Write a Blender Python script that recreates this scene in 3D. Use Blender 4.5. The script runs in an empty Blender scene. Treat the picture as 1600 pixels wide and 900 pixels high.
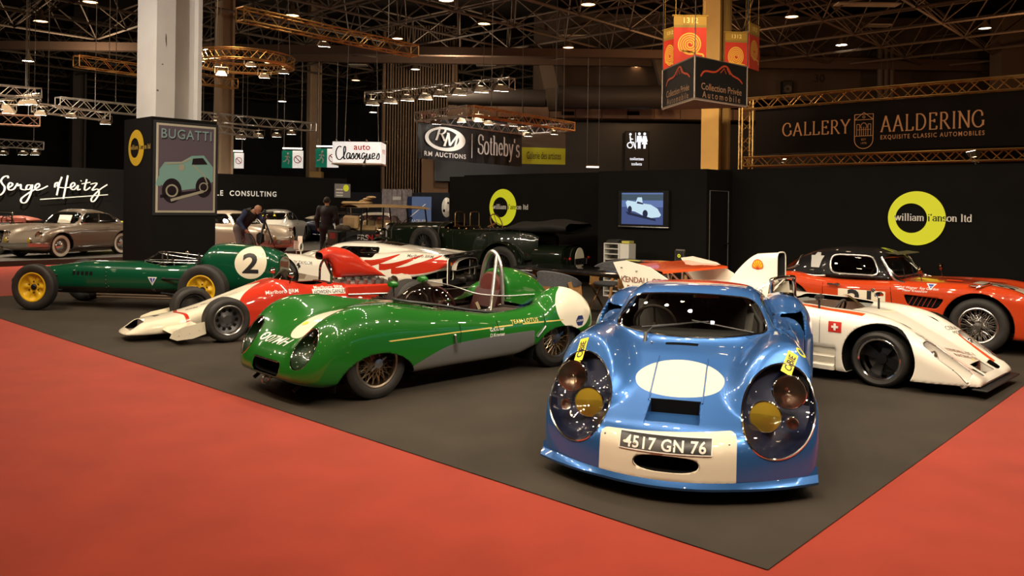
import bpy, math, random
import numpy as np
from mathutils import Vector
from mathutils.bvhtree import BVHTree
from mathutils.geometry import tessellate_polygon
R = math.radians
PI = math.pi
S = bpy.context.scene
COL = S.collection

# ------------------------------------------------------------------ camera, world, exposure, lights
FPX, PX0, PY0, EYE, ROLL = 1275.0, 800.0, 322.0, 1.68, R(0.8)
cam = bpy.data.cameras.new('camera')
cam.sensor_width = 36.0
cam.lens = FPX * 36.0 / 1600.0
cam.shift_y = -(450.0 - PY0) / 1600.0
cam.clip_end = 300
cam_o = bpy.data.objects.new('camera', cam)
COL.objects.link(cam_o)
cam_o.location = (0, 0, EYE)
cam_o.rotation_mode = 'QUATERNION'
from mathutils import Matrix
cam_o.rotation_quaternion = (Matrix.Rotation(R(90), 3, 'X') @ Matrix.Rotation(ROLL, 3, 'Z')).to_quaternion()
S.camera = cam_o
S.view_settings.view_transform = 'Standard'
S.view_settings.look = 'None'
S.view_settings.gamma = 1.0
S.view_settings.use_curve_mapping = False
S.view_settings.exposure = 0.0
S.cycles.use_denoising = True
S.cycles.max_bounces = 6
S.cycles.transparent_max_bounces = 10
S.cycles.caustics_reflective = False
S.cycles.caustics_refractive = False
S.cycles.sample_clamp_indirect = 4.0

w = bpy.data.worlds.new('world')
S.world = w
w.use_nodes = True
w.node_tree.nodes['Background'].inputs[0].default_value = (0.9, 0.72, 0.55, 1)
w.node_tree.nodes['Background'].inputs[1].default_value = 0.022
C0 = np.array((1.218, 3.809))
EU = np.array((-.738, .675))      # along the stand's left edge, away from the near corner
EV = np.array((.675, .738))       # from that edge towards the back wall
def BP(u, v):
    p = C0 + EU * u + EV * v
    return float(p[0]), float(p[1])
LAMP_POWER = 42
HALL_POWER = 62

def area_lamp(loc, target, size, power, col=(1, .84, .64), spread=150):
    l = bpy.data.lights.new('lamp_light', 'AREA')
    l.shape = 'DISK'
    l.size = size
    l.energy = power
    l.color = col
    l.spread = R(spread)
    o = bpy.data.objects.new('lamp_light', l)
    COL.objects.link(o)
    o.location = loc
    d = Vector(target) - Vector(loc)
    o.rotation_euler = d.to_track_quat('-Z', 'Y').to_euler()
    return o

# ------------------------------------------------------------------ pixel rays of the photograph's viewpoint (for reading positions off the photograph)
CR, SR = math.cos(ROLL), math.sin(ROLL)
def ray(px, py):
    a = (px - PX0) / FPX
    b = (PY0 - py) / FPX
    return a * CR - b * SR, a * SR + b * CR
def at_depth(px, py, Y):
    a, b = ray(px, py)
    return Vector((a * Y, Y, EYE + b * Y))
def at_height(px, py, z):
    a, b = ray(px, py)
    Y = (z - EYE) / b
    return Vector((a * Y, Y, z))

# ------------------------------------------------------------------ materials
MATS = {}
def mat(name, col, rough=.5, metal=0., coat=0., spec=.5, trans=0., emit=0., ecol=None, ior=1.45, alpha=1., noise=None, bump=None, sheen=0.):
    if name in MATS:
        return MATS[name]
    m = bpy.data.materials.new(name)
    m.use_nodes = True
    nt = m.node_tree
    b = nt.nodes['Principled BSDF']
    I = b.inputs
    I['Base Color'].default_value = (*col, 1)
    I['Roughness'].default_value = rough
    I['Metallic'].default_value = metal
    I['Coat Weight'].default_value = coat
    I['Coat Roughness'].default_value = 0.0
    I['Specular IOR Level'].default_value = spec
    I['Transmission Weight'].default_value = trans
    I['IOR'].default_value = ior
    I['Alpha'].default_value = alpha
    if sheen:
        I['Sheen Weight'].default_value = sheen
    if emit:
        I['Emission Color'].default_value = (*(ecol or col), 1)
        I['Emission Strength'].default_value = emit
    if noise or bump:
        tc = nt.nodes.new('ShaderNodeTexCoord')
    if noise:       # (scale, amount)
        n = nt.nodes.new('ShaderNodeTexNoise')
        n.inputs['Scale'].default_value = noise[0]
        n.inputs['Detail'].default_value = 6
        nt.links.new(tc.outputs['Object'], n.inputs['Vector'])
        r = nt.nodes.new('ShaderNodeValToRGB')
        k = noise[1]
        r.color_ramp.elements[0].position = .3
        r.color_ramp.elements[1].position = .7
        r.color_ramp.elements[0].color = (*[c * (1 - k) for c in col], 1)
        r.color_ramp.elements[1].color = (*[min(1, c * (1 + k)) for c in col], 1)
        nt.links.new(n.outputs['Fac'], r.inputs['Fac'])
        nt.links.new(r.outputs['Color'], I['Base Color'])
    if bump:        # (scale, strength, distance)
        n = nt.nodes.new('ShaderNodeTexNoise')
        n.inputs['Scale'].default_value = bump[0]
        n.inputs['Detail'].default_value = 4
        nt.links.new(tc.outputs['Object'], n.inputs['Vector'])
        bm_ = nt.nodes.new('ShaderNodeBump')
        bm_.inputs['Strength'].default_value = bump[1]
        bm_.inputs['Distance'].default_value = bump[2]
        nt.links.new(n.outputs['Fac'], bm_.inputs['Height'])
        nt.links.new(bm_.outputs['Normal'], I['Normal'])
    MATS[name] = m
    return m
def paint(name, col, metal=0., rough=.38):
    return mat(name, col, rough, metal, coat=1., spec=.5 if metal else .12)
def glass(name, tint=(.9, .9, .9), op=.12):
    """thin pane: mostly clear, with mirror reflections"""
    if name in MATS:
        return MATS[name]
    m = bpy.data.materials.new(name)
    m.use_nodes = True
    nt = m.node_tree
    out = nt.nodes['Material Output']
    nt.nodes.remove(nt.nodes['Principled BSDF'])
    t = nt.nodes.new('ShaderNodeBsdfTransparent')
    t.inputs[0].default_value = (*tint, 1)
    g = nt.nodes.new('ShaderNodeBsdfGlossy')
    g.inputs['Roughness'].default_value = .01
    f = nt.nodes.new('ShaderNodeLayerWeight')
    f.inputs[0].default_value = .5
    pw = nt.nodes.new('ShaderNodeMath')
    pw.operation = 'POWER'
    pw.inputs[1].default_value = 4.0
    nt.links.new(f.outputs['Facing'], pw.inputs[0])
    a = nt.nodes.new('ShaderNodeMath')
    a.operation = 'MULTIPLY_ADD'
    a.inputs[1].default_value = .8
    a.inputs[2].default_value = op + .035
    nt.links.new(pw.outputs[0], a.inputs[0])
    mx = nt.nodes.new('ShaderNodeMixShader')
    nt.links.new(a.outputs[0], mx.inputs[0])
    nt.links.new(t.outputs[0], mx.inputs[1])
    nt.links.new(g.outputs[0], mx.inputs[2])
    nt.links.new(mx.outputs[0], out.inputs[0])
    MATS[name] = m
    return m
BLACK = mat('black_paint', (.012, .012, .012), .45)
DARK = mat('dark_void', (.006, .006, .006), .9, spec=.1)
RUBBER = mat('tyre_rubber', (.022, .020, .018), .62, noise=(9, .25))
CHROME = mat('chrome', (.78, .77, .75), .1, 1.)
STEEL = mat('brushed_steel', (.50, .49, .47), .32, 1.)
ALLOY = mat('alloy_truss', (.62, .58, .52), .35, .9)
WHITE = paint('white_paint', (.80, .76, .66))
CREAM = paint('cream_white', (.76, .70, .55))
CLEAR = glass('clear_glass')
LENS = glass('lamp_lens', (.95, .9, .82), .10)
INNER = mat('dark_trim', (.015, .014, .013), .7)
WHITE_INK = mat('white_lettering', (.75, .73, .68), .5)
BLACK_INK = mat('black_lettering', (.012, .012, .014), .5)
YELLOW_INK = mat('yellow_lettering', (.75, .62, .05), .5)

# ------------------------------------------------------------------ triangle soup helper
class Ms:
    def __init__(s, V, F, A=None):
        s.V = np.asarray(V, float).reshape(-1, 3)
        s.F = np.asarray(F, int).reshape(-1, 3)
        s.A = np.zeros(len(s.F), int) if A is None else np.asarray(A, int)
    def mv(s, d):
        return Ms(s.V + np.asarray(d, float), s.F, s.A)
    def sc(s, k):
        k = np.ones(3) * k
        F = s.F if np.prod(k) > 0 else s.F[:, ::-1]
        return Ms(s.V * k, F, s.A)
    def rot(s, ax, deg):
        c, n = math.cos(R(deg)), math.sin(R(deg))
        M = {'x': [[1, 0, 0], [0, c, -n], [0, n, c]], 'y': [[c, 0, n], [0, 1, 0], [-n, 0, c]], 'z': [[c, -n, 0], [n, c, 0], [0, 0, 1]]}[ax]
        return Ms(s.V @ np.array(M).T, s.F, s.A)
    def tint(s, i):
        return Ms(s.V, s.F, np.full(len(s.F), i))
    def keep(s, mask):
        F = s.F[mask]
        u, inv = np.unique(F, return_inverse=True)
        return Ms(s.V[u], inv.reshape(-1, 3), s.A[mask])
    def flip(s):
        return s.sc((1, -1, 1))
def join(*ms):
    if len(ms) == 1 and isinstance(ms[0], (list, tuple)):
        ms = ms[0]
    V, F, A, n = [], [], [], 0
    for m in ms:
        V.append(m.V); F.append(m.F + n); A.append(m.A); n += len(m.V)
    return Ms(np.vstack(V), np.vstack(F), np.concatenate(A))
def split(m, g):
    """refine m along g = 0; returns (mesh, mask of triangles with g < 0)"""
    val = g(m.V[:, 0], m.V[:, 1], m.V[:, 2]).astype(float)
    val = np.where(np.abs(val) < 1e-6, 1e-6, val)
    neg = val < 0
    cnt = neg[m.F].sum(1)
    mixed = (cnt == 1) | (cnt == 2)
    if not mixed.any():
        return m, cnt == 3
    Fm = m.F[mixed]; Am = m.A[mixed]
    nm = neg[Fm]; c = nm.sum(1)
    lone = np.where(c == 1, nm.argmax(1), (~nm).argmax(1))
    r = np.arange(len(Fm))
    a = Fm[r, lone]; b = Fm[r, (lone + 1) % 3]; d = Fm[r, (lone + 2) % 3]
    E = np.vstack([np.stack([a, b], 1), np.stack([a, d], 1)]); E.sort(axis=1)
    key = E[:, 0] * (len(m.V) + 1) + E[:, 1]
    uk, first, inv = np.unique(key, return_index=True, return_inverse=True)
    e = E[first]
    p, q, vp, vq = m.V[e[:, 0]], m.V[e[:, 1]], val[e[:, 0]], val[e[:, 1]]
    lo, hi = np.zeros(len(e)), np.ones(len(e))
    for _ in range(12):
        t = (lo + hi) / 2
        x = p + (q - p) * t[:, None]
        vm = g(x[:, 0], x[:, 1], x[:, 2])
        same = (vm < 0) == (vp < 0)
        lo = np.where(same, t, lo); hi = np.where(same, hi, t)
    t = np.clip((lo + hi) / 2, .03, .97)
    newV = p + (q - p) * t[:, None]
    ab = inv[:len(a)] + len(m.V); ad = inv[len(a):] + len(m.V)
    V = np.vstack([m.V, newV])
    T1 = np.stack([a, ab, ad], 1); T2 = np.stack([ab, b, d], 1); T3 = np.stack([ab, d, ad], 1)
    F = np.vstack([m.F[~mixed], T1, T2, T3])
    A = np.concatenate([m.A[~mixed], Am, Am, Am])
    ln = c == 1
    mask = np.concatenate([cnt[~mixed] == 3, ln, ~ln, ~ln])
    return Ms(V, F, A), mask
def mark(m, g, i):
    m, k = split(m, g)
    A = m.A.copy(); A[k] = i
    return Ms(m.V, m.F, A)
def take(m, g):
    """(rest, piece inside g < 0)"""
    m, k = split(m, g)
    return m.keep(~k), m.keep(k)
def bvh(m):
    return BVHTree.FromPolygons([tuple(v) for v in m.V], [tuple(int(i) for i in f) for f in m.F])

# ------------------------------------------------------------------ objects
def tag(o, label=None, cat=None, group=None, kind=None):
    for k, v in (('label', label), ('category', cat), ('group', group), ('kind', kind)):
        if v:
            o[k] = v
    return o
def root(name, label, cat, loc=(0, 0, 0), rz=0., group=None):
    o = bpy.data.objects.new(name, None)
    o.empty_display_size = .1
    COL.objects.link(o)
    o.location = loc
    o.rotation_euler = (0, 0, rz)
    return tag(o, label, cat, group)
ISLANDS = set("hanging_cable canopy_post wing frame_leg seat_goods spot_arm eyes wheel_well duct_void side_window window_pillar door_handle side_trim vent_grille running_board chassis_rail screen_pane brass_lamp bonnet_rail exhaust_outlet side_cover lower_horn radius_rod bonnet_straps windscreen_pillar window_trim top_seal window_sticker spoiler_post turn_lamp tail_lamp tail_end opening".split())
SIDES = set("rear_mirror screen_frame coil_damper washer_jet harness_label".split())
def islands(m):
    """connected pieces of a mesh"""
    lab = np.arange(len(m.V))
    E = np.vstack([m.F[:, [0, 1]], m.F[:, [1, 2]]])
    while True:
        lo = np.minimum(lab[E[:, 0]], lab[E[:, 1]])
        new = lab.copy()
        np.minimum.at(new, E[:, 0], lo); np.minimum.at(new, E[:, 1], lo)
        new = new[new]
        if (new == lab).all():
            break
        lab = new
    fl = lab[m.F[:, 0]]
    return [m.keep(fl == k) for k in np.unique(fl)]
def obj(name, m, mats, parent=None, ang=38, solid=0., label=None, loc=None, rz=None):
    if parent is not None and (name in ISLANDS or name in SIDES):
        if name in SIDES:
            cy_ = m.V[m.F].mean(1)[:, 1]
            ps = [m.keep(k) for k in (cy_ > 0, cy_ <= 0) if k.any()]
        else:
            ps = [q for q in islands(m) if len(q.F) > 3] if name != 'side_window' else [q for q in islands(m)]
        if 1 < len(ps) <= 24:
            return [obj1(name, q, mats, parent, ang, solid, label, loc, rz) for q in ps][0]
    return obj1(name, m, mats, parent, ang, solid, label, loc, rz)
def obj1(name, m, mats, parent=None, ang=38, solid=0., label=None, loc=None, rz=None):
    me = bpy.data.meshes.new(name)
    V, F = m.V.astype(np.float32), m.F.astype(np.int32)
    me.vertices.add(len(V)); me.vertices.foreach_set('co', V.ravel())
    me.loops.add(F.size); me.loops.foreach_set('vertex_index', F.ravel())
    me.polygons.add(len(F)); me.polygons.foreach_set('loop_start', np.arange(0, F.size, 3, dtype=np.int32))
    me.polygons.foreach_set('loop_total', np.full(len(F), 3, np.int32))
    if not isinstance(mats, (list, tuple)):
        mats = [mats]
    for k in mats:
        me.materials.append(k)
    me.polygons.foreach_set('material_index', np.minimum(m.A, len(mats) - 1).astype(np.int32))
    me.update(calc_edges=True)
    me.validate()
    me.shade_smooth()
    if ang < 180:
        me.set_sharp_from_angle(angle=R(ang))
    o = bpy.data.objects.new(name, me)
    COL.objects.link(o)
    if parent:
        o.parent = parent
    if loc is not None:
        o.location = loc
    if rz is not None:
        o.rotation_euler = (0, 0, rz)
    if label:
        o['label'] = label
    if solid:
        md = o.modifiers.new('shell', 'SOLIDIFY')
        md.thickness = solid
        md.offset = -1
        me.materials.append(INNER)
        md.material_offset = len(me.materials) - 1
    return o
def dup(o, parent=None, loc=None, rz=None):
    c = o.copy()
    COL.objects.link(c)
    if parent is not None:
        c.parent = parent
    if loc is not None:
        c.location = loc
    if rz is not None:
        c.rotation_euler = (0, 0, rz)
    for ch in list(o.children):
        dup(ch, c)
    return c
def struct(name, m, mats, **k):
    o = obj(name, m, mats, **k)
    o['kind'] = 'structure'
    return o

# ------------------------------------------------------------------ primitives
def quad_faces(nu, nv, wrapu=False, wrapv=False):
    F = []
    for i in range(nu if wrapu else nu - 1):
        for j in range(nv if wrapv else nv - 1):
            a, b = i * nv + j, ((i + 1) % nu) * nv + j
            c, d = ((i + 1) % nu) * nv + (j + 1) % nv, i * nv + (j + 1) % nv
            F += [(a, b, c), (a, c, d)]
    return F
def grid(fn, nu, nv, u0=0, u1=1, v0=0, v1=1):
    V = [fn(u0 + (u1 - u0) * i / (nu - 1), v0 + (v1 - v0) * j / (nv - 1)) for i in range(nu) for j in range(nv)]
    return Ms(V, quad_faces(nu, nv))
def loft(rows, wrap=False):
    n = len(rows[0])
    return Ms([p for r_ in rows for p in r_], quad_faces(len(rows), n, False, wrap))
def box(c, s, bev=0.):
    """box centred at c; bev chamfers its edges"""
    x, y, z = [k / 2 for k in s]
    if bev <= 0:
        V = [(i * x, j * y, k * z) for i in (-1, 1) for j in (-1, 1) for k in (-1, 1)]
        F = [(0, 1, 3), (0, 3, 2), (4, 6, 7), (4, 7, 5), (0, 4, 5), (0, 5, 1), (2, 3, 7), (2, 7, 6), (0, 2, 6), (0, 6, 4), (1, 5, 7), (1, 7, 3)]
        return Ms(V, F).mv(c)
    b = min(bev, x * .95, y * .95, z * .95)
    def ring(h, ins):
        xi, yi = x - ins, y - ins
        return [(xi, yi - b, h), (xi - b, yi, h), (-xi + b, yi, h), (-xi, yi - b, h), (-xi, -yi + b, h), (-xi + b, -yi, h), (xi - b, -yi, h), (xi, -yi + b, h)]
    rows = [ring(-z, b * .999), ring(-z + b, 0), ring(z - b, 0), ring(z, b * .999)]
    m = loft([list(reversed(r_)) for r_ in rows], True)
    n = 8
    cap0 = [(0, i, i + 1) for i in range(1, n - 1)]
    cap1 = [(3 * n, 3 * n + i + 1, 3 * n + i) for i in range(1, n - 1)]
    return fix(Ms(m.V, np.vstack([m.F, cap0, cap1])).mv(c))
def fix(m):
    """outward orientation for a closed mesh"""
    t = m.V[m.F]
    vol = np.einsum('ij,ij->i', t[:, 0], np.cross(t[:, 1], t[:, 2])).sum()
    return m if vol >= 0 else Ms(m.V, m.F[:, ::-1], m.A)
def lathe(prof, n=32, axis='z', cap=False):
    """prof: (radius, height) list revolved about an axis"""
    rows = []
    for i in range(n):
        a = 2 * PI * i / n
        rows.append([(r_ * math.cos(a), r_ * math.sin(a), h) for r_, h in prof])
    m = Ms([p for r_ in rows for p in r_], quad_faces(n, len(prof), True))
    if axis == 'y':
        m = Ms(m.V[:, [0, 2, 1]] * (1, 1, 1), m.F[:, ::-1])
    elif axis == 'x':
        m = Ms(m.V[:, [2, 0, 1]], m.F)
    return m
def frame_of(d):
    d = d / np.linalg.norm(d)
    up = np.array((0, 0, 1.)) if abs(d[2]) < .95 else np.array((1., 0, 0))
    a = np.cross(up, d); a /= np.linalg.norm(a)
    return a, np.cross(d, a)
def tube(pts, r=.02, n=8, closed=False, cap=True):
    P = np.asarray(pts, float)
    k = len(P)
    rr = np.ones(k) * r
    rows = []
    a = None
    for i in range(k):
        if closed:
            d = P[(i + 1) % k] - P[i - 1]
        else:
            d = P[min(i + 1, k - 1)] - P[max(i - 1, 0)]
        d = d / (np.linalg.norm(d) + 1e-12)
        if a is None:
            a, b = frame_of(d)
        else:
            a = a - d * (a @ d); a /= np.linalg.norm(a) + 1e-12
            b = np.cross(d, a)
        rows.append([tuple(P[i] + rr[i] * (math.cos(t) * a + math.sin(t) * b)) for t in [2 * PI * j / n for j in range(n)]])
    m = Ms([p for r_ in rows for p in r_], quad_faces(k, n, closed, True))
    if cap and not closed:
        f = [(0, i + 1, i) for i in range(1, n - 1)] + [((k - 1) * n, (k - 1) * n + i, (k - 1) * n + i + 1) for i in range(1, n - 1)]
        m = Ms(m.V, np.vstack([m.F, f]))
    return m
def cyl(p, q, r, n=12):
    return tube([p, q], r, n)
def sweep(pts, n=10, closed=False):
    """smooth Catmull-Rom polyline through pts"""
    P = [np.asarray(p, float) for p in pts]
    k = len(P)
    out = []
    for i in range(k if closed else k - 1):
        p0 = P[i - 1] if (closed or i > 0) else 2 * P[0] - P[1]
        p1, p2 = P[i], P[(i + 1) % k]
        p3 = P[(i + 2) % k] if (closed or i + 2 < k) else 2 * P[-1] - P[-2]
        for j in range(n):
            t = j / n
            out.append(.5 * (2 * p1 + (p2 - p0) * t + (2 * p0 - 5 * p1 + 4 * p2 - p3) * t * t + (3 * p1 - p0 - 3 * p2 + p3) * t ** 3))
    if not closed:
        out.append(P[-1])
    return out
def ball(c, r, n=16, m=10):
    r = np.ones(3) * r
    g = grid(lambda u, v: (math.cos(u) * math.sin(v), math.sin(u) * math.sin(v), math.cos(v)), n + 1, m, 0, 2 * PI, PI - .001, .001)
    return fix(g.sc(r)).mv(c)
def plate(pts, h=0., z=0.):
    """flat polygon (x, y list) at height z, extruded by h"""
    P = [Vector((p[0], p[1], 0)) for p in pts]
    T = np.array(tessellate_polygon([P]))
    V = np.array([(p.x, p.y, z) for p in P])
    t = V[T[0]]
    if np.cross(t[1] - t[0], t[2] - t[0])[2] < 0:
        T = T[:, ::-1]
    if h == 0:
        return Ms(V, T)
    n = len(P)
    sides = []
    for i in range(n):
        j = (i + 1) % n
        sides += [(i, j, n + j), (i, n + j, n + i)]
    m = Ms(np.vstack([V, V + (0, 0, h)]), np.vstack([T[:, ::-1], T + n, sides]))
    return fix(m)
def circle(r, n=32, ry=None, c=(0, 0)):
    ry = r if ry is None else ry
    return [(c[0] + r * math.cos(2 * PI * i / n), c[1] + ry * math.sin(2 * PI * i / n)) for i in range(n)]
def ring2d(r, hole, c=(0, 0), hc=(0, 0), n=64):
    rows = [[(c[0] + r * math.cos(2 * PI * i / n), c[1] + r * math.sin(2 * PI * i / n), 0), (hc[0] + hole * math.cos(2 * PI * i / n), hc[1] + hole * math.sin(2 * PI * i / n), 0)] for i in range(n + 1)]
    m = loft(rows)
    return Ms(m.V, m.F[:, ::-1]) if np.cross(m.V[m.F[0][1]] - m.V[m.F[0][0]], m.V[m.F[0][2]] - m.V[m.F[0][0]])[2] < 0 else m
def ribbon(pts, wd, smooth=0, closed=False):
    """flat stroke of width wd (number or function of direction) through 2-D pts"""
    P = sweep([(p[0], p[1], 0) for p in pts], smooth, closed) if smooth else [np.array((p[0], p[1], 0.)) for p in pts]
    if closed:
        P = P + [P[0]]
    rows = []
    k = len(P)
    for i in range(k):
        d = P[(i + 1) % (k - 1)] - P[i - 1 if i else -2] if closed else P[min(i + 1, k - 1)] - P[max(i - 1, 0)]
        d = d / (np.linalg.norm(d) + 1e-12)
        ww = wd(d) if callable(wd) else wd
        nrm = np.array((-d[1], d[0], 0)) * ww / 2
        rows.append([tuple(P[i] - nrm), tuple(P[i] + nrm)])
    m = loft(rows)
    return Ms(m.V, m.F[:, ::-1])
def boundary_loops(m, minlen=6):
    E = np.vstack([m.F[:, [0, 1]], m.F[:, [1, 2]], m.F[:, [2, 0]]])
    s = np.sort(E, 1)
    key = s[:, 0] * (len(m.V) + 1) + s[:, 1]
    u, idx, cnt = np.unique(key, return_index=True, return_counts=True)
    B = E[idx[cnt == 1]]
    nxt = {int(a): int(b) for a, b in B}
    loops, seen = [], set()
    for a in list(nxt):
        if a in seen:
            continue
        L, cur = [], a
        while cur in nxt and cur not in seen:
            seen.add(cur); L.append(cur); cur = nxt[cur]
        if len(L) >= minlen:
            loops.append(m.V[L])
    return loops
def resample(L, step):
    P = np.vstack([L, L[:1]])
    d = np.r_[0, np.cumsum(np.linalg.norm(np.diff(P, axis=0), axis=1))]
    n = max(8, int(d[-1] / step))
    t = np.linspace(0, d[-1], n, endpoint=False)
    Q = np.stack([np.interp(t, d, P[:, k]) for k in range(3)], 1)
    for _ in range(2):
        Q = (np.roll(Q, 1, 0) + 2 * Q + np.roll(Q, -1, 0)) / 4
    return Q
def trim_of(m, r=.006, step=.03):
    return join([tube(resample(L, step), r, 6, True) for L in boundary_loops(m)])

# ------------------------------------------------------------------ implicit surfaces for bodywork
def P(xs, ys):
    """monotone cubic curve through points (any order of xs)"""
    o = np.argsort(xs)
    x, y = np.asarray(xs, float)[o], np.asarray(ys, float)[o]
    h = np.diff(x); d = np.diff(y) / h
    t = np.zeros(len(x)); t[0], t[-1] = d[0], d[-1]
    for i in range(1, len(x) - 1):
        if d[i - 1] * d[i] > 0:
            w1, w2 = 2 * h[i] + h[i - 1], h[i] + 2 * h[i - 1]
            t[i] = (w1 + w2) / (w1 / d[i - 1] + w2 / d[i])
    def f(q):
        q = np.clip(q, x[0], x[-1])
        i = np.clip(np.searchsorted(x, q) - 1, 0, len(x) - 2)
        s = (q - x[i]) / h[i]
        return (1 + 2 * s) * (1 - s) ** 2 * y[i] + s * (1 - s) ** 2 * h[i] * t[i] + s * s * (3 - 2 * s) * y[i + 1] + s * s * (s - 1) * h[i] * t[i + 1]
    return f
def smax(a, b, k=.05):
    return np.maximum(a, b) + np.maximum(k - np.abs(a - b), 0) ** 2 / (4 * k)
def smin(a, b, k=.05):
    return -smax(-a, -b, k)
def implicit(f, lo, hi, h, it=7):
    n = [int(math.ceil((hi[i] - lo[i]) / h)) + 1 for i in range(3)]
    ax = [lo[i] + h * np.arange(n[i]) for i in range(3)]
    X, Y, Z = np.meshgrid(*ax, indexing='ij')
    D = f(X, Y, Z)
    ins = D < 0
    c = np.zeros((n[0] - 1, n[1] - 1, n[2] - 1), int)
    for i in (0, 1):
        for j in (0, 1):
            for k in (0, 1):
                c += ins[i:n[0] - 1 + i, j:n[1] - 1 + j, k:n[2] - 1 + k]
    act = (c > 0) & (c < 8)
    ids = -np.ones(c.shape, int)
    ids[act] = np.arange(act.sum())
    ci = np.argwhere(act)
    pos = np.zeros((len(ci), 3)); cnt = np.zeros(len(ci))
    corners = [(i, j, k) for i in (0, 1) for j in (0, 1) for k in (0, 1)]
    for a in corners:
        for ax_ in range(3):
            if a[ax_] == 0:
                b = list(a); b[ax_] = 1
                da = D[ci[:, 0] + a[0], ci[:, 1] + a[1], ci[:, 2] + a[2]]
                db = D[ci[:, 0] + b[0], ci[:, 1] + b[1], ci[:, 2] + b[2]]
                m = (da < 0) != (db < 0)
                t = np.where(m, da / np.where(m, da - db, 1), 0)
                q = np.tile(np.array(a, float), (len(ci), 1)); q[:, ax_] += t
                pos[m] += q[m]; cnt[m] += 1
    V = (ci + pos / cnt[:, None]) * h + np.array(lo)
    F = []
    for ax_ in range(3):
        o1, o2 = [(1, 2), (2, 0), (0, 1)][ax_]
        sl0 = [slice(None)] * 3; sl1 = [slice(None)] * 3
        sl0[ax_] = slice(0, n[ax_] - 1); sl1[ax_] = slice(1, n[ax_])
        e = ins[tuple(sl0)] != ins[tuple(sl1)]
        ei = np.argwhere(e)
        ok = (ei[:, o1] > 0) & (ei[:, o2] > 0) & (ei[:, o1] < n[o1] - 1) & (ei[:, o2] < n[o2] - 1)
        ei = ei[ok]
        def cell(d1, d2):
            q = ei.copy(); q[:, o1] -= d1; q[:, o2] -= d2
            return ids[q[:, 0], q[:, 1], q[:, 2]]
        a, b, c_, d = cell(1, 1), cell(0, 1), cell(0, 0), cell(1, 0)
        st = ins[tuple(sl0)][ei[:, 0], ei[:, 1], ei[:, 2]]
        q = np.where(st[:, None], np.stack([a, b, c_, d], 1), np.stack([d, c_, b, a], 1))
        F.append(q)
    Q = np.vstack(F)
    for _ in range(it):
        e = 1e-3
        v = f(V[:, 0], V[:, 1], V[:, 2])
        G = np.stack([f(V[:, 0] + e * (k == 0), V[:, 1] + e * (k == 1), V[:, 2] + e * (k == 2)) - f(V[:, 0] - e * (k == 0), V[:, 1] - e * (k == 1), V[:, 2] - e * (k == 2)) for k in range(3)], 1) / (2 * e)
        st = v[:, None] * G / (np.einsum('ij,ij->i', G, G)[:, None] + 1e-9)
        l = np.linalg.norm(st, axis=1, keepdims=True)
        V = V - st * np.minimum(1, .5 * h / (l + 1e-12))
    return Ms(V, np.vstack([Q[:, [0, 1, 2]], Q[:, [0, 2, 3]]]))
def relax(m, f, n=2):
    """even out the triangles, then back onto the surface"""
    for _ in range(n):
        E = np.vstack([m.F[:, [0, 1]], m.F[:, [1, 2]], m.F[:, [2, 0]]])
        acc = np.zeros_like(m.V); cnt = np.zeros(len(m.V))
        np.add.at(acc, E[:, 0], m.V[E[:, 1]]); np.add.at(cnt, E[:, 0], 1)
        V = .5 * m.V + .5 * acc / cnt[:, None]
        for _ in range(3):
            e = 1e-3
            v = f(V[:, 0], V[:, 1], V[:, 2])
            G = np.stack([f(V[:, 0] + e * (k == 0), V[:, 1] + e * (k == 1), V[:, 2] + e * (k == 2)) - f(V[:, 0] - e * (k == 0), V[:, 1] - e * (k == 1), V[:, 2] - e * (k == 2)) for k in range(3)], 1) / (2 * e)
            st = v[:, None] * G / (np.einsum('ij,ij->i', G, G)[:, None] + 1e-9)
            l = np.linalg.norm(st, axis=1, keepdims=True)
            V = V - st * np.minimum(1, .02 / (l + 1e-12))
        m = Ms(V, m.F, m.A)
    return m

# ------------------------------------------------------------------ lettering
_TX = {}
def txt(s, size=1., shear=0., spacing=1., bold=0.):
    """sans lettering in the xy plane, centred; size = cap height"""
    key = (s, shear, spacing, bold)
    if key not in _TX:
        cu = bpy.data.curves.new('lettering', 'FONT')
        cu.body = s
        cu.align_x = 'CENTER'
        cu.shear = shear
        cu.space_character = spacing
        cu.offset = bold
        cu.resolution_u = 3
        o = bpy.data.objects.new('lettering', cu)
        COL.objects.link(o)
        bpy.context.view_layer.update()
        me = o.evaluated_get(bpy.context.evaluated_depsgraph_get()).to_mesh()
        me.calc_loop_triangles()
        V = np.array([v.co[:] for v in me.vertices])
        F = np.array([t.vertices[:] for t in me.loop_triangles])
        bpy.data.objects.remove(o)
        bpy.data.curves.remove(cu)
        V[:, 1] -= .36
        _TX[key] = Ms(V, F)
    m = _TX[key]
    return Ms(m.V * size / .729, m.F)
def arc(cx, cy, rx, ry, a0, a1, n=14):
    return [(cx + rx * math.cos(R(a0 + (a1 - a0) * i / n)), cy + ry * math.sin(R(a0 + (a1 - a0) * i / n))) for i in range(n + 1)]
def sf(*xs):
    return [[(x - .1, y), (x + .1, y)] for x, y in xs]
L_, T_ = lambda *p: list(p), None
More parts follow.
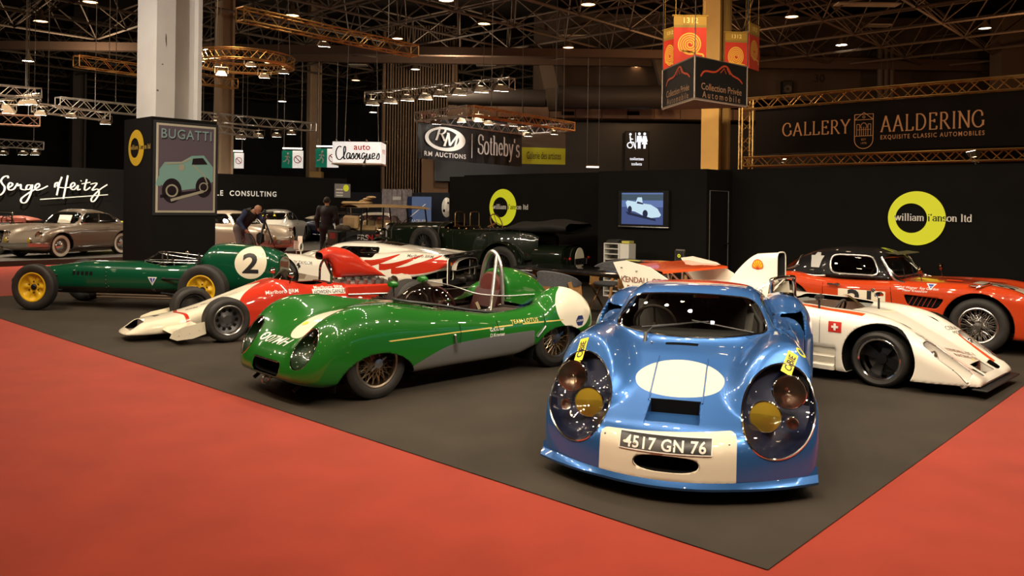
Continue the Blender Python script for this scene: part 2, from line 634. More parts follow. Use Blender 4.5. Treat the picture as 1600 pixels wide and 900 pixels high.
GLY = {   # serif letters: (advance, strokes)
 'G': (.95, [arc(.47, .5, .42, .5, 50, 325, 24), [(.82, .38), (.82, .1)], [(.74, .86), (.76, .66)]] + sf((.82, .38))),
 'A': (.95, [[(.1, 0), (.45, 1)], [(.45, 1), (.82, 0)], [(.24, .34), (.68, .34)]] + sf((.1, 0), (.82, 0))),
 'L': (.75, [[(.18, 0), (.18, 1)], [(.18, 0), (.66, 0)], [(.66, 0), (.68, .22)]] + sf((.18, 1), (.14, 0))),
 'E': (.8, [[(.18, 0), (.18, 1)], [(.1, 0), (.68, 0)], [(.1, 1), (.66, 1)], [(.18, .52), (.52, .52)], [(.68, 0), (.7, .2)], [(.66, 1), (.66, .82)], [(.52, .62), (.52, .42)]]),
 'R': (.9, [[(.18, 0), (.18, 1)], [(.1, 1), (.4, 1)] + arc(.4, .75, .24, .25, 90, -90) + [(.18, .5)], [(.4, .5), (.8, 0)]] + sf((.18, 0), (.8, 0))),
 'Y': (.85, [[(.08, 1), (.42, .48)], [(.76, 1), (.42, .48)], [(.42, .5), (.42, 0)]] + sf((.08, 1), (.76, 1), (.42, 0))),
 'D': (.98, [[(.18, 0), (.18, 1)], [(.1, 1), (.38, 1)] + arc(.38, .5, .46, .5, 90, -90, 20) + [(.1, 0)]]),
 'I': (.42, [[(.2, 0), (.2, 1)]] + sf((.2, 0), (.2, 1))),
 'N': (1.0, [[(.16, 0), (.16, 1)], [(.14, 1), (.82, 0)], [(.82, 0), (.82, 1)]] + sf((.16, 0), (.1, 1), (.82, 1))),
 'M': (1.15, [[(.14, 0), (.16, 1)], [(.16, 1), (.54, .05)], [(.54, .05), (.92, 1)], [(.92, 1), (.96, 0)]] + sf((.14, 0), (.12, 1), (.94, 1), (.96, 0))),
 'S': (.72, [arc(.36, .74, .27, .26, 20, 270, 16) + arc(.36, .24, .29, .25, 90, -160, 16), [(.62, .95), (.62, .72)], [(.08, .28), (.08, .05)]]),
 'w': (.95, [[(.08, .66), (.28, 0)], [(.28, 0), (.48, .66)], [(.48, .6), (.66, 0)], [(.66, 0), (.86, .66)]] + sf((.1, .66), (.48, .66), (.86, .66))),
 'i': (.36, [[(.18, 0), (.18, .66)], [(.18, .86), (.18, .98)], [(.06, .64), (.18, .66)]] + sf((.18, 0))),
 'l': (.36, [[(.18, 0), (.18, 1.02)], [(.06, 1.0), (.18, 1.02)]] + sf((.18, 0))),
 'a': (.62, [arc(.28, .44, .2, .22, 160, 0, 10) + [(.48, .08), (.58, .02)], [(.48, .38)] + arc(.28, .19, .2, .18, 90, 300, 12) + [(.48, .14)]]),
 'm': (1.05, [[(.16, 0), (.16, .66)], [(.16, .5)] + arc(.34, .46, .17, .2, 150, 0, 10) + [(.51, 0)], [(.51, .5)] + arc(.7, .46, .17, .2, 150, 0, 10) + [(.87, 0)]] + sf((.16, 0), (.1, .66), (.51, 0), (.87, 0))),
 'n': (.7, [[(.16, 0), (.16, .66)], [(.16, .5)] + arc(.35, .46, .18, .2, 150, 0, 10) + [(.53, 0)]] + sf((.16, 0), (.1, .66), (.53, 0))),
 's': (.52, [arc(.26, .5, .17, .16, 20, 270, 12) + arc(.26, .17, .19, .17, 90, -160, 12)]),
 'o': (.66, [arc(.33, .33, .26, .33, 0, 360, 24)]),
 't': (.42, [[(.2, .9), (.2, .14)] + arc(.32, .14, .12, .14, 180, 300, 6), [(.06, .66), (.36, .66)]]),
 'd': (.68, [[(.52, 1.02), (.52, 0)], arc(.3, .33, .22, .33, 0, 360, 24), [(.42, 1.0), (.52, 1.02)], [(.52, .02), (.62, 0)]]),
 'h': (.7, [[(.16, 0), (.16, 1.02)], [(.16, .5)] + arc(.35, .46, .18, .2, 150, 0, 10) + [(.53, 0)]] + sf((.16, 0), (.1, 1.02), (.53, 0))),
 'e': (.6, [[(.08, .36), (.52, .36)] + arc(.3, .34, .22, .32, 0, 320, 22)]),
 'b': (.68, [[(.14, 0), (.14, 1.02)], arc(.37, .33, .23, .33, 0, 360, 24), [(.04, 1.0), (.14, 1.02)]]),
 'y': (.66, [[(.1, .66), (.34, .02)], [(.56, .66), (.3, -.2), (.2, -.3), (.08, -.26)]] + sf((.1, .66), (.56, .66))),
 "'": (.3, [[(.14, 1.0), (.1, .78)]]), ' ': (.4, []), '.': (.3, [[(.12, 0), (.12, .08)]]),
}
def serif(s, size=1., thick=.15, thin=.055, shear=0., track=.02):
    x, parts = 0., []
    wd = lambda d: thin + (thick - thin) * abs(d[1]) ** 1.2
    for ch in s:
        adv, st = GLY[ch]
        for k, q in enumerate(st):
            parts.append(ribbon([(x + a + shear * b, b) for a, b in q], wd).mv((0, 0, .0008 * (k % 4))))
        x += adv + track
    m = join(parts)
    m.V[:, 0] -= x / 2
    m.V[:, 1] -= .36
    return m.sc((size, size, size))
def refine(m, step):
    for ax in (0, 1):
        lo, hi = m.V[:, ax].min(), m.V[:, ax].max()
        k = lo + step
        while k < hi:
            m, _ = split(m, (lambda c: (lambda x, y, z: (x if ax == 0 else y) - c))(k))
            k += step
    return m
def on_plane(m, O, U, V, off=0.):
    """2-D mesh laid in the plane O + u U + v V, lifted by off along its normal"""
    O, U, V = [np.asarray(k, float) for k in (O, U, V)]
    N = np.cross(U, V); N /= np.linalg.norm(N)
    W = O + m.V[:, :1] * U + m.V[:, 1:2] * V + N * off + N * m.V[:, 2:3]
    return Ms(W, m.F, m.A)
def decal(m, O, U, V, tree, off=.003, step=.04, reach=1.):
    """2-D mesh laid in the plane O + u U + v V and pressed onto a surface along the plane's normal"""
    if step:
        m = refine(m, step)
    O, U, V = [np.asarray(k, float) for k in (O, U, V)]
    N = np.cross(U, V); N /= np.linalg.norm(N)
    W = O + m.V[:, :1] * U + m.V[:, 1:2] * V
    out = W.copy()
    last = None
    for i, p in enumerate(W):
        hit = tree.ray_cast(Vector(p + N * reach), Vector(-N), reach * 2.2)
        if hit[0] is not None:
            out[i] = np.array(hit[0]) + N * (off + m.V[i, 2])
            last = out[i] - p
        elif last is not None:
            out[i] = p + last
    return Ms(out, m.F, m.A)

# ------------------------------------------------------------------ lamps of the stand (two lighting bars hung above the picture) and of the hall, plus ambient fills
def stand_lamps():
    for u in np.linspace(-1.0, 13.5, 16):                # bar above the aisle edge of the stand
        x, y = BP(u, -1.6)
        tx, ty = BP(u * .9 + .4, 3.2)
        area_lamp((x, y, 5.4), (tx, ty, .3), .15, LAMP_POWER * .68, spread=120)
    for u in np.linspace(.6, 12.0, 12):                  # bar above the middle
        x, y = BP(u, 3.4)
        if y < 13.5:
            tx, ty = BP(u, 4.4)
            area_lamp((x, y, 5.6), (tx, ty, 0), .15, LAMP_POWER * .62, spread=140)
    for v in np.linspace(-.5, 7.5, 9):                   # bar above the right-hand edge
        x, y = BP(-1.5, v)
        tx, ty = BP(3, v + .5)
        area_lamp((x, y, 5.0), (tx, ty, .3), .15, LAMP_POWER * .66, spread=120)
    for x, y in ((-6, 2.0), (-2.5, 1.2), (3.5, .5), (-9, 6)):   # warm high-bay lamps over the aisle
        area_lamp((x, y, 9.0), (x, y + 1.5, 0), .5, HALL_POWER * 1.6, (1, .66, .36), 160)
    for x in np.arange(-20, 21, 5.0):                    # the hall's own high-bay lamps overhead
        for y in np.arange(-9, 22, 5.0):
            area_lamp((x + (y % 2) * 1.5, y, 9.3), (x, y, 0), .26, HALL_POWER * .16, (1, .72, .42), 175)
    for x, y in ((-14, 20), (-9, 24), (-15, 25)):        # neighbouring stand
        area_lamp((x, y, 6.2), (x + .5, y + 2, .5), .25, HALL_POWER * 7, (1, .84, .64), 130)
    area_lamp((1.5, 11.5, 8.0), (4.3, 19.5, 6.0), .25, HALL_POWER * .95, (1, .72, .42), 40)     # lights the red banners and the ochre column
    area_lamp((-1.2, 27.6, 4.9), (-1.3, 30.2, 4.0), .2, HALL_POWER * .9, (1, .92, .8), 150)   # floodlight of the auction banner
    area_lamp((-2, 18, 9.0), (4.6, 25, 3.0), .25, HALL_POWER * 2.4, (1, .7, .38), 50)
    area_lamp((-9.5, 6, 7.5), (-7.2, 15.6, 5), .25, HALL_POWER * 1.3, (1, .9, .78), 60)          # lights the grey column
    for x, y, z, p, c in ((-20, 38, 8.2, 1300, (1, .75, .5)), (-3, 40, 8.2, 1300, (1, .78, .55)), (8, 36, 8, 1000, (1, .55, .25)), (20, 32, 7.5, 800, (1, .5, .22)), (-8, 22, 8.2, 500, (1, .7, .42)), (4, 24, 8.2, 450, (1, .62, .34))):
        l = bpy.data.lights.new('hall_fill', 'POINT')  # bare point added to fill the hall with ambient light, no fixture
        l.energy = p * HALL_POWER / 150
        l.shadow_soft_size = .4
        l.color = c
        o = bpy.data.objects.new('hall_fill', l)
        COL.objects.link(o)
        o.location = (x, y, z)
stand_lamps()

# ------------------------------------------------------------------ floor and walls
RED = mat('red_carpet', (.295, .035, .018), .95, spec=.12, noise=(2.2, .10), bump=(260, .25, .004), sheen=.15)
GREY_CARPET = mat('grey_carpet', (.042, .034, .026), .8, spec=.25, noise=(1.6, .16), bump=(220, .3, .004))
CONC = mat('hall_floor', (.09, .08, .07), .7, noise=(.7, .2))
WALLB = mat('stand_wall_black', (.0062, .0055, .0050), .85, spec=.15, noise=(3, .12))
def quad(pts, z):
    return Ms([(x, y, z) for x, y in pts], [(0, 1, 2), (0, 2, 3)])
def up(m):
    t = m.V[m.F[0]]
    return m if np.cross(t[1] - t[0], t[2] - t[0])[2] > 0 else Ms(m.V, m.F[:, ::-1])
struct('floor', up(quad([(-70, -8), (70, -8), (70, 75), (-70, 75)], -.03)), CONC)
struct('floor_red_carpet', up(quad([BP(-14, -16), BP(21.5, -16), BP(21.5, 30), BP(-14, 30)], -.006)), RED)
struct('floor_stand', up(quad([BP(0, 0), BP(14.33, 0), BP(14.33, 11), BP(0, 11)], 0)), GREY_CARPET)
plat = plate([BP(21.35, -9), BP(21.35, 26), BP(45, 26), BP(45, -9)], .15, -.02)
PLATF = mat('platform_carpet', (.055, .048, .040), .85, noise=(1.4, .15))
struct('floor_platform', plat, PLATF)
WH = 2.42
def wall(name, a, b, z0, z1, th, m):
    a, b = np.array(a), np.array(b)
    d = b - a; L = np.linalg.norm(d); d /= L
    n = np.array((-d[1], d[0]))
    pts = [a, b, b + n * th, a + n * th]
    return struct(name, plate([tuple(p) for p in pts], z1 - z0, z0), m)
wall('wall_back', BP(13.9, 10.97), BP(-6, 10.97), 0, WH, .08, WALLB)
wall('wall_back_upper', BP(13.7, 11.3), BP(-6, 11.3), 0, WH + .05, .06, WALLB)
# store room that stands forward of the back wall, with its flush door
sr = plate([BP(8.36, 10.96), BP(8.36, 9.97), BP(5.88, 9.97), BP(5.88, 10.96)], WH, 0)
struct('wall_store', sr, WALLB)
GREYL = mat('grey_edge', (.25, .24, .22), .4, .6)
def wpt(u, v, z):
    return np.array((*BP(u, v), z))
dm = join([tube([wpt(5.872, v, .02), wpt(5.872, v, 2.02)], .008, 6) for v in (10.08, 10.8)] + [tube([wpt(5.872, 10.08, 2.02), wpt(5.872, 10.8, 2.02)], .008, 6)])
d1 = struct('door_1', dm, GREYL)
hd = obj('door_handle', join([cyl(wpt(5.86, 10.7, 1.02), wpt(5.82, 10.7, 1.02), .012), cyl(wpt(5.82, 10.72, 1.02), wpt(5.82, 10.6, 1.02), .01)]), CHROME, d1)
# far shell of the hall
HALLW = mat('hall_wall_dark', (.035, .036, .038), .8, noise=(.4, .3))
HALLB = mat('hall_wall_brown', (.085, .058, .040), .8, noise=(.5, .25))
HALLP = mat('hall_panel', (.33, .20, .12), .7, noise=(.6, .15))
struct('wall_far', box((0, 66, 7), (140, .4, 15)), HALLW)
struct('wall_left', box((-55, 30, 7), (.4, 80, 15)), HALLW)
struct('wall_right', box((45, 30, 7), (.4, 80, 15)), HALLB)
struct('ceiling', box((0, 30, 14.2), (120, 80, .3)), mat('ceiling_dark', (.13, .105, .085), .85, noise=(.3, .3)))
# upper gallery on the right: brown bulkhead, orange-lit panel strip, dark glazing below
gy = 46.0
def frontal(x0, y0, x1, y1, Y, th=.5):
    a, b = at_depth(x0, y0, Y), at_depth(x1, y1, Y)
    return box(((a.x + b.x) / 2, Y + th / 2, (a.z + b.z) / 2), (abs(b.x - a.x), th, abs(a.z - b.z)))
struct('wall_gallery', frontal(835, 20, 1900, 166, gy, 1.5), HALLB)
struct('wall_gallery_panels', frontal(700, 165, 1180, 188, gy - .8, 1), HALLP)
struct('wall_gallery_lower', frontal(680, 188, 1900, 300, gy, .5), mat('dark_glazing', (.02, .021, .022), .35))
vm = join([frontal(x, 174, x + 19, 180, gy - .84, .1) for x in (878, 980)])
struct('trim_air_vents', vm, DARK)
pm = join([frontal(x, 165, x + .7, 188, gy - .83, .05) for x in range(735, 1180, 41)])
struct('trim_panel_joints', pm, mat('joint_brown', (.08, .05, .03), .8))
# air duct under the bulkhead
struct('ceiling_duct', join([cyl(at_depth(700, 150, 42), at_depth(852, 154, 42), .45, 20), cyl(at_depth(872, 152, 43), at_depth(1033, 152, 43), .62, 20)]), mat('duct_grey', (.05, .042, .036), .6))
def sloped_beam(xa, ya, xb, yb, wpx, Y):
    pts = [at_depth(xa, ya, Y), at_depth(xa + wpx, ya, Y), at_depth(xb + wpx, yb, Y), at_depth(xb, yb, Y)]
    V = [tuple(p) for p in pts] + [(p.x, p.y + .6, p.z) for p in pts]
    F = [(0, 2, 1), (0, 3, 2), (4, 5, 6), (4, 6, 7), (0, 1, 5), (0, 5, 4), (1, 2, 6), (1, 6, 5), (2, 3, 7), (2, 7, 6), (3, 0, 4), (3, 4, 7)]
    return fix(Ms(V, F))
struct('beam_sloped', sloped_beam(838, 80, 858, 172, 22, 44), mat('beam_brown', (.13, .095, .065), .8))
struct('beam_sloped', sloped_beam(1022, 90, 1042, 168, 20, 43), MATS['beam_brown'])
struct('wall_upright', frontal(1566, 20, 1640, 165, 40, 1), mat('upright_brown', (.12, .085, .055), .8))
struct('wall_pipes', join([cyl(at_depth(x, 70, 44), at_depth(x - 1, 165, 44), .16) for x in (1376, 1385, 1394)]), mat('pipe_brown', (.10, .075, .055), .6))
for px, py, s in ((990, 145, '28'), (1280, 122, '30'), (1522, 100, '31')):
    t = txt(s, 13 * gy / 1275)
    p = at_depth(px, py, gy - .06)
    struct('trim_bay_number', on_plane(t, p, (1, 0, 0), (0, 0, 1)), mat('number_dark', (.02, .016, .013), .8))
# corrugated volume behind the auction banner, and its lower tan wall
bx = []
for i in range(26):
    x = 600 + i * 4.2
    bx.append(frontal(x, 40, x + 2.6, 305, 47, .8))
struct('wall_corrugated', join(bx + [frontal(598, 40, 712, 306, 47.5, 1)]), mat('corrugated_tan', (.20, .125, .07), .7))
struct('wall_pier', frontal(660, 190, 700, 305, 46.5, .5), mat('pier_tan', (.26, .16, .09), .8))
# columns
def hcol(name, px, Y, wpx, top, m, rz=42):
    p = at_depth(px, 300, Y)
    wd = wpx * Y / 1275
    s = wd / 1.32
    mm = join(box((-s * .42, 0, 7), (s * .16, s, 14)), box((s * .42, 0, 7), (s * .16, s, 14)), box((0, 0, 7), (s * .84, s * .2, 14)))
    return struct(name, mm.rot('z', rz), m, loc=(p.x, p.y, 0))
COLM = mat('column_grey', (.60, .58, .55), .75, noise=(1.2, .07))
cu, cv = 13.35, 2.95
ccol = BP(cu + .60, cv + .60)
cm = join(box((0, 0, 6.5), (.86, .86, 13), .01))
ca = math.degrees(math.atan2(EV[1], EV[0]))
# H-section: two flanges and a recessed web, the open side towards the aisle
cm = join(box((-.27, 0, 6.5), (.36, .84, 13)), box((.40, 0, 6.5), (.08, .84, 13)), box((.1, .0, 6.5), (.6, .52, 13)))
col_o = struct('column_main', cm, COLM, loc=(ccol[0] , ccol[1], 0))
col_o.rotation_euler = (0, 0, R(ca))
chips = []
rng = random.Random(4)
for (a, z, sx, sz) in ((-.27, 4.72, .02, .16), (-.30, 3.05, .07, .03), (-.20, 3.12, .025, .07), (-.42, 3.75, .03, .03), (-.33, 4.25, .03, .015), (.16, 2.3, .03, .02)):
    chips.append(plate([(a + sx * rng.uniform(.3, 1) * math.cos(t), z + sz * rng.uniform(.4, 1) * math.sin(t)) for t in np.linspace(0, 5.6, 9)]))
chips = join(chips)
chips = Ms(np.stack([chips.V[:, 0], np.full(len(chips.V), -.4215), chips.V[:, 1]], 1), chips.F)
co2 = struct('trim_column_chips', chips, mat('chipped_paint', (.10, .08, .06), .9), loc=(ccol[0], ccol[1], 0))
co2.rotation_euler = (0, 0, R(ca))
COLT = mat('column_tan', (.42, .30, .19), .8, noise=(.8, .12))
COLY = mat('column_ochre', (.42, .27, .09), .8, noise=(.8, .12))
hcol('column_far', 348, 36, 30, 0, COLT)
hcol('column_far', 489, 50, 24, 0, COLT, 30)
hcol('column_far', 1117, 26, 42, 0, COLY)
hcol('column_far', 120, 52, 26, 0, mat('column_dim', (.10, .09, .085), .8))
hcol('column_far', 865, 52, 24, 0, MATS['column_dim'])
struct('column_plinth', frontal(484, 268, 502, 285, 47, .6), COLY)

# ceiling lattice: two layers of chords with diagonals between them
def lattice():
    out = []
    st = 3.6
    zl, zu = 9.6, 11.6
    c0 = np.array((0., 36.))
    N = 11
    def node(i, j, up_):
        o = .5 if up_ else 0
        p = c0 + EU * (i + o) * st + EV * (j + o) * st
        return np.array((p[0], p[1], zu if up_ else zl))
    ok = lambda p: -44 < p[0] < 44 and 9 < p[1] < 64
    def bar(a, b, r):
        out.append(tube([a, b], r, 4, cap=False))
    for i in range(-N, N + 1):
        for j in range(-N, N + 1):
            a = node(i, j, 0)
            if not ok(a):
                continue
            for d in ((1, 0), (0, 1)):
                b = node(i + d[0], j + d[1], 0)
                if ok(b):
                    bar(a, b, .055)
            u_ = node(i, j, 1)
            for d in ((1, 0), (0, 1)):
                b = node(i + d[0], j + d[1], 1)
                if ok(b):
                    bar(u_, b, .05)
            for d in ((0, 0), (1, 0), (0, 1), (1, 1)):
                b = node(i + d[0], j + d[1], 0)
                bar(u_, b, .032)
    return join(out)
struct('ceiling_lattice', lattice(), mat('lattice_steel', (.15, .115, .085), .7))
# lower deep beams that cross the hall
struct('ceiling_beam', join([box((-18, 40, 9.2), (60, .4, .4)), box((-14, 30, 10.2), (50, .35, .5)), box((16, 44, 9.6), (60, .3, .6))]), mat('beam_rust', (.085, .05, .032), .8))
# pale roof lights between the bars

# ------------------------------------------------------------------ trusses, floodlights, ceiling lamps
EMW = mat('lamp_white', (1, .96, .88), .5, emit=30, ecol=(1, .93, .80))
EMO = mat('lamp_warm', (1, .7, .4), .5, emit=7, ecol=(1, .56, .26))
EMS = mat('lamp_pale', (1, .95, .85), .5, emit=4, ecol=(1, .90, .72))
for k in (EMW, EMO, EMS):
    k.cycles.emission_sampling = 'NONE'
HOUS = mat('lamp_housing', (.18, .13, .08), .5, .5)
TRUSSG = mat('truss_golden', (.72, .46, .16), .35, .9)
def truss_mesh(p, q, s=.28, r=.022):
    p, q = np.asarray(p, float), np.asarray(q, float)
    L = np.linalg.norm(q - p)
    d = (q - p) / L
    side = np.cross(d, (0, 0, 1)); side /= np.linalg.norm(side)
    u_ = np.cross(side, d)
    h = s / 2
    cs = [side * h * a + u_ * h * b for a, b in ((-1, -1), (1, -1), (1, 1), (-1, 1))]
    out = [tube([p + c, q + c], r, 6) for c in cs]
    n = max(2, int(L / s))
    for f in range(4):
        a, b = cs[f], cs[(f + 1) % 4]
        for i in range(n):
            s0, s1 = p + d * L * i / n, p + d * L * (i + 1) / n
            out.append(tube([s0 + (a if i % 2 else b), s1 + (b if i % 2 else a)], r * .55, 4, cap=False))
        for e in (p, q):
            out.append(tube([e + a, e + b], r * .7, 4, cap=False))
    return join(out)
def truss(label, p, q, m=None, s=.28, drops=True, group=None, r=.022):
    c = (np.asarray(p) + np.asarray(q)) / 2
    o = obj('lighting_truss', truss_mesh(np.asarray(p) - c, np.asarray(q) - c, s, r), m or ALLOY, loc=tuple(c))
    tag(o, label, 'truss', group)
    if drops:
        d = np.asarray(q) - np.asarray(p)
        out = []
        for t in (.18, .82):
            b = np.asarray(p) + d * t - c
            out.append(cyl(b + (0, 0, s / 2), (b[0], b[1], 9.55 - c[2]), .012, 5))
        obj('hanging_cable', join(out), mat('cable_steel', (.2, .18, .16), .5, .7), o)
    return o
def floodlight_proto():
    o = root('floodlight', '', 'floodlight')
    hs = loft([[(x, y, z) for x, y in ((-a, -b), (a, -b), (a, b), (-a, b))] for a, b, z in ((.05, .04, .12), (.10, .07, .12), (.17, .11, .0), (.16, .10, .0))], True)
    obj('housing', hs, HOUS, o)
    obj('lens', box((0, 0, .005), (.30, .19, .02)), EMW, o)
    obj('bracket', join(tube([(-.19, 0, .05), (-.19, 0, .24), (.19, 0, .24), (.19, 0, .05)], .012, 6), cyl((0, 0, .24), (0, 0, .32), .015, 6)), HOUS, o)
    return o
FP = None
def flood(pos, label, group, tilt=(0, 0, 0), k=1.):
    global FP
    if FP is None:
        FP = floodlight_proto(); o = FP
    else:
        o = dup(FP)
    o.location = pos
    o.rotation_euler = [R(t) for t in tilt]
    o.scale = (k, k, k)
    o['label'] = label
    o['group'] = group
ORD = ['first', 'second', 'third', 'fourth', 'fifth', 'sixth', 'seventh', 'eighth', 'ninth', 'tenth', 'eleventh', 'twelfth']
def floods(pts, Y, where, group, tilt=(18, 0, 20), k=1.):
    for i, (px, py) in enumerate(pts):
        yy = Y[0] + (Y[1] - Y[0]) * (px - pts[0][0]) / max(1, pts[-1][0] - pts[0][0]) if isinstance(Y, tuple) else Y
        flood(at_depth(px, py, yy), 'white floodlight hanging on %s, %s from the left' % (where, ORD[i]), group, tilt, k)
A_ = at_depth
truss('golden truss rising out of the top of the photo left of centre', A_(375, 22, 18.6), A_(648, 80, 23.1), TRUSSG, .30)
truss('golden truss passing behind the grey column, above the neighbour stand', A_(119, 95, 25), A_(367, 131, 30), TRUSSG, .34)
truss('silver truss running behind the grey column towards the hall exit signs', A_(90, 160, 27), A_(490, 199, 36), ALLOY, .34)
truss('silver truss left of the grey column, below the long silver one', A_(53, 168, 24), A_(168, 182, 26), ALLOY, .26)
truss('silver truss at the left edge of the photo, upper one of a pair', A_(-60, 136, 22), A_(60, 146, 24), ALLOY, .28)
truss('silver truss at the left edge of the photo, lower one of a pair', A_(-40, 170, 22), A_(58, 152, 24.5), ALLOY, .22)
truss('brown truss at far left above the script lettering wall', A_(-40, 184, 27), A_(62, 190, 28), mat('truss_brown', (.35, .2, .13), .5, .7), .34)
truss('silver truss at far left, low above the script lettering wall', A_(-20, 222, 30), A_(68, 228, 31), ALLOY, .28)
truss('silver truss carrying a row of dazzling floodlights above the auction banner', A_(575, 152, 36), A_(800, 130, 32), ALLOY, .42)
truss('short silver truss right of the grey column, below the long one', A_(318, 198, 30), A_(400, 210, 32), ALLOY, .26)
floods([(581, 163), (609, 160), (635, 156), (663, 154), (686, 149), (716, 147), (750, 143), (781, 141)], (36, 32), 'the truss above the auction banner', 'floodlights above the auction banner', k=1.9)
floods([(64, 179), (112, 183), (165, 193)], (24, 26), 'the silver truss left of the grey column', 'floodlights left of the grey column')
floods([(336, 194), (376, 216), (404, 214), (432, 213), (455, 209)], (31, 35), 'the silver truss right of the grey column', 'floodlights right of the grey column', k=1.2)
floods([(10, 170), (14, 176), (38, 163), (50, 162)], 23, 'the pair of trusses at the left edge', 'floodlights at the left edge')
floods([(5, 241), (36, 241), (55, 241)], 31, 'the low truss at far left', 'floodlights low at far left')
# ring truss with its lamps
rc = A_(378, 96, 25)
rr = 1.42
def ring_truss():
    out = []
    n = 40
    for (dr, dz) in ((-.14, -.14), (.14, -.14), (.14, .14), (-.14, .14)):
        out.append(tube([((rr + dr) * math.cos(2 * PI * i / n), (rr + dr) * math.sin(2 * PI * i / n), dz) for i in range(n)], .022, 6, True))
    for i in range(n):
        a, b = 2 * PI * i / n, 2 * PI * (i + 1) / n
        for (r0, z0), (r1, z1) in (((.14, -.14), (.14, .14)), ((-.14, .14), (-.14, -.14)), ((-.14, -.14), (.14, -.14))):
            out.append(tube([((rr + r0) * math.cos(a), (rr + r0) * math.sin(a), z0), ((rr + r1) * math.cos(b), (rr + r1) * math.sin(b), z1)], .012, 4, cap=False))
    return join(out)
ro = tag(obj('ring_truss', ring_truss(), TRUSSG, loc=tuple(rc)), 'round golden ring truss hanging just right of the grey column', 'truss')
obj('hanging_cable', join([cyl((rr * math.cos(a), rr * math.sin(a), .14), (rr * math.cos(a) * .9, rr * math.sin(a) * .9, 9.5 - rc.z), .012, 5) for a in (.3, 2.4, 4.5)]), MATS['cable_steel'], ro)
floods([(311, 95), (346, 117), (392, 103), (413, 121), (443, 114)], 25, 'the ring truss', 'floodlights on the ring truss')
floods([(506, 72)], 21, 'the golden truss at upper left of centre', 'floodlight on the golden truss')
# pendant high-bay lamps
HB = None
def highbay(px, py, Y, label, em, k=1.):
    global HB
    p = A_(px, py, Y)
    o = root('pendant_lamp', label, 'ceiling lamp', tuple(p), group='ceiling lamps of the hall')
    obj('shade', lathe([(.06, .5), (.09, .46), (.12, .30), (.34, .02), (.36, 0), (.33, .02), (.10, .28)], 20), HOUS, o)
    obj('bulb_glass', lathe([(.001, .0), (.32, .03)], 20).tint(0), em, o)
    obj('hanger', cyl((0, 0, .48), (0, 0, max(.6, 9.7 - p.z)), .02, 5), HOUS, o)
    o.scale = (k, k, 1)
for px, py, Y, lb, em in (
    (64, 34, 34, 'warm ceiling lamp glowing at far upper left', EMO), (141, 4, 31, 'warm ceiling lamp cut by the photo top left of the column', EMO),
    (457, 25, 34, 'warm ceiling lamp above the golden truss', EMO), (621, 61, 40, 'small warm ceiling lamp over the end of the golden truss', EMO),
    (756, 38, 36, 'warm ceiling lamp above the middle of the hall, topmost there', EMO), (758, 93, 46, 'warm ceiling lamp below the topmost middle one', EMO),
    (556, 126, 50, 'warm ceiling lamp left of the dazzling truss end', EMO), (919, 8, 31, 'warm ceiling lamp cut close to the photo top right of the middle', EMO),
    (888, 75, 40, 'warm ceiling lamp, second down in the middle-right line', EMO), (866, 119, 48, 'warm ceiling lamp, lowest in the middle-right line', EMO),
    (994, 105, 46, 'warm ceiling lamp above the brown bulkhead numbered 28', EMO), (1237, 27, 34, 'warm ceiling lamp right of the red hanging banners', EMO),
    (1315, 71, 40, 'bright yellow ceiling lamp right of the red hanging banners', EMW), (1539, 45, 37, 'pale ceiling lamp at upper right', EMS),
    (422, 99, 40, 'warm ceiling lamp seen through the ring truss', EMO), (649, 109, 46, 'pale ceiling lamp over the dazzling truss', EMS),
    (697, 1, 30, 'white ceiling lamp cut by the photo top in the middle', EMW), (44, 96, 40, 'white ceiling lamp at far left below the warm one', EMW),
    (441, 159, 52, 'white ceiling lamp below the ring truss', EMW), (583, 176, 56, 'white ceiling lamp under the left end of the dazzling truss', EMW)):
    highbay(px, py, Y, lb, em, .8)
struct('ceiling_roof_lights', join([box(tuple(A_(x, y, Y)), (s, .6, .05)) for x, y, Y, s in ((895, 57, 40, 1.4), (965, 80, 44, 1.3), (870, 98, 50, 1.0), (1355, 7, 34, 2.6), (560, 102, 46, 1.0), (640, 125, 50, 1.0), (760, 103, 48, 1.2), (1372, 40, 40, 1.2))]), mat('roof_light', (.5, .45, .36), .6))

# auction banner under its rectangular truss
GRP = 'frame of trusses around the auction banner'
fz = 4.69
fa, fb, fc, fd = [np.array((*(A_(px, py, Y).xy), fz)) for px, py, Y in ((653, 183, 28), (815, 205, 32.8), (893, 197, 30.7), (735, 173, 25.8))]
truss('silver truss over the black auction banner, edge it hangs from', fa, fb, ALLOY, .30, False, GRP)
truss('short silver truss at the right end of the auction frame', fb, fc, ALLOY, .30, False, GRP)
truss('silver truss on the near long side of the auction frame', fc, fd, TRUSSG, .30, True, GRP)
truss('short silver truss at the left end of the auction frame', fd, fa, ALLOY, .30, False, GRP)
floods([(681, 193), (720, 190), (746, 189), (763, 194), (801, 196), (816, 203), (824, 212), (865, 209)], (27.5, 30), 'the auction frame', 'floodlights of the auction frame', k=1.0)
BANB = mat('banner_black', (.012, .012, .013), .42, bump=(3, .35, .08))
o3 = root('hanging_banner', 'black auction house banner with white oval emblem', 'banner', tuple(fa - (0, 0, .1)))
bd = (fb - fa); bl = np.linalg.norm(bd); bd = bd / bl
bn = np.cross(bd, (0, 0, 1))
hb = 1.32
def on_ban(m, x, z, off=.035):
    m2 = m.mv((x, z, 0))
    return on_plane(m2, (0, 0, 0), bd, (0, 0, 1), off)
cloth = grid(lambda u, v: tuple(bd * u * bl + np.array((0, 0, -v * hb)) + bn * .025 * math.sin(u * 38 + 3 * math.sin(9 * u)) * (.4 + v)), 90, 8)
obj('banner_cloth', cloth, BANB, o3)
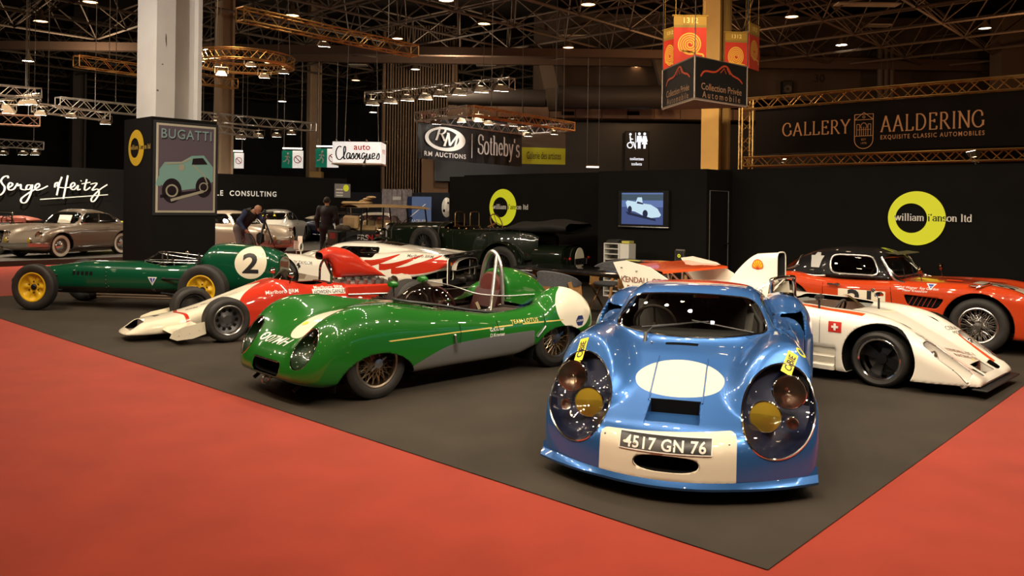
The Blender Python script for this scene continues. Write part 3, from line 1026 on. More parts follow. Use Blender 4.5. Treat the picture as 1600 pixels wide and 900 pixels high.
oval = loft([[(rx * math.cos(2 * PI * i / 48) + ox, ry * math.sin(2 * PI * i / 48) + oy, 0) for i in range(49)] for rx, ry, ox, oy in ((.88, .52, 0, 0), (.80, .45, -.03, .02), (.66, .40, -.07, .02))])
oval = Ms(oval.V, oval.F)
rm_ = join(serif('R', .56, .16, .06, .28).mv((-.22, .1, 0)), serif('M', .56, .16, .06, .28).mv((.22, -.12, 0)))
sth = serif("Sotheby's", .74, .17, .055)
sth = sth.sc((.44 * bl / np.ptp(sth.V[:, 0]), .95, 1))
rmt = txt('RM AUCTIONS', .17, 0, 1.18, .012)
rmt = rmt.sc((.37 * bl / np.ptp(rmt.V[:, 0]), 1, 1))
ko = .36 * bl / 1.76
em = join(on_ban(oval.sc((ko, .82, 1)), .235 * bl, -.56), on_ban(rm_.sc((ko, .82, 1)), .23 * bl, -.53), on_ban(rmt, .235 * bl, -1.12), on_ban(plate([(-.018, -.45), (.018, -.45), (.018, .45), (-.018, .45)]), .478 * bl, -.70), on_ban(sth, .755 * bl, -.70))
em2 = Ms(em.V, em.F[:, ::-1])
obj('lettering', em, WHITE_INK, o3)

# green artists' gallery banner
gp0, gp1 = A_(812, 230, 34), A_(883, 232, 35)
o3 = root('hanging_banner', 'lime green and grey banner beside the auction banner', 'banner', tuple(gp0))
gd = np.array(gp1 - gp0); gl = np.linalg.norm(gd); gd /= gl
k_ = 34 / 1275
def gpl(m, x, z, off=.0):
    return on_plane(m.mv((x, z, 0)), (0, 0, 0), gd, (0, 0, 1), off)
obj('lower_panel', on_plane(plate([(-.3, -26 * k_), (gl, -26 * k_), (gl, 0), (-.3, 0)], .03), (0, 0, 0), gd, (0, 0, 1)), mat('banner_lime', (.55, .62, .03), .6), o3)
obj('upper_panel', on_plane(plate([(-.3, 0), (gl, 0), (gl, 24 * k_), (-.3, 24 * k_)], .03), (0, 0, 0), gd, (0, 0, 1)), mat('banner_taupe', (.13, .11, .08), .6), o3)
obj('hanging_cable', join(*[cyl((x * gd[0], x * gd[1], 24 * k_), (x * gd[0], x * gd[1], 5.5), .012, 5) for x in (.1, gl - .1)]), MATS['cable_steel'], o3)
gt_ = txt('Galerie des artistes', .30, 0, 1, .004)
obj('lettering', gpl(gt_.sc((1.66 / np.ptp(gt_.V[:, 0]), 1.05, 1)), gl / 2 + .04, -12 * k_, .05), mat('banner_dark_ink', (.06, .06, .02), .6), o3)

# lit box sign with script lettering
o3 = root('box_sign', 'white lit box sign with red and black lettering', 'sign', tuple(A_(557, 255, 38)))
k_ = 38 / 1275
SIGNW = mat('sign_lit', (.85, .82, .78), .6, emit=.55, ecol=(1, .93, .85))
obj('sign_body', box((0, .75, 17 * k_), (76 * k_, 1.5, 33 * k_), .02), SIGNW, o3, ang=20)
obj('base_edge', box((0, .75, -.03), (78 * k_, 1.56, .07)), mat('sign_tan', (.45, .3, .2), .6), o3)
scr = {'C': [(.30, .92), (.22, 1.0), (.06, .9), (-.05, .5), (.05, .05), (.25, -.02), (.42, .2)], 'l': [(0, .1), (.16, .7), (.12, 1.0), (.04, .8), (.06, .05), (.16, .08)],
       'a': [(.24, .45), (.12, .5), (.02, .25), (.1, .02), (.22, .2), (.26, .48), (.24, .05), (.34, .12)], 's': [(0, .08), (.14, .48), (.2, .3), (.16, .04), (.02, .06)],
       'i': [(0, .15), (.08, .48), (.08, .06), (.18, .12)], 'q': [(.24, .45), (.12, .5), (.02, .25), (.1, .02), (.24, .3), (.22, -.5), (.1, -.42), (.3, .08)],
       'u': [(0, .2), (.06, .48), (.06, .1), (.16, .02), (.26, .45), (.26, .06), (.34, .12)], 'e': [(0, .18), (.18, .3), (.18, .48), (.05, .42), (.06, .06), (.24, .14)]}
def script_word(wd_, adv, th):
    x, out = 0, []
    for ch in wd_:
        out.append(ribbon([(x + a, b) for a, b in scr[ch]], th, 5).mv((0, 0, .0006 * (len(out) % 3))))
        x += adv.get(ch, .3)
    m = join(out); m.V[:, 0] -= x / 2
    return m
cl = script_word('Classiques', {'C': .42, 'l': .2, 's': .24, 'i': .2, 'u': .36}, .085).sc((.72, .60, 1))
fr_ = lambda m, x, z, off=.012: on_plane(m.mv((x, z, 0)), (0, 0, 0), (1, 0, 0), (0, 0, 1), off)
obj('script_lettering', fr_(cl, .08, 6 * k_), BLACK_INK, o3)
obj('red_lettering', fr_(txt('auto', .30, 0, 1.05, .02), .25, 26 * k_, .009), mat('sign_red', (.55, .02, .02), .6), o3)
obj('side_lettering', on_plane(txt('RETRO', .22, 0, 1, .01), (38.2 * k_, .8, 20 * k_), (0, 1, 0), (0, 0, 1), .005), MATS['sign_red'], o3)
obj('spot_arm', join([tube([(x, 0, 34 * k_), (x, -.35, 36 * k_), (x, -.4, 34 * k_)], .025, 6) for x in (-.9, -.3, .5)] + [tube([(38 * k_, .3, 34 * k_), (46 * k_, .3, 35 * k_), (47 * k_, .3, 32 * k_)], .025, 6)]), HOUS, o3)
obj('hanging_cable', join([cyl((x, .7, 34 * k_), (x * .8, .7, 6.5), .015, 5) for x in (-.7, .9)]), MATS['cable_steel'], o3)

# lit toilet sign
o3 = root('toilet_sign', 'black sign with lit white wheelchair, man and woman symbols', 'sign', tuple(A_(995, 240, 45.5)))
k_ = 45.5 / 1275
obj('sign_board', box((0, .1, 2 * k_), (38 * k_, .2, 66 * k_), .03), BLACK, o3)
def figure(dress):
    f = [plate(circle(.10, 14, c=(0, 1.02)))]
    f.append(plate([(-.16, .88), (.16, .88), (.20, .45), (.13, .42), (.1, .6), (.1, .0), (.015, .0), (0, .4), (-.015, 0), (-.1, 0), (-.1, .6), (-.13, .42), (-.20, .45)] if not dress else [(-.12, .88), (.12, .88), (.22, .5), (.15, .48), (.1, .62), (.2, .3), (.08, .3), (.08, 0), (-.08, 0), (-.08, .3), (-.2, .3), (-.1, .62), (-.15, .48), (-.22, .5)]))
    return join(f)
wc = join(ring2d(.22, .15, (0, .22), (0, .22)), plate(circle(.09, 14, c=(.02, .98))), ribbon([(.0, .86), (.05, .45), (.26, .42), (.36, .05)], .09), ribbon([(.03, .66), (.22, .64)], .07))
sy = join(wc.mv((-.42, 0, 0)), plate([(-.02, -.05), (.02, -.05), (.02, 1.1), (-.02, 1.1)]).mv((-.02, 0, 0)), figure(0).mv((.24, 0, 0)), figure(1).mv((.62, 0, 0)))
SYM = mat('symbol_lit', (.9, .92, 1), .5, emit=1.1, ecol=(.85, .9, 1))
obj('symbols', fr_(sy.sc((.78, .8, 1)), -.06, 8 * k_), SYM, o3)
obj('lettering', join(fr_(txt('toilettes', .17, 0, 1, .01), 0, -8 * k_), fr_(txt('toilets', .17, 0, 1, .01), 0, -16 * k_)), SYM, o3)

p_ = A_(926, 261, 40)
o3 = root('strip_light', 'short white strip light just above the back wall, left of the screen', 'ceiling lamp', tuple(p_))
obj('tube_lamp', box((0, 0, 0), (.62, .10, .06), .02), EMS, o3)
obj('housing', box((0, 0, .07), (.68, .14, .06), .01), HOUS, o3)
obj('hanging_cable', join(*[cyl((x, 0, .1), (x, 0, 7), .012, 5) for x in (-.28, .28)]), MATS['cable_steel'], o3)

# emergency exit signs far behind
GREEN_S = mat('exit_green', (.0, .16, .09), .6, emit=.12, ecol=(.0, .5, .3))
for n_, (px, py, s, lb) in enumerate(((327, 250, 1, 'green exit sign beside the tan far column, left of it'), (366, 251, 1.15, 'green exit sign right of the tan far column'), (457, 249, 1.3, 'green exit sign between the two far columns'), (511, 247, 1.4, 'green exit sign left of the lit box sign'))):
    o3 = root('exit_sign', lb, 'sign', tuple(A_(px, py, 44)), group='exit signs on the far wall')
    h = .36 * s
    obj('green_panel', box((-h * .62, 0, 0), (h * 1.2, .06, h * 2.0)), GREEN_S, o3)
    obj('white_panel', box((h * .62, 0, 0), (h * 1.2, .06, h * 2.0)), SIGNW, o3)
    man = join(plate(circle(.1, 12, c=(.12, .62))), ribbon([(.1, .5), (.0, .1), (.22, -.15), (.14, -.5)], .14), ribbon([(0, .1), (-.16, -.2), (-.4, -.25)], .13), ribbon([(.3, .15), (.1, .4), (-.2, .25)], .1)).sc(h * 1.1)
    obj('running_figure', fr_(man, -h * .62, 0, .04), WHITE_INK, o3)
    obj('no_smoking_ring', fr_(join(ring2d(h * .45, h * .36), ribbon([(-h * .3, h * .3), (h * .3, -h * .3)], h * .1)), h * .62, 0, .04), MATS['sign_red'], o3)
    obj('strip_lamp', box((0, -.05, h * 1.25), (h * 2.2, .12, .06)), EMS, o3)
    obj('hanging_cable', join(*[cyl((x * h, 0, h), (x * h, 0, 6.0), .02, 5) for x in (-1, 1)]), MATS['cable_steel'], o3)

# gallery sign on its truss goal, behind the back wall on the right
ax_ = np.array((.738, -.675, 0.))
g0 = np.array(A_(1165, 250, 20)); g0[2] = 0
zt, zb = 4.25, 2.84
truss('golden truss along the top of the gallery banner at right', g0 + (0, 0, zt) - ax_ * .1, g0 + ax_ * 13 + (0, 0, zt), TRUSSG, .26, False, 'truss frame of the gallery banner')
truss('golden truss along the bottom of the gallery banner at right', g0 + (0, 0, zb), g0 + ax_ * 13 + (0, 0, zb), TRUSSG, .22, False, 'truss frame of the gallery banner')
po = obj('truss_upright', truss_mesh((0, 0, 0), (0.0001, 0, zt + .1), .26), TRUSSG, loc=tuple(g0))
tag(po, 'upright truss at the left end of the gallery banner', 'truss', 'truss frame of the gallery banner')
o3 = root('hanging_banner', 'dark brown gallery banner with copper lettering and crest', 'banner', tuple(g0))
BANR = mat('banner_brown', (.016, .011, .009), .8, spec=.15, noise=(.8, .15))
COPPER = mat('copper_lettering', (.55, .22, .07), .5, emit=.10, ecol=(1, .4, .12))
zc, hh = (4.1 + 3.02) / 2, (4.1 - 3.02)
nb = np.cross(ax_, (0, 0, 1))
obj('banner_cloth', on_plane(plate([(.25, 3.02), (13, 3.02), (13, 4.1), (.25, 4.1)], .03), (0, 0, 0), ax_, (0, 0, 1), -.02), BANR, o3)
def pos_on(px, py):
    a, b = ray(px, py)
    # intersection with the banner plane
    t = (g0[0] * nb[0] + g0[1] * nb[1]) / (a * nb[0] + nb[1])
    X, Y = a * t, t
    return (X - g0[0]) * ax_[0] + (Y - g0[1]) * ax_[1], EYE + b * t
def gb(m, px, py):
    s_, z_ = pos_on(px, py)
    return on_plane(m.mv((s_, z_, 0)), (0, 0, 0), ax_, (0, 0, 1), .02)
sx0, _ = pos_on(1222, 203); sx1, _ = pos_on(1328, 203)
m1 = serif('GALLERY', 1, .14, .06, 0, .06); m1 = m1.sc(((sx1 - sx0) / np.ptp(m1.V[:, 0]), .30, 1))
sx0, _ = pos_on(1374, 195); sx1, _ = pos_on(1536, 192)
m2 = serif('AALDERING', 1, .14, .06, 0, .06); m2 = m2.sc(((sx1 - sx0) / np.ptp(m2.V[:, 0]), .34, 1))
m3 = txt('EXQUISITE CLASSIC AUTOMOBILES', .095, 0, 1.3, .012); m3 = m3.sc(((sx1 - sx0) / np.ptp(m3.V[:, 0]), 1, 1))
obj('lettering', join(gb(m1, 1275, 203), gb(m2, 1455, 193), gb(m3, 1454, 211)), COPPER, o3)
sh = [(-.2, .36), (.2, .36), (.2, -.2)] + arc(0, -.2, .2, .2, 0, -180, 12) + [(-.2, .36)]
cr = [ribbon(sh, .016), ribbon([(-.2, .24), (0, .40), (.2, .24)], .014), ribbon([(-.2, .24), (.2, .24)], .012), ribbon([(-.2, -.12), (.2, -.12)], .012)]
cr += [ribbon([(x, -.12), (x, .14)], .012) for x in (-.15, -.09, .09, .15)] + [ribbon([(x, -.12), (x, .08)], .01) for x in (-.045, 0, .045)]
cr += [ribbon(arc(0, .06, .07, .11, 0, 180, 12), .012), ribbon([(-.15, .14), (-.09, .14)], .012), ribbon([(.09, .14), (.15, .14)], .012), ribbon([(-.16, .02), (.16, .02)], .008), ring2d(.03, .02, (0, .3), (0, .3), 12)]
cr += [txt('EST', .045, 0, 1.1).mv((0, -.2, 0)), txt('1975', .045, 0, 1.1).mv((0, -.28, 0))]
obj('crest', gb(join([c.mv((0, 0, .0006 * (i % 5))) for i, c in enumerate(cr)]).sc((1.0, 1.0, 1)), 1350, 204), COPPER, o3)
floods([(1225, 243)], 20, 'the gallery banner frame, lower side', 'floodlights of the gallery frame', (160, 0, 0), .8)
flood(A_(1521, 237, 14.6), 'white floodlight standing on the lower gallery truss at far right', 'floodlights of the gallery frame', (170, 0, 40), .8)

# square box sign with car outline
nc = np.array(A_(1085, 153, 14)); lc = np.array(A_(1050, 168, 15.4)); rc_ = np.array(A_(1167, 166, 15))
zb_, zt_ = 3.58, 4.30
o3 = root('box_sign', 'black three-sided box sign with red car outline, below the red banners', 'sign', (nc[0], nc[1], zb_))
dr = rc_[:2] - nc[:2]; dl = lc[:2] - nc[:2]
dr = dr / np.linalg.norm(dr) * 1.55; dl = np.array((dr[0] * .5 - dr[1] * .866, dr[0] * .866 + dr[1] * .5))
sq = [(0, 0), tuple(dr), tuple(dl)]
obj('sign_body', plate(sq, zt_ - zb_, 0), mat('sign_black', (.018, .017, .017), .5), o3)
obj('base_edge', join(plate([tuple(np.array(p) * 1.0) for p in sq], .03, -.03)), mat('sign_beige', (.62, .48, .36), .6), o3)
obj('frame_edge', join([tube([(p[0], p[1], z) for p in sq], .015, 6, True) for z in (0, zt_ - zb_)] + [cyl((p[0], p[1], 0), (p[0], p[1], zt_ - zb_), .015, 6) for p in sq]), mat('sign_frame', (.45, .36, .28), .4, .5), o3)
carl = join(ribbon([(-.62, -.02), (-.5, .08), (-.2, .1), (.02, .22), (.16, .22), (.3, .1), (.5, .05), (.62, -.02)], .035, 4), ribbon([(-.05, .1), (.06, .19), (.12, .1)], .02), ribbon([(.14, .2), (.24, .10)], .03))
tx = join(txt('Collection Privée', .125, 0, 1.0, .006).mv((0, -.13, 0)), txt('Automobile', .12, 0, 1.45, .006).mv((0, -.27, 0)))
OR_INK = mat('orange_red_ink', (.80, .12, .04), .5)
BR_INK = mat('brown_ink', (.62, .36, .20), .5)
def sides(m, k):
    ur = np.array((*dr, 0)) / np.linalg.norm(dr); ul = np.array((*dl, 0)) / np.linalg.norm(dl)
    ctr = np.array((*dr, 0)) / 2 + (0, 0, .36); cl_ = np.array((*dl, 0)) / 2 + (0, 0, .36)
    return join(on_plane(m, ctr, ur, (0, 0, 1), .006), on_plane(m.sc((.92, 1, 1)), cl_, -ul, (0, 0, 1), .006))
obj('car_outline', sides(carl.mv((0, .05, 0)), 1), OR_INK, o3)
obj('lettering', sides(tx, 1), BR_INK, o3)
obj('hanging_cable', join([cyl((p[0], p[1], zt_ - zb_), (p[0], p[1], 6), .008, 5) for p in sq]), MATS['cable_steel'], o3)

# four red fire-hose banners around the ochre column
spiral = []
for i in range(150):
    t = i / 149
    a = t * 2 * PI * 4.6
    r_ = .05 + .30 * t
    spiral.append((r_ * math.cos(a), r_ * math.sin(a)))
spm = join(ribbon(spiral, .042), ribbon([(spiral[-1][0] - .01, spiral[-1][1] + .02), (.40, -.3)], .05), plate([(.36, -.42), (.44, -.42), (.42, -.3), (.38, -.3)]))
RB = mat('banner_red', (.50, .03, .012), .6); YB = mat('banner_yellow', (.36, .22, .03), .6); OB = mat('banner_olive', (.25, .17, .03), .6)
SPY = mat('spiral_yellow', (.70, .42, .06), .6)
for px, py, Y, wd_, ang_, lb in ((1078, 64, 19, .76, 0, 'red hose-symbol banner hanging in front of the ochre column'), (1047, 82, 20, .50, -62, 'red hose-symbol banner turned aside left of the ochre column'), (1178, 75, 21, .62, 50, 'red hose-symbol banner turned aside right of the ochre column'), (1150, 84, 22.5, .62, 4, 'red hose-symbol banner partly behind the three-sided box sign')):
    o3 = root('hanging_banner', lb, 'banner', tuple(A_(px, py, Y)), R(ang_), 'red fire-hose banners')
    s = wd_ / .76
    obj('banner_cloth', box((0, 0, -.10), (wd_, .02, .92)), RB, o3)
    obj('top_strip', join(box((0, 0, .47), (wd_, .02, .22))), YB, o3)
    obj('olive_strip', box((0, -.003, .34), (wd_, .02, .06)), OB, o3)
    obj('hanging_rod', join(cyl((-wd_ / 2 - .04, 0, .59), (wd_ / 2 + .04, 0, .59), .02), cyl((-wd_ / 2 + .04, 0, .6), (-wd_ / 2 + .04, 0, 3.5), .006, 5), cyl((wd_ / 2 - .04, 0, .6), (wd_ / 2 - .04, 0, 3.5), .006, 5)), YB, o3)
    obj('hose_spiral', on_plane(spm.sc((s * .78, .78, 1)), (0, -.012, -.08), (1, 0, 0), (0, 0, 1)), SPY, o3)
    obj('lettering', on_plane(txt('1312', .13 * s, 0, 1.05, .015), (0, -.012, .48), (1, 0, 0), (0, 0, 1)), mat('number_yellow', (.85, .70, .28), .6), o3)

# black loudspeaker on the bulkhead
o3 = root('loudspeaker', 'black loudspeaker box mounted below the bay number 30', 'loudspeaker', tuple(A_(1229, 137, 45.6)))
obj('cabinet', box((0, 0, 0), (.55, .5, .75), .04), BLACK, o3)
obj('cone', lathe([(.001, .06), (.10, .0), (.2, -.02), (.22, 0)], 20, 'y').mv((0, -.26, -.1)), mat('cone_grey', (.12, .10, .08), .6), o3)

# ------------------------------------------------------------------ the stand's own emblems, poster, screen
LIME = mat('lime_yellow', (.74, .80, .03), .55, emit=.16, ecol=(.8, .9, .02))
def emblem(name, label, O, U, D, m=LIME, letter=WHITE_INK):
    o = root(name, label, 'sign', tuple(O))
    V = (0, 0, 1)
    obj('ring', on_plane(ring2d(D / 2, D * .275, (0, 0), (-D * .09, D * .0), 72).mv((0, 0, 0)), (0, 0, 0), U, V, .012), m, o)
    a = serif('william ', .165 * D, .16, .06, 0, .0)
    b = serif("i'anson", .165 * D, .16, .06, 0, .0)
    # one line of lettering: white over black, dark over the ring, white again past it
    full = serif("william i'anson ltd", .175 * D, .17, .065, 0, .0)
    full.V[:, 0] += -D * .40 - full.V[:, 0].min()
    k = 1.30 * D / np.ptp(full.V[:, 0])
    full.V[:, 0] = -D * .38 + (full.V[:, 0] + D * .40) * k
    full.V[:, 1] = full.V[:, 1] * k - .0 * D
    inside = lambda x, y, z: np.maximum((x * x + y * y) - (D / 2) ** 2, (D * .275) ** 2 - ((x + D * .09) ** 2 + y * y))
    white, dark = take(full, inside)
    obj('pale_lettering', on_plane(white, (0, 0, 0), U, V, .016), letter, o)
    obj('dark_lettering', on_plane(dark, (0, 0, 0), U, V, .016), BLACK_INK, o)
    return o
def wall_pt(px, py, v=10.97, off=.0):
    a, b = ray(px, py)
    c = v + C0 @ EV
    t = c / (a * EV[0] + EV[1]) - off
    return np.array((a * t, t, EYE + b * t))
ew = np.array((.738, -.675, 0))
emblem('wall_emblem', 'large lime ring emblem with firm lettering on the right-hand wall', wall_pt(1432, 341, 10.96), ew, .90)
emblem('wall_emblem', 'lime ring emblem above the covered green tourer', wall_pt(786, 324, 10.96), ew, .90)
# clad base of the grey column
CLAD = mat('cladding_black', (.007, .0062, .0056), .8, spec=.15)
cb = plate([BP(cu, cv), BP(cu, cv + 1.27), BP(cu + 1.2, cv + 1.27), BP(cu + 1.2, cv)], 3.24, 0)
struct('column_cladding', cb, CLAD)
fu = np.array((*(-EU), 0.)); fv = np.array((*EV, 0.))
p0 = np.array((*BP(cu + .62, cv - .004), 2.68))
emblem('wall_emblem', 'ochre ring emblem on the left side of the column cladding', p0, fu, .68, mat('ochre_ring', (.50, .32, .02), .55), mat('ochre_lettering', (.35, .24, .06), .5))
# framed poster (a plain stand-in picture of a vintage car)
pw, ph = 1.16, 1.66
pc = np.array((*BP(cu - .01, cv + .66), 2.30))
o3 = root('framed_poster', 'framed vintage motoring poster on the column cladding', 'poster', tuple(pc))
def pp(m, x=0, z=0, off=0.):
    return on_plane(m.mv((x, z, 0)), (0, 0, 0), fv, (0, 0, 1), off)
obj('frame', pp(join(plate([(-pw / 2 - .05, -ph / 2 - .05), (pw / 2 + .05, -ph / 2 - .05), (pw / 2 + .05, ph / 2 + .05), (-pw / 2 - .05, ph / 2 + .05)], .03)), off=-.02), mat('poster_frame', (.02, .02, .022), .4), o3)
obj('mount', pp(plate([(-pw / 2, -ph / 2), (pw / 2, -ph / 2), (pw / 2, ph / 2), (-pw / 2, ph / 2)]), off=.014), mat('poster_cream', (.80, .74, .56), .3), o3)
obj('print', pp(plate([(-pw / 2 + .04, -ph / 2 + .04), (pw / 2 - .04, -ph / 2 + .04), (pw / 2 - .04, ph / 2 - .04), (-pw / 2 + .04, ph / 2 - .04)]), off=.017), mat('poster_mauve', (.21, .165, .21), .25), o3)
TEAL = mat('poster_teal', (.36, .66, .60), .3); PCR = mat('poster_highlight', (.64, .60, .46), .3); PDK = mat('poster_dark', (.03, .02, .026), .3)
body = [(-.52, .02), (-.42, .16), (-.1, .18), (.1, .30), (.34, .32), (.46, .18), (.53, .1), (.53, -.18), (.3, -.3), (-.1, -.36), (-.3, -.34), (-.52, -.25)]
obj('print_car_body', pp(join(plate(body).mv((0, -.05, 0)), ribbon(arc(-.28, -.36, .26, .30, 10, 175), .10).mv((0, 0, .001))), off=.019), TEAL, o3)
obj('print_car_shade', pp(join(plate(circle(.19, 24, .23, (-.28, -.42))), plate([(.12, .2), (.32, .22), (.42, .1), (.1, .08)]), plate(circle(.16, 24, .2, (.34, -.34))), plate([(-.5, -.5), (.5, -.36), (.5, -.41), (-.5, -.56)])), off=.0215), PDK, o3)
obj('print_highlights', pp(join(ribbon([(-.40, .08), (-.1, .11), (.08, .2)], .03), plate(circle(.06, 16, c=(-.1, .02))), ring2d(.12, .09, (-.28, -.42), (-.28, -.42)), ring2d(.09, .07, (.34, -.34), (.34, -.34)), ribbon([(-.3, -.6), (.34, -.42)], .05), ribbon([(.12, .08), (.34, -.1), (.42, -.28)], .025)), off=.0235), PCR, o3)
t1 = txt('BUGATTI', .185, 0, 1.12, .008)
t1 = t1.sc((.98 / np.ptp(t1.V[:, 0]), 1, 1))
obj('lettering_shade', pp(t1.mv((.012, -.012, 0)), 0, .64, .019), PDK, o3)
obj('lettering', pp(t1, 0, .65, .021), mat('poster_letter', (.42, .62, .62), .3), o3)
obj('glazing', pp(plate([(-pw / 2, -ph / 2), (pw / 2, -ph / 2), (pw / 2, ph / 2), (-pw / 2, ph / 2)]), off=.03), CLEAR, o3)

# flat screen on the store room
tp = wall_pt(1008, 326, 9.97, .0)
o3 = root('flat_screen', 'wall screen showing a white race car, on the store room', 'screen', tuple(tp))
nw = np.array((-EV[0], -EV[1], 0))
def sc_(m, x=0, z=0, off=0.):
    return on_plane(m.mv((x, z, 0)), (0, 0, 0), ew, (0, 0, 1), off)
sw, shh = 1.16, .70
obj('bezel', sc_(plate([(-sw / 2, -shh / 2), (sw / 2, -shh / 2), (sw / 2, shh / 2), (-sw / 2, shh / 2)], .06), off=.02), mat('screen_bezel', (.012, .012, .013), .25), o3, ang=20)
obj('lower_edge', sc_(box((0, -shh / 2 - .012, .05), (sw, .024, .065), .005)), STEEL, o3)
def emi(name, c, s=1.):
    m = mat(name, tuple(k * .2 for k in c), .3, emit=s, ecol=c)
    m.cycles.emission_sampling = 'NONE'
    return m
pic = grid(lambda u, v: (u, v, 0), 2, 2, -.50, .46, -.31, .31)
obj('picture_sky', sc_(pic, off=.083), emi('screen_blue', (.10, .16, .36)), o3)
obj('picture_road', sc_(grid(lambda u, v: (u, v, 0), 2, 2, -.50, .46, -.31, .03), off=.085), emi('screen_road', (.05, .075, .20)), o3)
obj('picture_trees', sc_(grid(lambda u, v: (u, v, 0), 2, 2, -.50, .46, .16, .28), off=.085), emi('screen_trees', (.05, .08, .11)), o3)
carp = [(-.40, .14), (-.36, .18), (-.16, .15), (-.12, .24), (-.02, .24), (0, .12), (.18, .1), (.34, .02), (.42, -.1), (.38, -.14), (.2, -.16), (.02, -.12), (-.18, -.04), (-.34, -.02)]
obj('picture_car', sc_(plate(carp).mv((.0, -.02, 0)), off=.088), emi('screen_white', (.50, .68, .80)), o3)
obj('picture_wheels', sc_(join(plate(circle(.06, 18, .075, (.06, -.1))), plate(circle(.05, 18, .07, (-.3, -.02))), plate([(-.14, .10), (.02, .08), (0, .11), (-.12, .14)]), plate([(-.4, -.06), (.3, -.2), (.3, -.24), (-.35, -.12)])), off=.09), emi('screen_dark', (.015, .02, .05)), o3)

# neighbour stand: long black wall with script and block lettering
wall('wall_neighbour', BP(28, -12), BP(28, 18), 0, 2.78, .1, WALLB)
def nb_pt(px, py, off=.06):
    a, b = ray(px, py)
    n = -EU
    c = 28 - off
    t = (C0 @ EU + c) / (a * EU[0] + b * 0 + EU[1])
    return np.array((a * t, t, EYE + b * t))
nU = np.array((*EV, 0.))
scpx = [[(50, 385), (45, 372), (22, 378), (6, 400), (14, 420), (28, 440), (22, 468), (0, 488), (-22, 482)], [(45, 448), (70, 432), (76, 420), (60, 413), (48, 435), (56, 456), (82, 452), (100, 428), (106, 418), (108, 432), (126, 424), (128, 450), (152, 456), (165, 450)],
        [(194, 428), (168, 428), (160, 450), (180, 452), (197, 426), (186, 480), (160, 530), (134, 534), (130, 510), (180, 472), (218, 450), (240, 432), (234, 418), (218, 428), (214, 446), (226, 458), (256, 450), (292, 432)],
        [(378, 378), (362, 420), (346, 490)], [(414, 368), (402, 430), (386, 512)], [(334, 442), (338, 418), (356, 412), (352, 436), (390, 444), (432, 440)], [(430, 446), (456, 428), (450, 412), (434, 424), (432, 446), (452, 455), (478, 428)], [(478, 428), (474, 456), (492, 452)], [(494, 404), (497, 400)],
        [(530, 392), (516, 448), (526, 458), (552, 440)], [(498, 420), (552, 410)], [(552, 422), (592, 416), (562, 458), (596, 452), (604, 480), (580, 520), (562, 528), (560, 506), (608, 456), (656, 424)], [(244, 515), (660, 486)]]
o3 = root('wall_lettering', 'white handwritten style lettering on the black neighbour wall', 'sign', tuple(nb_pt(80, 300)))
base = nb_pt(80, 300)
rows = []
for i, q in enumerate(scpx):
    pts = [nb_pt(x / 3.914, 180 + y / 3.914) - base for x, y in q]
    l2 = [(float(p @ nU), p[2]) for p in pts]
    rows.append(ribbon(l2, lambda d: .026 + .032 * abs(d[1]), 5).mv((0, 0, .001 * (i % 3))))
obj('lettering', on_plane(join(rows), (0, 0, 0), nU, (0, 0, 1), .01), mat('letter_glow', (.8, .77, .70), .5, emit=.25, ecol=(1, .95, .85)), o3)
b2 = nb_pt(360, 304)
o3 = root('wall_lettering', 'white block lettering on the neighbour wall behind the photographer', 'sign', tuple(b2))
xs0, xs1 = float((nb_pt(268, 302) - b2) @ nU), float((nb_pt(432, 307) - b2) @ nU)
t1 = txt('AUTOMOBILE  CONSULTING', .155, 0, 1.25, .02)
t1 = t1.sc(((xs1 - xs0) / np.ptp(t1.V[:, 0]), 1.35, 1))
obj('lettering', on_plane(t1.mv(((xs0 + xs1) / 2, .06, 0)), (0, 0, 0), nU, (0, 0, 1), .01), MATS['letter_glow'], o3)
b2 = nb_pt(535, 298)
o3 = root('notice_panel', 'grey notice with lime dot at the end of the neighbour wall', 'sign', tuple(b2))
obj('board', on_plane(plate([(-.42, -.3), (.42, -.3), (.42, .3), (-.42, .3)]), (0, 0, 0), nU, (0, 0, 1), .01), mat('notice_grey', (.22, .21, .20), .5), o3)
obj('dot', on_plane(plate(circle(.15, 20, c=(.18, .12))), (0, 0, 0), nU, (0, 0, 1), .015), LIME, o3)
obj('text_lines', on_plane(join([plate([(-.34, z), (.02, z), (.02, z + .06), (-.34, z + .06)]) for z in (-.24, -.12, .02)]), (0, 0, 0), nU, (0, 0, 1), .015), WHITE_INK, o3)
# low dark screens and a lit blue banner of the stand behind
wall('wall_rear_stand', tuple(at_depth(530, 300, 44).xy), tuple(at_depth(720, 300, 40).xy), 0, 2.3, .1, mat('rear_navy', (.012, .014, .022), .7))
b2 = at_depth(655, 335, 39)
o3 = root('display_banner', 'blue lit display banner behind the canopied veteran car', 'banner', (b2.x, b2.y, b2.z))
obj('print', box((0, 0, .05), (1.15, .05, 1.6)), mat('banner_blue', (.035, .06, .13), .4, emit=.25, ecol=(.12, .2, .4)), o3)
obj('lettering', fr_(join(*[txt('LATELIER', .12, 0, 1, .01).mv((0, z, 0)) for z in (-.3,)], ribbon([(-.4, -.1), (.3, .5)], .04)), 0, 0, .04), WHITE_INK, o3)
b2 = at_depth(620, 330, 39)
o3 = root('display_board', 'grey wooden display board with small sign behind the veteran car', 'board', (b2.x, b2.y, b2.z))
obj('planks', join([box((x, 0, .1), (.23, .05, 1.9)) for x in np.arange(-.6, .75, .24)]), mat('grey_wood', (.20, .17, .17), .7, noise=(6, .3)), o3)
obj('sign_plate', box((0, -.04, .62), (.4, .03, .16)), mat('plate_pale', (.5, .47, .42), .6), o3)

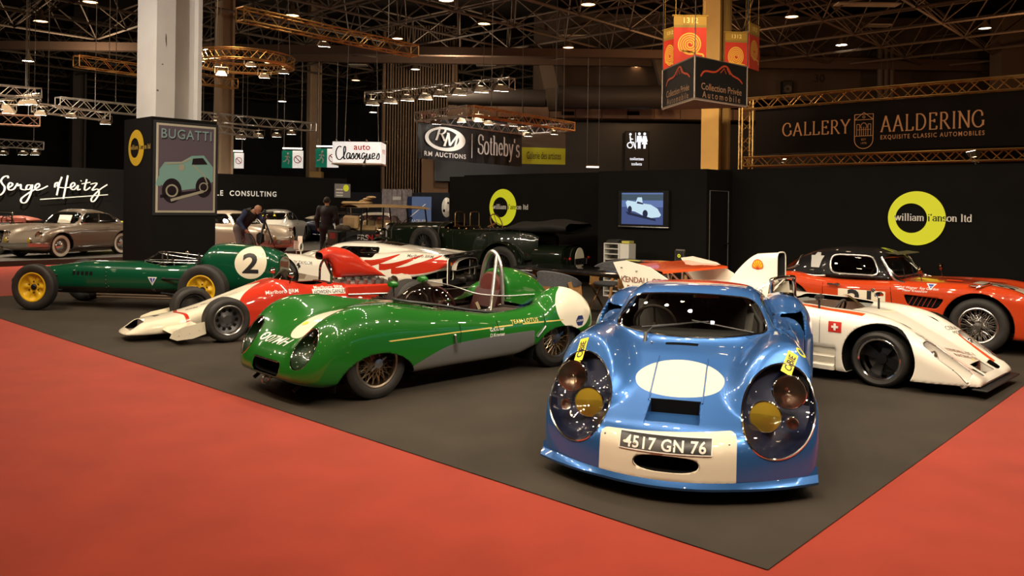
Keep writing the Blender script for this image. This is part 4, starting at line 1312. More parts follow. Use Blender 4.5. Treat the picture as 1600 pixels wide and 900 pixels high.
# ------------------------------------------------------------------ parts shared by the cars
TYRE_WALL = mat('tyre_sidewall', (.016, .015, .014), .5)
WHEEL_DARK = mat('wheel_dark', (.02, .02, .022), .35, .6)
REFLECT = mat('lamp_reflector', (.40, .37, .33), .28, 1.)
AMBER = mat('amber_lens', (.42, .30, .03), .12, coat=1., trans=.25)
REDLENS = mat('red_lens', (.35, .01, .01), .15, coat=1)
ORLENS = mat('orange_lens', (.6, .16, .01), .15, coat=1)
LEATHER = mat('dark_leather', (.03, .022, .018), .55)
def car_root(name, label, cat, origin, fw, group=None):
    return root(name, label, cat, (origin[0], origin[1], 0), math.atan2(fw[1], fw[0]), group)
def tyre_mesh(r, wd, rim, rnd=.35):
    h = wd / 2
    s = r - rim
    k = min(h, s) * rnd
    prof = [(rim, -h * .72), (rim + s * .15, -h * .92), (rim + s * .5, -h), (r - k, -h * .97), (r - k * .35, -h * .86), (r - k * .06, -h * .66)]
    tread = []
    g = 5
    for i in range(g):
        a, b = -h * .62 + h * 1.24 * i / g, -h * .62 + h * 1.24 * (i + .78) / g
        tread += [(r, a), (r, b), (r - .006, b + .001), (r - .006, b + h * 1.24 / g * .2)]
    prof = prof + tread + [(a, -b) for a, b in reversed(prof)]
    return fix(lathe(prof, 56, 'y'))
def wheel(car, pos, r, wd, rim, style='wire', side=1, rim_mat=None, steer=0., plain=False, whitewall=False, rnd=.35):
    """side = +1: outer face towards +y"""
    w_ = bpy.data.objects.new('wheel', None)
    COL.objects.link(w_)
    w_.parent = car
    w_.location = pos
    w_.rotation_euler = (0, 0, R(steer))
    h = wd / 2
    obj('tyre', tyre_mesh(r, wd, rim, rnd), RUBBER, w_)
    if whitewall:
        obj('whitewall', lathe([(rim * 1.02, side * h * .90), (rim + (r - rim) * .2, side * (h * .95 + .002)), (rim + (r - rim) * .55, side * (h + .003)), (rim + (r - rim) * .72, side * (h + .001))], 48, 'y'), mat('whitewall_cream', (.72, .66, .55), .6), w_)
    ring = fix(lathe([(rim * 1.03, side * h * .80), (rim * 1.05, side * h * .86), (rim * 1.0, side * h * .90), (rim * .93, side * h * .82), (rim * .90, side * h * .5), (rim * .88, -side * h * .6), (rim * .95, -side * h * .8)], 48, 'y'))
    if style == 'wire':
        m = rim_mat or STEEL
        obj('rim', ring, m, w_)
        sp = []
        n = 36
        for i in range(n):
            a = 2 * PI * i / n
            for (da, r0, y0, y1) in ((.55, .055, .02, .45), (-.55, .055, .02, .45), (.3, .065, -.9, -.2)) if i % 2 else ((.55, .055, .02, -.1), (-.55, .055, .02, -.1)):
                b = a + da * (1 if i % 4 < 2 else -1)
                sp.append(tube([(r0 * math.cos(a), side * h * (.55 + y0), r0 * math.sin(a)), (rim * .9 * math.cos(b), side * h * y1, rim * .9 * math.sin(b))], .0028, 4, cap=False))
        obj('spokes', join(sp), m, w_)
        hub = lathe([(.07, -h * .5 * side), (.06, side * h * .4), (.045, side * h * .95), (.04, side * h * 1.1), (.001, side * h * 1.15)], 20, 'y')
        ears = [box((k * .06, side * h * .98, 0), (.07, .016, .03), .006).rot('y', 35) for k in (-1, 1)]
        obj('hub', fix(hub), STEEL, w_)
        obj('spinner', join(ears), CHROME, w_)
    elif style == 'wobbly':
        m = rim_mat
        obj('rim', ring, m, w_)
        rows = []
        for i in range(73):
            a = 2 * PI * i / 72
            wv = .5 + .5 * math.cos(6 * a)
            rows.append([(q * math.cos(a), side * h * d, q * math.sin(a)) for q, d in ((.02, .30), (.06, .30), (rim * .35, .22 + .14 * wv), (rim * .6, -.05 + .45 * wv), (rim * .82, .26 + .18 * wv), (rim * .95, .62))])
        d = loft(rows)
        obj('disc', d, m, w_)
        obj('hub', join(fix(lathe([(.001, side * h * .62), (.03, side * h * .6), (.045, side * h * .45), (.05, side * h * .25)], 16, 'y')), *[ball((.085 * math.cos(2 * PI * i / 6 + .5), side * h * .36, .085 * math.sin(2 * PI * i / 6 + .5)), (.012, .012, .012), 8, 6) for i in range(6)]), WHEEL_DARK, w_)
    elif style == 'star':
        m = rim_mat or ALLOY
        obj('rim', ring, m, w_)
        arms = []
        for i in range(4):
            a = 2 * PI * i / 4 + .4
            pts = [(-.028, .03), (.028, .03), (.06, rim * .9), (-.06, rim * .9)]
            arms.append(Ms([(x, side * h * (.15 if z < .1 else .0), z) for x, z in pts] + [(x, side * h * -.15, z) for x, z in pts], [(0, 1, 2), (0, 2, 3), (4, 6, 5), (4, 7, 6), (0, 4, 5), (0, 5, 1), (1, 5, 6), (1, 6, 2), (2, 6, 7), (2, 7, 3), (3, 7, 4), (3, 4, 0)]).rot('y', math.degrees(a)))
        obj('spokes', join(*[fix(a) for a in arms], fix(lathe([(.001, side * h * .3), (.05, side * h * .28), (.06, side * h * .0)], 20, 'y'))), WHEEL_DARK, w_)
        obj('brake_disc', fix(lathe([(.02, -side * h * .4), (rim * .8, -side * h * .4), (rim * .8, -side * h * .55), (.02, -side * h * .55)], 32, 'y')), mat('brake_iron', (.06, .055, .05), .5, .7), w_)
    elif style == 'slot':
        m = rim_mat or STEEL
        obj('rim', ring, STEEL, w_)
        disc = lathe([(.001, side * h * .42), (.05, side * h * .42), (.07, side * h * .3), (rim * .6, side * h * .18), (rim * .9, side * h * .4)], 40, 'y')
        obj('disc', disc, m, w_)
        obj('cooling_holes', join([lathe([(.001, 0), (.022, 0)], 12, 'y').mv((rim * .66 * math.cos(2 * PI * i / 10), side * (h * .27 + .004), rim * .66 * math.sin(2 * PI * i / 10))) for i in range(10)]), DARK, w_)
    elif style == 'hubcap':
        obj('rim', ring, rim_mat or STEEL, w_)
        obj('disc', lathe([(.001, side * h * .5), (rim * .6, side * h * .5), (rim * .9, side * h * .45)], 40, 'y'), rim_mat or STEEL, w_)
        obj('hubcap', fix(lathe([(.001, side * h * 1.02), (.04, side * h * .98), (rim * .45, side * h * .78), (rim * .62, side * h * .5)], 32, 'y')), CHROME, w_)
    return w_
def lamp(car, pos, r, d=(1, 0, 0), lens=None, depth=.06, name='headlamp', bezel=None):
    d = np.asarray(d, float); d /= np.linalg.norm(d)
    a, b = frame_of(d)
    def place(m):        # lathe about z -> about d
        return Ms(np.asarray(pos, float) + m.V[:, :1] * a + m.V[:, 1:2] * b + m.V[:, 2:3] * d, m.F, m.A)
    rim_ = obj(name, place(lathe([(r * .98, -depth), (r * 1.04, -depth * .3), (r * 1.06, 0), (r * 1.0, r * .08), (r * .94, .0)], 28)), bezel or CHROME, car)
    obj('reflector', place(join(lathe([(r * .96, 0), (r * .8, -depth * .45), (r * .5, -depth * .8), (.001, -depth)], 24), ball((0, 0, -depth * .4), (r * .13, r * .13, r * .2), 10, 8))), REFLECT, rim_)
    obj('lens', place(lathe([(r * .97, .005), (r * .75, r * .10), (r * .4, r * .18), (.001, r * .21)], 24)), lens or LENS, rim_)
    return rim_
def steering(car, pos, r, tilt=65, m=None, name='steering_wheel'):
    t = [(r * math.cos(a), r * math.sin(a), 0) for a in np.linspace(0, 2 * PI, 36, endpoint=False)]
    mm = join(tube(t, .013, 8, True), *[cyl((0, 0, 0), (r * math.cos(R(a)), r * math.sin(R(a)), 0), .008, 6) for a in (20, 160, 270)], cyl((0, 0, -.25), (0, 0, .01), .018, 8))
    mm = mm.rot('z', 90).rot('y', tilt - 180 if False else -tilt)
    return obj(name, mm.mv(pos), m or LEATHER, car)
def seat(car, x, y, z, wd=.44, h=.5, m=None):
    prof = [(.46, .10), (.40, .16), (.2, .10), (.06, .10), (-.02, .2), (-.12, h), (-.16, h + .03), (-.22, h), (-.14, .1), (-.1, 0), (.44, 0)]
    mm = plate(prof, wd, -wd / 2).rot('x', 90)
    return obj('seat', mm.mv((x, y, z)), m or LEATHER, car, ang=50)
def arch_liner(car, x, z, rx, rz, y0, y1, bottom=.12):
    """dark tunnel behind a wheel opening, both sides"""
    for s in (-1, 1):
        a0 = math.asin(max(-.95, min(.95, (bottom - z) / rz)))
        ts = np.linspace(a0, PI - a0, 26)
        rows = [[(x + rx * math.cos(t) * k, s * y, z + rz * math.sin(t) * k) for t in ts] for y, k in ((y1, 1.012), (y0, 1.012), (y0, .02))]
        obj('arch_liner', loft(rows), DARK, car, 180)
def crop(g, *conds):
    """g limited to places where every cond is negative"""
    return lambda x, y, z: np.maximum.reduce([g(x, y, z)] + [c(x, y, z) for c in conds])

# ------------------------------------------------------------------ blue endurance coupe in the foreground
def blue_coupe():
    fw = (-.290, -.957)
    car = car_root('race_coupe', 'metallic blue endurance coupe with white nose panel, nearest to the camera', 'car', (.9, 4.64), fw)
    BLUE = paint('blue_metallic', (.045, .17, .50), .55, .3)
    zh = P([-4.3, -3.9, -3.2, -2.6, -1.9, -1.35, -1.1, -.95, -.75, -.6, -.45, -.3, -.18, -.10, .1], [.66, .76, .82, .79, .76, .735, .69, .645, .58, .525, .475, .43, .395, .36, .24])
    zf = P([-4.5, -4.2, -3.8, -3.4, -3.1, -2.8, -2.4, -2.0, -1.6, -1.3, -1.1, -.9, -.75, -.62, -.52, -.44, -.37, -.31, -.2], [.5, .72, .86, .90, .89, .83, .77, .77, .79, .80, .80, .785, .75, .70, .63, .55, .44, .30, -.1])
    W = P([-4.5, -4.05, -3.6, -3.1, -2.86, -2.70, -2.56, -2.36, -1.7, -1.0, -.7, -.4, 0], [.60, .74, .90, .96, .95, .94, .89, .79, .80, .835, .85, .84, .80])
    xn = P([0, .09, .18, .28, .36, .42, .5, 1.2], [.0, .0, -.01, -.03, -.07, -.13, -.3, -1.2])
    zr = P([-4.3, -3.6, -3.0, -2.6, -2.25, -1.95, -1.75, -1.5, -1.0], [.70, .86, .99, 1.055, 1.085, 1.075, 1.03, .93, .6])
    def f(x, y, z):
        a = np.abs(y)
        xe = x + .41 * (a / .82) ** 2
        hood = z - (zh(xe * .5 + x * .5) - .09 * a * a)
        hood = hood / 1.1
        fen = (z - (zf(x) - 1.9 * (a - np.where(x > -1.8, .63, .70)) ** 2)) / 1.25
        top = smin(hood, fen, .07)
        nose = xe - xn(z)
        side = a - W(x) + .35 * np.maximum(.34 - z, 0) ** 2 * np.where(x > -2.6, 1, 1) + .12 * np.maximum(z - .5, 0) ** 2
        F = smax(smax(top, side, .13), nose, .05)
        F = smax(F, .105 - z, .02)
        F = smax(F, -4.02 - x, .1)
        cab = smax(smax((x + 1.27 + .62 * a * a + 1.55 * (z - .74)) / 1.85, (a - .645 + .50 * (z - .72)) / 1.12, .10), (z - zr(x) + .16 * a * a), .09)
        F = smin(F, smax(cab, .58 - z, .04), .025)
        duct = np.maximum.reduce([np.abs(a - .765) - .095, np.abs(z - .62) - .17, np.abs(x + 2.75) - .22])
        return smax(F, -duct, .02)
    m = implicit(f, (-4.6, -1.05, .05), (.12, 1.05, 1.2), .022)
    m = relax(m, f, 2)
    arch = lambda cx_, r_: (lambda x, y, z: np.maximum(np.hypot(x - cx_, z - .30) - r_, .55 - np.abs(y)))
    m, _ = take(m, arch(-1.0, .325))
    m, _ = take(m, arch(-3.12, .345))
    # windscreen and windows
    glz = lambda x, y, z: smax(smax(.752 + .11 * y * y - z, (np.abs(y) - .60 + .50 * (z - .72)), .055), smax(z - 1.02 + .12 * y * y, -1.98 - x, .05), .07)
    m, scr_ = take(m, crop(glz, lambda x, y, z: .45 - np.maximum(0, (-.5 - x)) ))
    win = lambda x, y, z: np.maximum(smax(smax(.79 - z, z - .985, .05), smax(x + 1.72 + .9 * (z - .78), -2.65 - x, .06), .06), .3 - np.abs(y))
    m, winm = take(m, win)
    # headlamp covers, seen from the front as tilted eggs
    def cov(x, y, z):
        a = np.abs(y)
        u = (a - .615) * .93 + (z - .475) * .16
        v = (z - .475) * .98 - (a - .615) * .22
        return np.maximum(np.hypot(u / .205, v / np.where(v > 0, .215, .235)) - 1, x * 0 + (-1.05 - x)) * .2
    cov2 = crop(cov, lambda x, y, z: np.where(x > -.9, -1., 1.))
    m, covm = take(m, cov2)
    # mouth in the white panel, scoop in the bonnet
    mouth = lambda x, y, z: np.maximum((np.abs(y + .01) / .185) ** 3 + (np.abs(z - .218) / .044) ** 2.4 - 1, -.3 - x)
    m, _ = take(m, mouth)
    scoop = lambda x, y, z: np.maximum.reduce([np.abs(y) - (.15 + .04 * (x + .45)), -.47 - x, x + .22, .3 - z])
    m, _ = take(m, scoop)
    vent = lambda x, y, z: np.maximum.reduce([np.abs(y + .03) - .115, np.abs(x + 1.215) - .022, .6 - z])
    m, _ = take(m, vent)
    # colour areas
    panel = lambda x, y, z: np.maximum(smax(np.abs(y + .015) - .395, z - .375 - .04 * y, .05), -.4 - x)
    m = mark(m, panel, 1)
    m = mark(m, lambda x, y, z: np.maximum(np.hypot((x + .735) / .225, y / .285) - 1, .4 - z), 1)
    chev = lambda x, y: -x - 1.98 - .32 * np.maximum(0, .25 - np.abs(y))* 0 + .30 * (.42 - np.abs(y))* -0 - (.10 - .34 * np.minimum(np.abs(y), .40)) * -1
    ch = lambda lo, hi: (lambda x, y, z: np.maximum.reduce([lo - (-x + .30 * np.abs(y) * -1 - 1.90), (-x - .30 * np.abs(y) - 1.90) - hi, np.abs(y) - .40, .95 - z]))
    for lo, hi, i in ((.0, .035, 2), (.035, .06, 1), (.06, .10, 2), (.10, .15, 1), (.15, .34, 3), (.34, .36, 4), (.36, .5, 3)):
        m = mark(m, ch(lo, hi), i)
    body = obj('body', m, [BLUE, CREAM, paint('navy_stripe', (.02, .035, .22)), paint('red_stripe', (.55, .05, .03)), paint('yellow_stripe', (.7, .55, .05))], car, 50, .006)
    tree = bvh(join(m, covm, scr_))
    obj('windscreen', scr_, glass('windscreen_glass', (.80, .82, .80), .05), car, 180)
    obj('windscreen_trim', trim_of(scr_, .008), CHROME, car)
    obj('side_window', winm, MATS['windscreen_glass'], car, 180)
    for s in (-1, 1):
        g = covm.keep((covm.V[covm.F].mean(1)[:, 1] * s) > 0)
        c_ = obj('headlamp_cover', g, glass('cover_glass', (.93, .93, .95), .03), car, 180)
        obj('cover_trim', trim_of(g, .007), CHROME, c_)
        # bucket behind the cover
        loop = resample(boundary_loops(g)[0], .03)
        ctr = loop.mean(0)
        rows = []
        for t, dx in ((0, 0), (.06, -.05), (.12, -.09), (.45, -.12), (.85, -.125), (.999, -.125)):
            rows.append([tuple(ctr * t + p * (1 - t) + np.array((dx, -s * .02 * t, 0)) - np.array((.004, 0, 0))) for p in loop])
        obj('lamp_bucket', loft(rows, True), paint('bucket_blue', (.007, .011, .036), .3), c_)
        lamp(car, (-.545, s * .675, .57), .098, (1, s * .05, .10), depth=.08)
        lamp(car, (-.415, s * .535, .44), .092, (1, s * .05, .08), AMBER, .08, 'fog_lamp')
        lamp(car, (-.43, s * .69, .41), .036, (1, s * .2, .05), LENS, .04, 'side_lamp')
    # mouth tunnel, bonnet duct
    rows = []
    for k, (sx, sz, x) in enumerate(((.19, .046, -.03), (.18, .042, -.10), (.15, .035, -.16), (.01, .005, -.17))):
        rows.append([(x - .12 * 0, -.01 + sx * math.copysign(abs(math.cos(t)) ** .66, math.cos(t)), .218 + sz * math.copysign(abs(math.sin(t)) ** .8, math.sin(t))) for t in np.linspace(0, 2 * PI, 40)])
    obj('mouth_duct', loft(rows), DARK, car)
    zs = lambda x: .388 + (x + .22) * -.06
    hb_ = float(zh(np.array(-.47))) - .0
    obj('bonnet_scoop', join(grid(lambda u, v: (u, v * (.15 + .04 * (u + .45)), zs(u)), 8, 4, -.46, -.20, -1, 1), *[loft([[(x, s * (.15 + .04 * (x + .45)), zs(x)) for x in np.linspace(-.47, -.2, 6)], [(x, s * (.15 + .04 * (x + .45)), float(zh(np.array(x))) + .004) for x in np.linspace(-.47, -.2, 6)]]) for s in (-1, 1)]), BLUE, car)
    obj('duct_mouth', box((-.47, 0, .43), (.012, .31, .11)), DARK, car)
    obj('cowl_vent', box((-1.215, -.03, .685), (.06, .25, .02)), DARK, car)
    obj('bonnet_rail', join([tube([(x, s * .165, float(zh(np.array(x))) - .09 * .165 ** 2 + .002) for x in np.linspace(-1.0, -.46, 10)], .005, 6) for s in (-1, 1)]), BLUE, car)
    # front lip
    rows = []
    for y in np.linspace(-.835, .835, 41):
        xo = -.41 * (abs(y) / .82) ** 2
        lip = .0 + .055 * max(0, (abs(y) - .38) / .46) ** 1.0
        rows.append([(xo - .05, y, .10), (xo + .012 + lip, y * 1.0, .085), (xo + .016 + lip, y, .10), (xo + .0, y, .125), (xo - .02, y, .15 + .02 * abs(y))])
    obj('front_lip', loft(rows), BLUE, car)
    # number plate
    PB = mat('plate_black', (.012, .012, .013), .35)
    O = (0.2, -.02, .318)
    U, V = (0, 1, 0), (0, 0, 1)
    tiltU = (0, .9995, -.0)
    pl = plate([(-.262, -.038), (.262, -.038), (.262, .042), (-.262, .042)])
    npz = obj('number_plate', decal(pl, O, U, V, tree, .006, .06), PB, car)
    obj('plate_edge', decal(join(*[ribbon(q, .006) for q in ([(-.265, -.04), (.265, -.04)], [(-.265, .044), (.265, .044)], [(-.265, -.04), (-.265, .044)], [(.265, -.04), (.265, .044)])]), O, U, V, tree, .007, .06), WHITE_INK, npz)
    t = txt('4517 GN 76', .058, 0, 1.08, .022)
    t = t.sc((.47 / np.ptp(t.V[:, 0]), 1, 1))
    obj('lettering', decal(t, O, U, V, tree, .009, .05), WHITE_INK, npz)
    obj('panel_rivet', join([ball((float(x), y, z), .006, 8, 6) for x, y, z in ((-.085, -.37, .345), (-.085, .34, .345))]), STEEL, car)
    # yellow sponsor stickers on the wing tops
    for s in (-1, 1):
        N = np.array((.30, s * .50, .81)); N /= np.linalg.norm(N)
        U = np.array((-1., .42 if s < 0 else -.05, 0))                      # letters run up over the wing
        U = U - N * (U @ N); U /= np.linalg.norm(U)
        V = np.cross(N, U)
        O = np.array((-.84, s * .735, .77))
        st = obj('sticker', decal(plate([(-.105, -.036), (.105, -.036), (.105, .036), (-.105, .036)]), O, U, V, tree, .003, .03, .25), mat('sticker_yellow', (.78, .68, .03), .45), car)
        obj('lettering', decal(txt('CIBIE', .048, 0, 1.0, .02), O, U, V, tree, .005, .03, .25), BLACK_INK, st)
    O = np.array((-1.02, .76, .9))
    obj('round_sticker', decal(ring2d(.03, .018, n=24), O, (0, 1, 0), (-1, 0, 0), tree, .003, .03), MATS['sticker_yellow'], car)
    # wiper, washer jets, antenna
    WB = mat('wiper_black', (.015, .015, .016), .4)
    wp = join(tube([(-1.30, -.30, .755), (-1.37, -.26, .80), (-1.45, .05, .842)], .008, 6), tube([(-1.385, -.34, .797), (-1.43, -.05, .83), (-1.465, .14, .85)], .006, 6), tube([(-1.465, .02, .853), (-1.42, .42, .80), (-1.41, .46, .795)], .007, 6), cyl((-1.26, -.30, .70), (-1.31, -.30, .77), .014, 8))
    obj('windscreen_wiper', wp, WB, car)
    obj('washer_jet', join([join(cyl((-1.2, y, .66), (-1.2, y, .71), .006, 6), ball((-1.2, y, .712), .011, 8, 6)) for y in (-.24, .38)]), CHROME, car)
    # cabin interior
    obj('dashboard', box((-1.72, 0, .64), (.34, 1.06, .20), .05), INNER, car)
    steering(car, (-1.86, -.30, .76), .16, 68)
    for y in (-.3, .3):
        seat(car, -2.45, y, .22, .46, .62)
    obj('cabin_bulkhead', box((-2.75, 0, .57), (.04, .84, .78)), INNER, car)
    obj('rear_pane', box((-2.72, .02, .90), (.015, .62, .17)), mat('pane_reflection_grey', (.10, .095, .09), .25), car)  # opaque grey panel, the rear window's reflection put into its colour
    obj('engine_intakes', join([join(cyl((-2.7, y, .86), (-2.62, y, .86), .045, 16), cyl((-2.7, y, .93), (-2.64, y, .93), .03, 12)) for y in (-.02, .11)] + [box((-2.69, .045, .865), (.03, .3, .12), .02)]), BLACK, car)
    obj('rear_mirror', join(box((-1.98, .09, .985), (.02, .20, .045), .012), cyl((-1.98, .09, .98), (-1.96, .09, 1.05), .006, 6)), mat('mirror_bronze', (.35, .25, .15), .15, 1.), car)
    obj('roll_cage', join([tube([(-2.35, s * .50, .3), (-2.30, s * .50, .75), (-2.25, s * .36, 1.00)], .018, 8) for s in (-1, 1)] + [tube([(-2.25, -.36, 1.0), (-2.25, .36, 1.0)], .018, 8)]), mat('cage_grey', (.30, .29, .27), .4, .4), car)
    obj('seat_belt', loft([[(-2.28, .40, .86), (-2.28, .46, .86)], [(-2.2, .38, .7), (-2.2, .44, .7)], [(-2.05, .36, .45), (-2.05, .42, .45)]]), mat('belt_grey', (.22, .2, .18), .7), car)
    obj('floor_pan', box((-2.0, 0, .15), (3.2, 1.2, .05)), DARK, car)
    obj('bulkhead_front', box((-1.3, 0, .42), (.03, 1.0, .5)), DARK, car)
    obj('wheel_well', join([box((x, s * .40, .30), (.7, .03, .34)) for x in (-1.0, -3.12) for s in (-1, 1)]), DARK, car)
    # cap, hinges, mirror
    obj('fuel_cap', fix(lathe([(.001, .03), (.05, .025), (.055, 0)], 20)).mv((-3.3, .75, .885)), CHROME, car)
    obj('duct_void', join([box((-2.96, s * .765, .62), (.02, .20, .35)) for s in (-1, 1)]), DARK, car)
    obj('flank_mark', decal(plate(circle(.2, 24, .13)), (-1.95, .9, .62), (-1, 0, 0), (0, 0, 1), tree, .003, .05), CREAM, car)
    for x, r_ in ((-1.0, .325), (-3.12, .345)):
        arch_liner(car, x, .30, r_, r_, .56, .80)
    for x, r_, wd_ in ((-1.0, .30, .22), (-3.12, .31, .28)):
        for s in (-1, 1):
            wheel(car, (x, s * .675, r_), r_, wd_, .19, 'star', s, ALLOY)
blue_coupe()

# ------------------------------------------------------------------ green open sports racer
def green_racer():
    fw = (-.727, -.687)
    car = car_root('sports_racer', 'glossy green open sports racer with wire wheels and silver roll hoop', 'car', (-1.592, 7.506), fw)
    G = paint('racing_green', (.012, .115, .012), 0, .3)
    zh = P([-3.0, -2.85, -2.6, -2.3, -2.0, -1.4, -.93, -.6, -.22, .1, .35, .5, .6, .68, .72, .80], [.50, .60, .68, .69, .62, .62, .70, .715, .70, .66, .58, .51, .455, .40, .36, .2])
    zf = P([-3.0, -2.92, -2.8, -2.6, -2.35, -2.15, -2.0, -1.6, -1.2, -.86, -.6, -.27, -.05, .13, .30, .42, .52, .60, .66, .71, .8], [.3, .48, .64, .77, .83, .77, .66, .60, .60, .635, .695, .77, .80, .80, .765, .71, .63, .54, .44, .30, -.1])
    W = P([-3.0, -2.9, -2.75, -2.5, -2.2, -1.9, -1.4, -.9, -.5, 0, .3, .5, .65, .8], [.48, .58, .68, .75, .755, .735, .72, .72, .735, .75, .74, .71, .66, .58])
    zb = P([-3.0, -2.8, -2.5, -1.9, -1.6, -.4, .2, .5, .72], [.42, .36, .33, .27, .20, .19, .17, .165, .19])
    fy = P([-3, -2, -1.2, -.5, .3, .7], [.56, .58, .60, .57, .54, .50])
    def f(x, y, z):
        a = np.abs(y)
        hood = (z - (zh(x + .12 * a * a) - .12 * a * a)) / 1.1
        fen = (z - (zf(x) - 2.1 * (a - fy(x)) ** 2)) / 1.3
        top = smin(hood, fen, .10)
        side = (a - W(x) + .9 * np.maximum(.36 - z, 0) ** 2 + .30 * np.maximum(z - .5, 0) ** 2)
        nose = x - (.735 - .22 * np.maximum(a - .45, 0) ** 1 - .12 * a * a - 1.2 * np.maximum(z - .28, 0) ** 2 - .8 * np.maximum(.26 - z, 0) ** 2)
        F = smax(smax(top, side, .16), nose, .10)
        F = smax(F, zb(x) - z, .06)
        F = smax(F, -2.95 - x + .30 * np.maximum(a - .2, 0) ** 2, .12)
        # fairing behind the driver
        yy = y + .24
        fair = smax(np.maximum((z - P([-3.0, -2.85, -2.7, -2.5, -2.3, -2.18, -2.1], [.55, .72, .86, .95, .985, .985, .97])(x) + 2.0 * yy * yy) / 1.3, .4 - z), np.abs(yy) - .25, .10)
        fair = smax(fair, x + 2.14, .03)
        fair = smax(fair, -2.92 - x, .05)
        F = smin(F, fair, .03)
        return F
    m = implicit(f, (-3.05, -.85, .08), (.82, .85, 1.08), .022)
    m = relax(m, f, 2)
    m, _ = take(m, lambda x, y, z: np.maximum(np.hypot((x - .03) / .40, (z - .12) / .29) - 1, .45 - np.abs(y)))
    m, _ = take(m, lambda x, y, z: np.maximum(np.hypot((x + 2.24) / .40, (z - .14) / .30) - 1, .45 - np.abs(y)))
    cock = lambda x, y, z: np.maximum(smax(smax(-2.10 - x, x + .80 + .55 * y * y, .12), np.abs(y) - .50, .14), .5 - z)
    m, _ = take(m, crop(cock, lambda x, y, z: np.where(x < -2.135, 1., -1.)))
    mouth = lambda x, y, z: np.maximum(smax(np.abs(y - .03) - .235, np.abs(z - .285) - .058, .05), .45 - x)
    m, _ = take(m, mouth)
    def cov(x, y, z):
        a = np.abs(y)
        u, v = (a - .48), (x - .575)
        return np.maximum(np.hypot(u / np.where(v > 0, .125, .115), v / .23) - 1 + .55 * np.maximum(0, v) * 0, np.maximum(.30 - z, .30 - x)) * .1
    m, covm = take(m, lambda x, y, z: np.maximum(np.hypot((np.abs(y) - .485) / .125, (z - .475) / .165) - 1, .25 - x) * .1)
    sill = P([-2.0, -1.85, -.85, -.31, -.2], [.43, .43, .405, .25, .2])
    m = mark(m, lambda x, y, z: np.maximum.reduce([z - sill(x), -1.84 - x, x + .30, .3 - np.abs(y)]), 1)
    m = mark(m, lambda x, y, z: np.maximum.reduce([np.hypot((x + 2.45) / .30, (z - .62) / .225) - 1, .45 - y]), 2)
    m = mark(m, lambda x, y, z: np.maximum(np.hypot((x - .10) / .40, (y - .10) / .24) - 1, .40 - z), 2)
    m = mark(m, lambda x, y, z: np.maximum.reduce([np.abs(z - .505) - .006, -2.24 - x, x + .05, .4 - np.abs(y)]), 3)
    GOLD = mat('gold_stripe', (.62, .47, .12), .4)
    body = obj('body', m, [G, mat('bare_alloy', (.36, .35, .33), .42, .85), CREAM, GOLD], car, 50, .006)
    tree = bvh(join(m, covm))
    for s in (-1, 1):
        g = covm.keep((covm.V[covm.F].mean(1)[:, 1] * s) > 0)
        c_ = obj('headlamp_cover', g, glass('cover_glass', (.93, .93, .95), .03), car, 180)
        obj('cover_trim', trim_of(g, .005), CHROME, c_)
        loop = resample(boundary_loops(g)[0], .03)
        ctr = loop.mean(0)
        rows = [[tuple(ctr * t + p * (1 - t) + np.array((dx, -s * .02 * t, 0))) for p in loop] for t, dx in ((0, -.004), (.08, -.06), (.3, -.11), (.8, -.13), (.999, -.13))]
        obj('lamp_bucket', loft(rows, True), paint('bucket_green', (.006, .03, .006), .3), c_)
        lamp(car, (.46, s * .48, .50), .078, (1, s * .1, .12), depth=.06)
    rows = []
    for k, (q, x) in enumerate(((1.0, .70), (.95, .60), (.8, .50), (.02, .49))):
        rows.append([(x, .03 + q * .235 * math.copysign(abs(math.cos(t)) ** .4, math.cos(t)), .285 + q * .058 * math.copysign(abs(math.sin(t)) ** .4, math.sin(t))) for t in np.linspace(0, 2 * PI, 40)])
    obj('mouth_duct', loft(rows), DARK, car)
    obj('mouth_lip', join(cyl((.725, -.18, .225), (.725, .24, .225), .008, 8), cyl((.715, -.18, .345), (.715, .24, .345), .006, 8)), CHROME, car)
    obj('tow_eye', join(tube([(.70 + .03 * math.cos(a), .0, .155 + .03 * math.sin(a)) for a in np.linspace(0, 2 * PI, 14, endpoint=False)], .009, 6, True), cyl((.66, 0, .17), (.60, 0, .2), .012, 6)), STEEL, car)
    obj('lower_horn', join([tube([(.52, y, .19), (.6, y, .13), (.63, y, .11)], .018, 8) for y in (-.36, .36)]), BLACK, car)
    # lettering
    O, U, V = (.60, -.03, .9), (0, .985, .0), (-.5, 0, .0)
    t = txt('007MH', .105, .22, 1.0, .008); t = t.sc((.46 / np.ptp(t.V[:, 0]), 1, 1))
    obj('nose_lettering', decal(t, (.55, -.09, .47), (0, 1, 0), (-.75, 0, .66), tree, .003, .04, .4), WHITE_INK, car)
    side = ((-1.0, 0, 0), (0, 0, 1))
    obj('side_lettering', decal(txt('TEAM LOTUS', .040, 0, 1.15, .012), (-1.72, 1.2, .535), *side, tree, .004, .05), GOLD, car)
    obj('driver_names', decal(join(txt('G.Kramer', .034, 0, 1, .012).mv((0, .052, 0)), txt('D.Kramer', .034, 0, 1, .012)), (-1.34, 1.2, .435), *side, tree, .004, .05), WHITE_INK, car)
    hexa = circle(.062, 6, .062)
    st = obj('round_sticker', decal(plate([(x * 1.15, y) for x, y in circle(.06, 6)]), (-2.5, 1.2, .475), *side, tree, .004, .03), mat('sticker_navy', (.02, .03, .12), .4), car)
    obj('lettering', decal(txt('LEGENDS', .022, 0, 1, .01), (-2.5, 1.2, .475), *side, tree, .006, .03), WHITE_INK, st)
    obj('nose_badge', decal(join(plate(circle(.03, 20))), (.30, -.05, 1.0), (0, 1, 0), (-1, 0, 0), tree, .004, .03), MATS['sticker_yellow'], car)
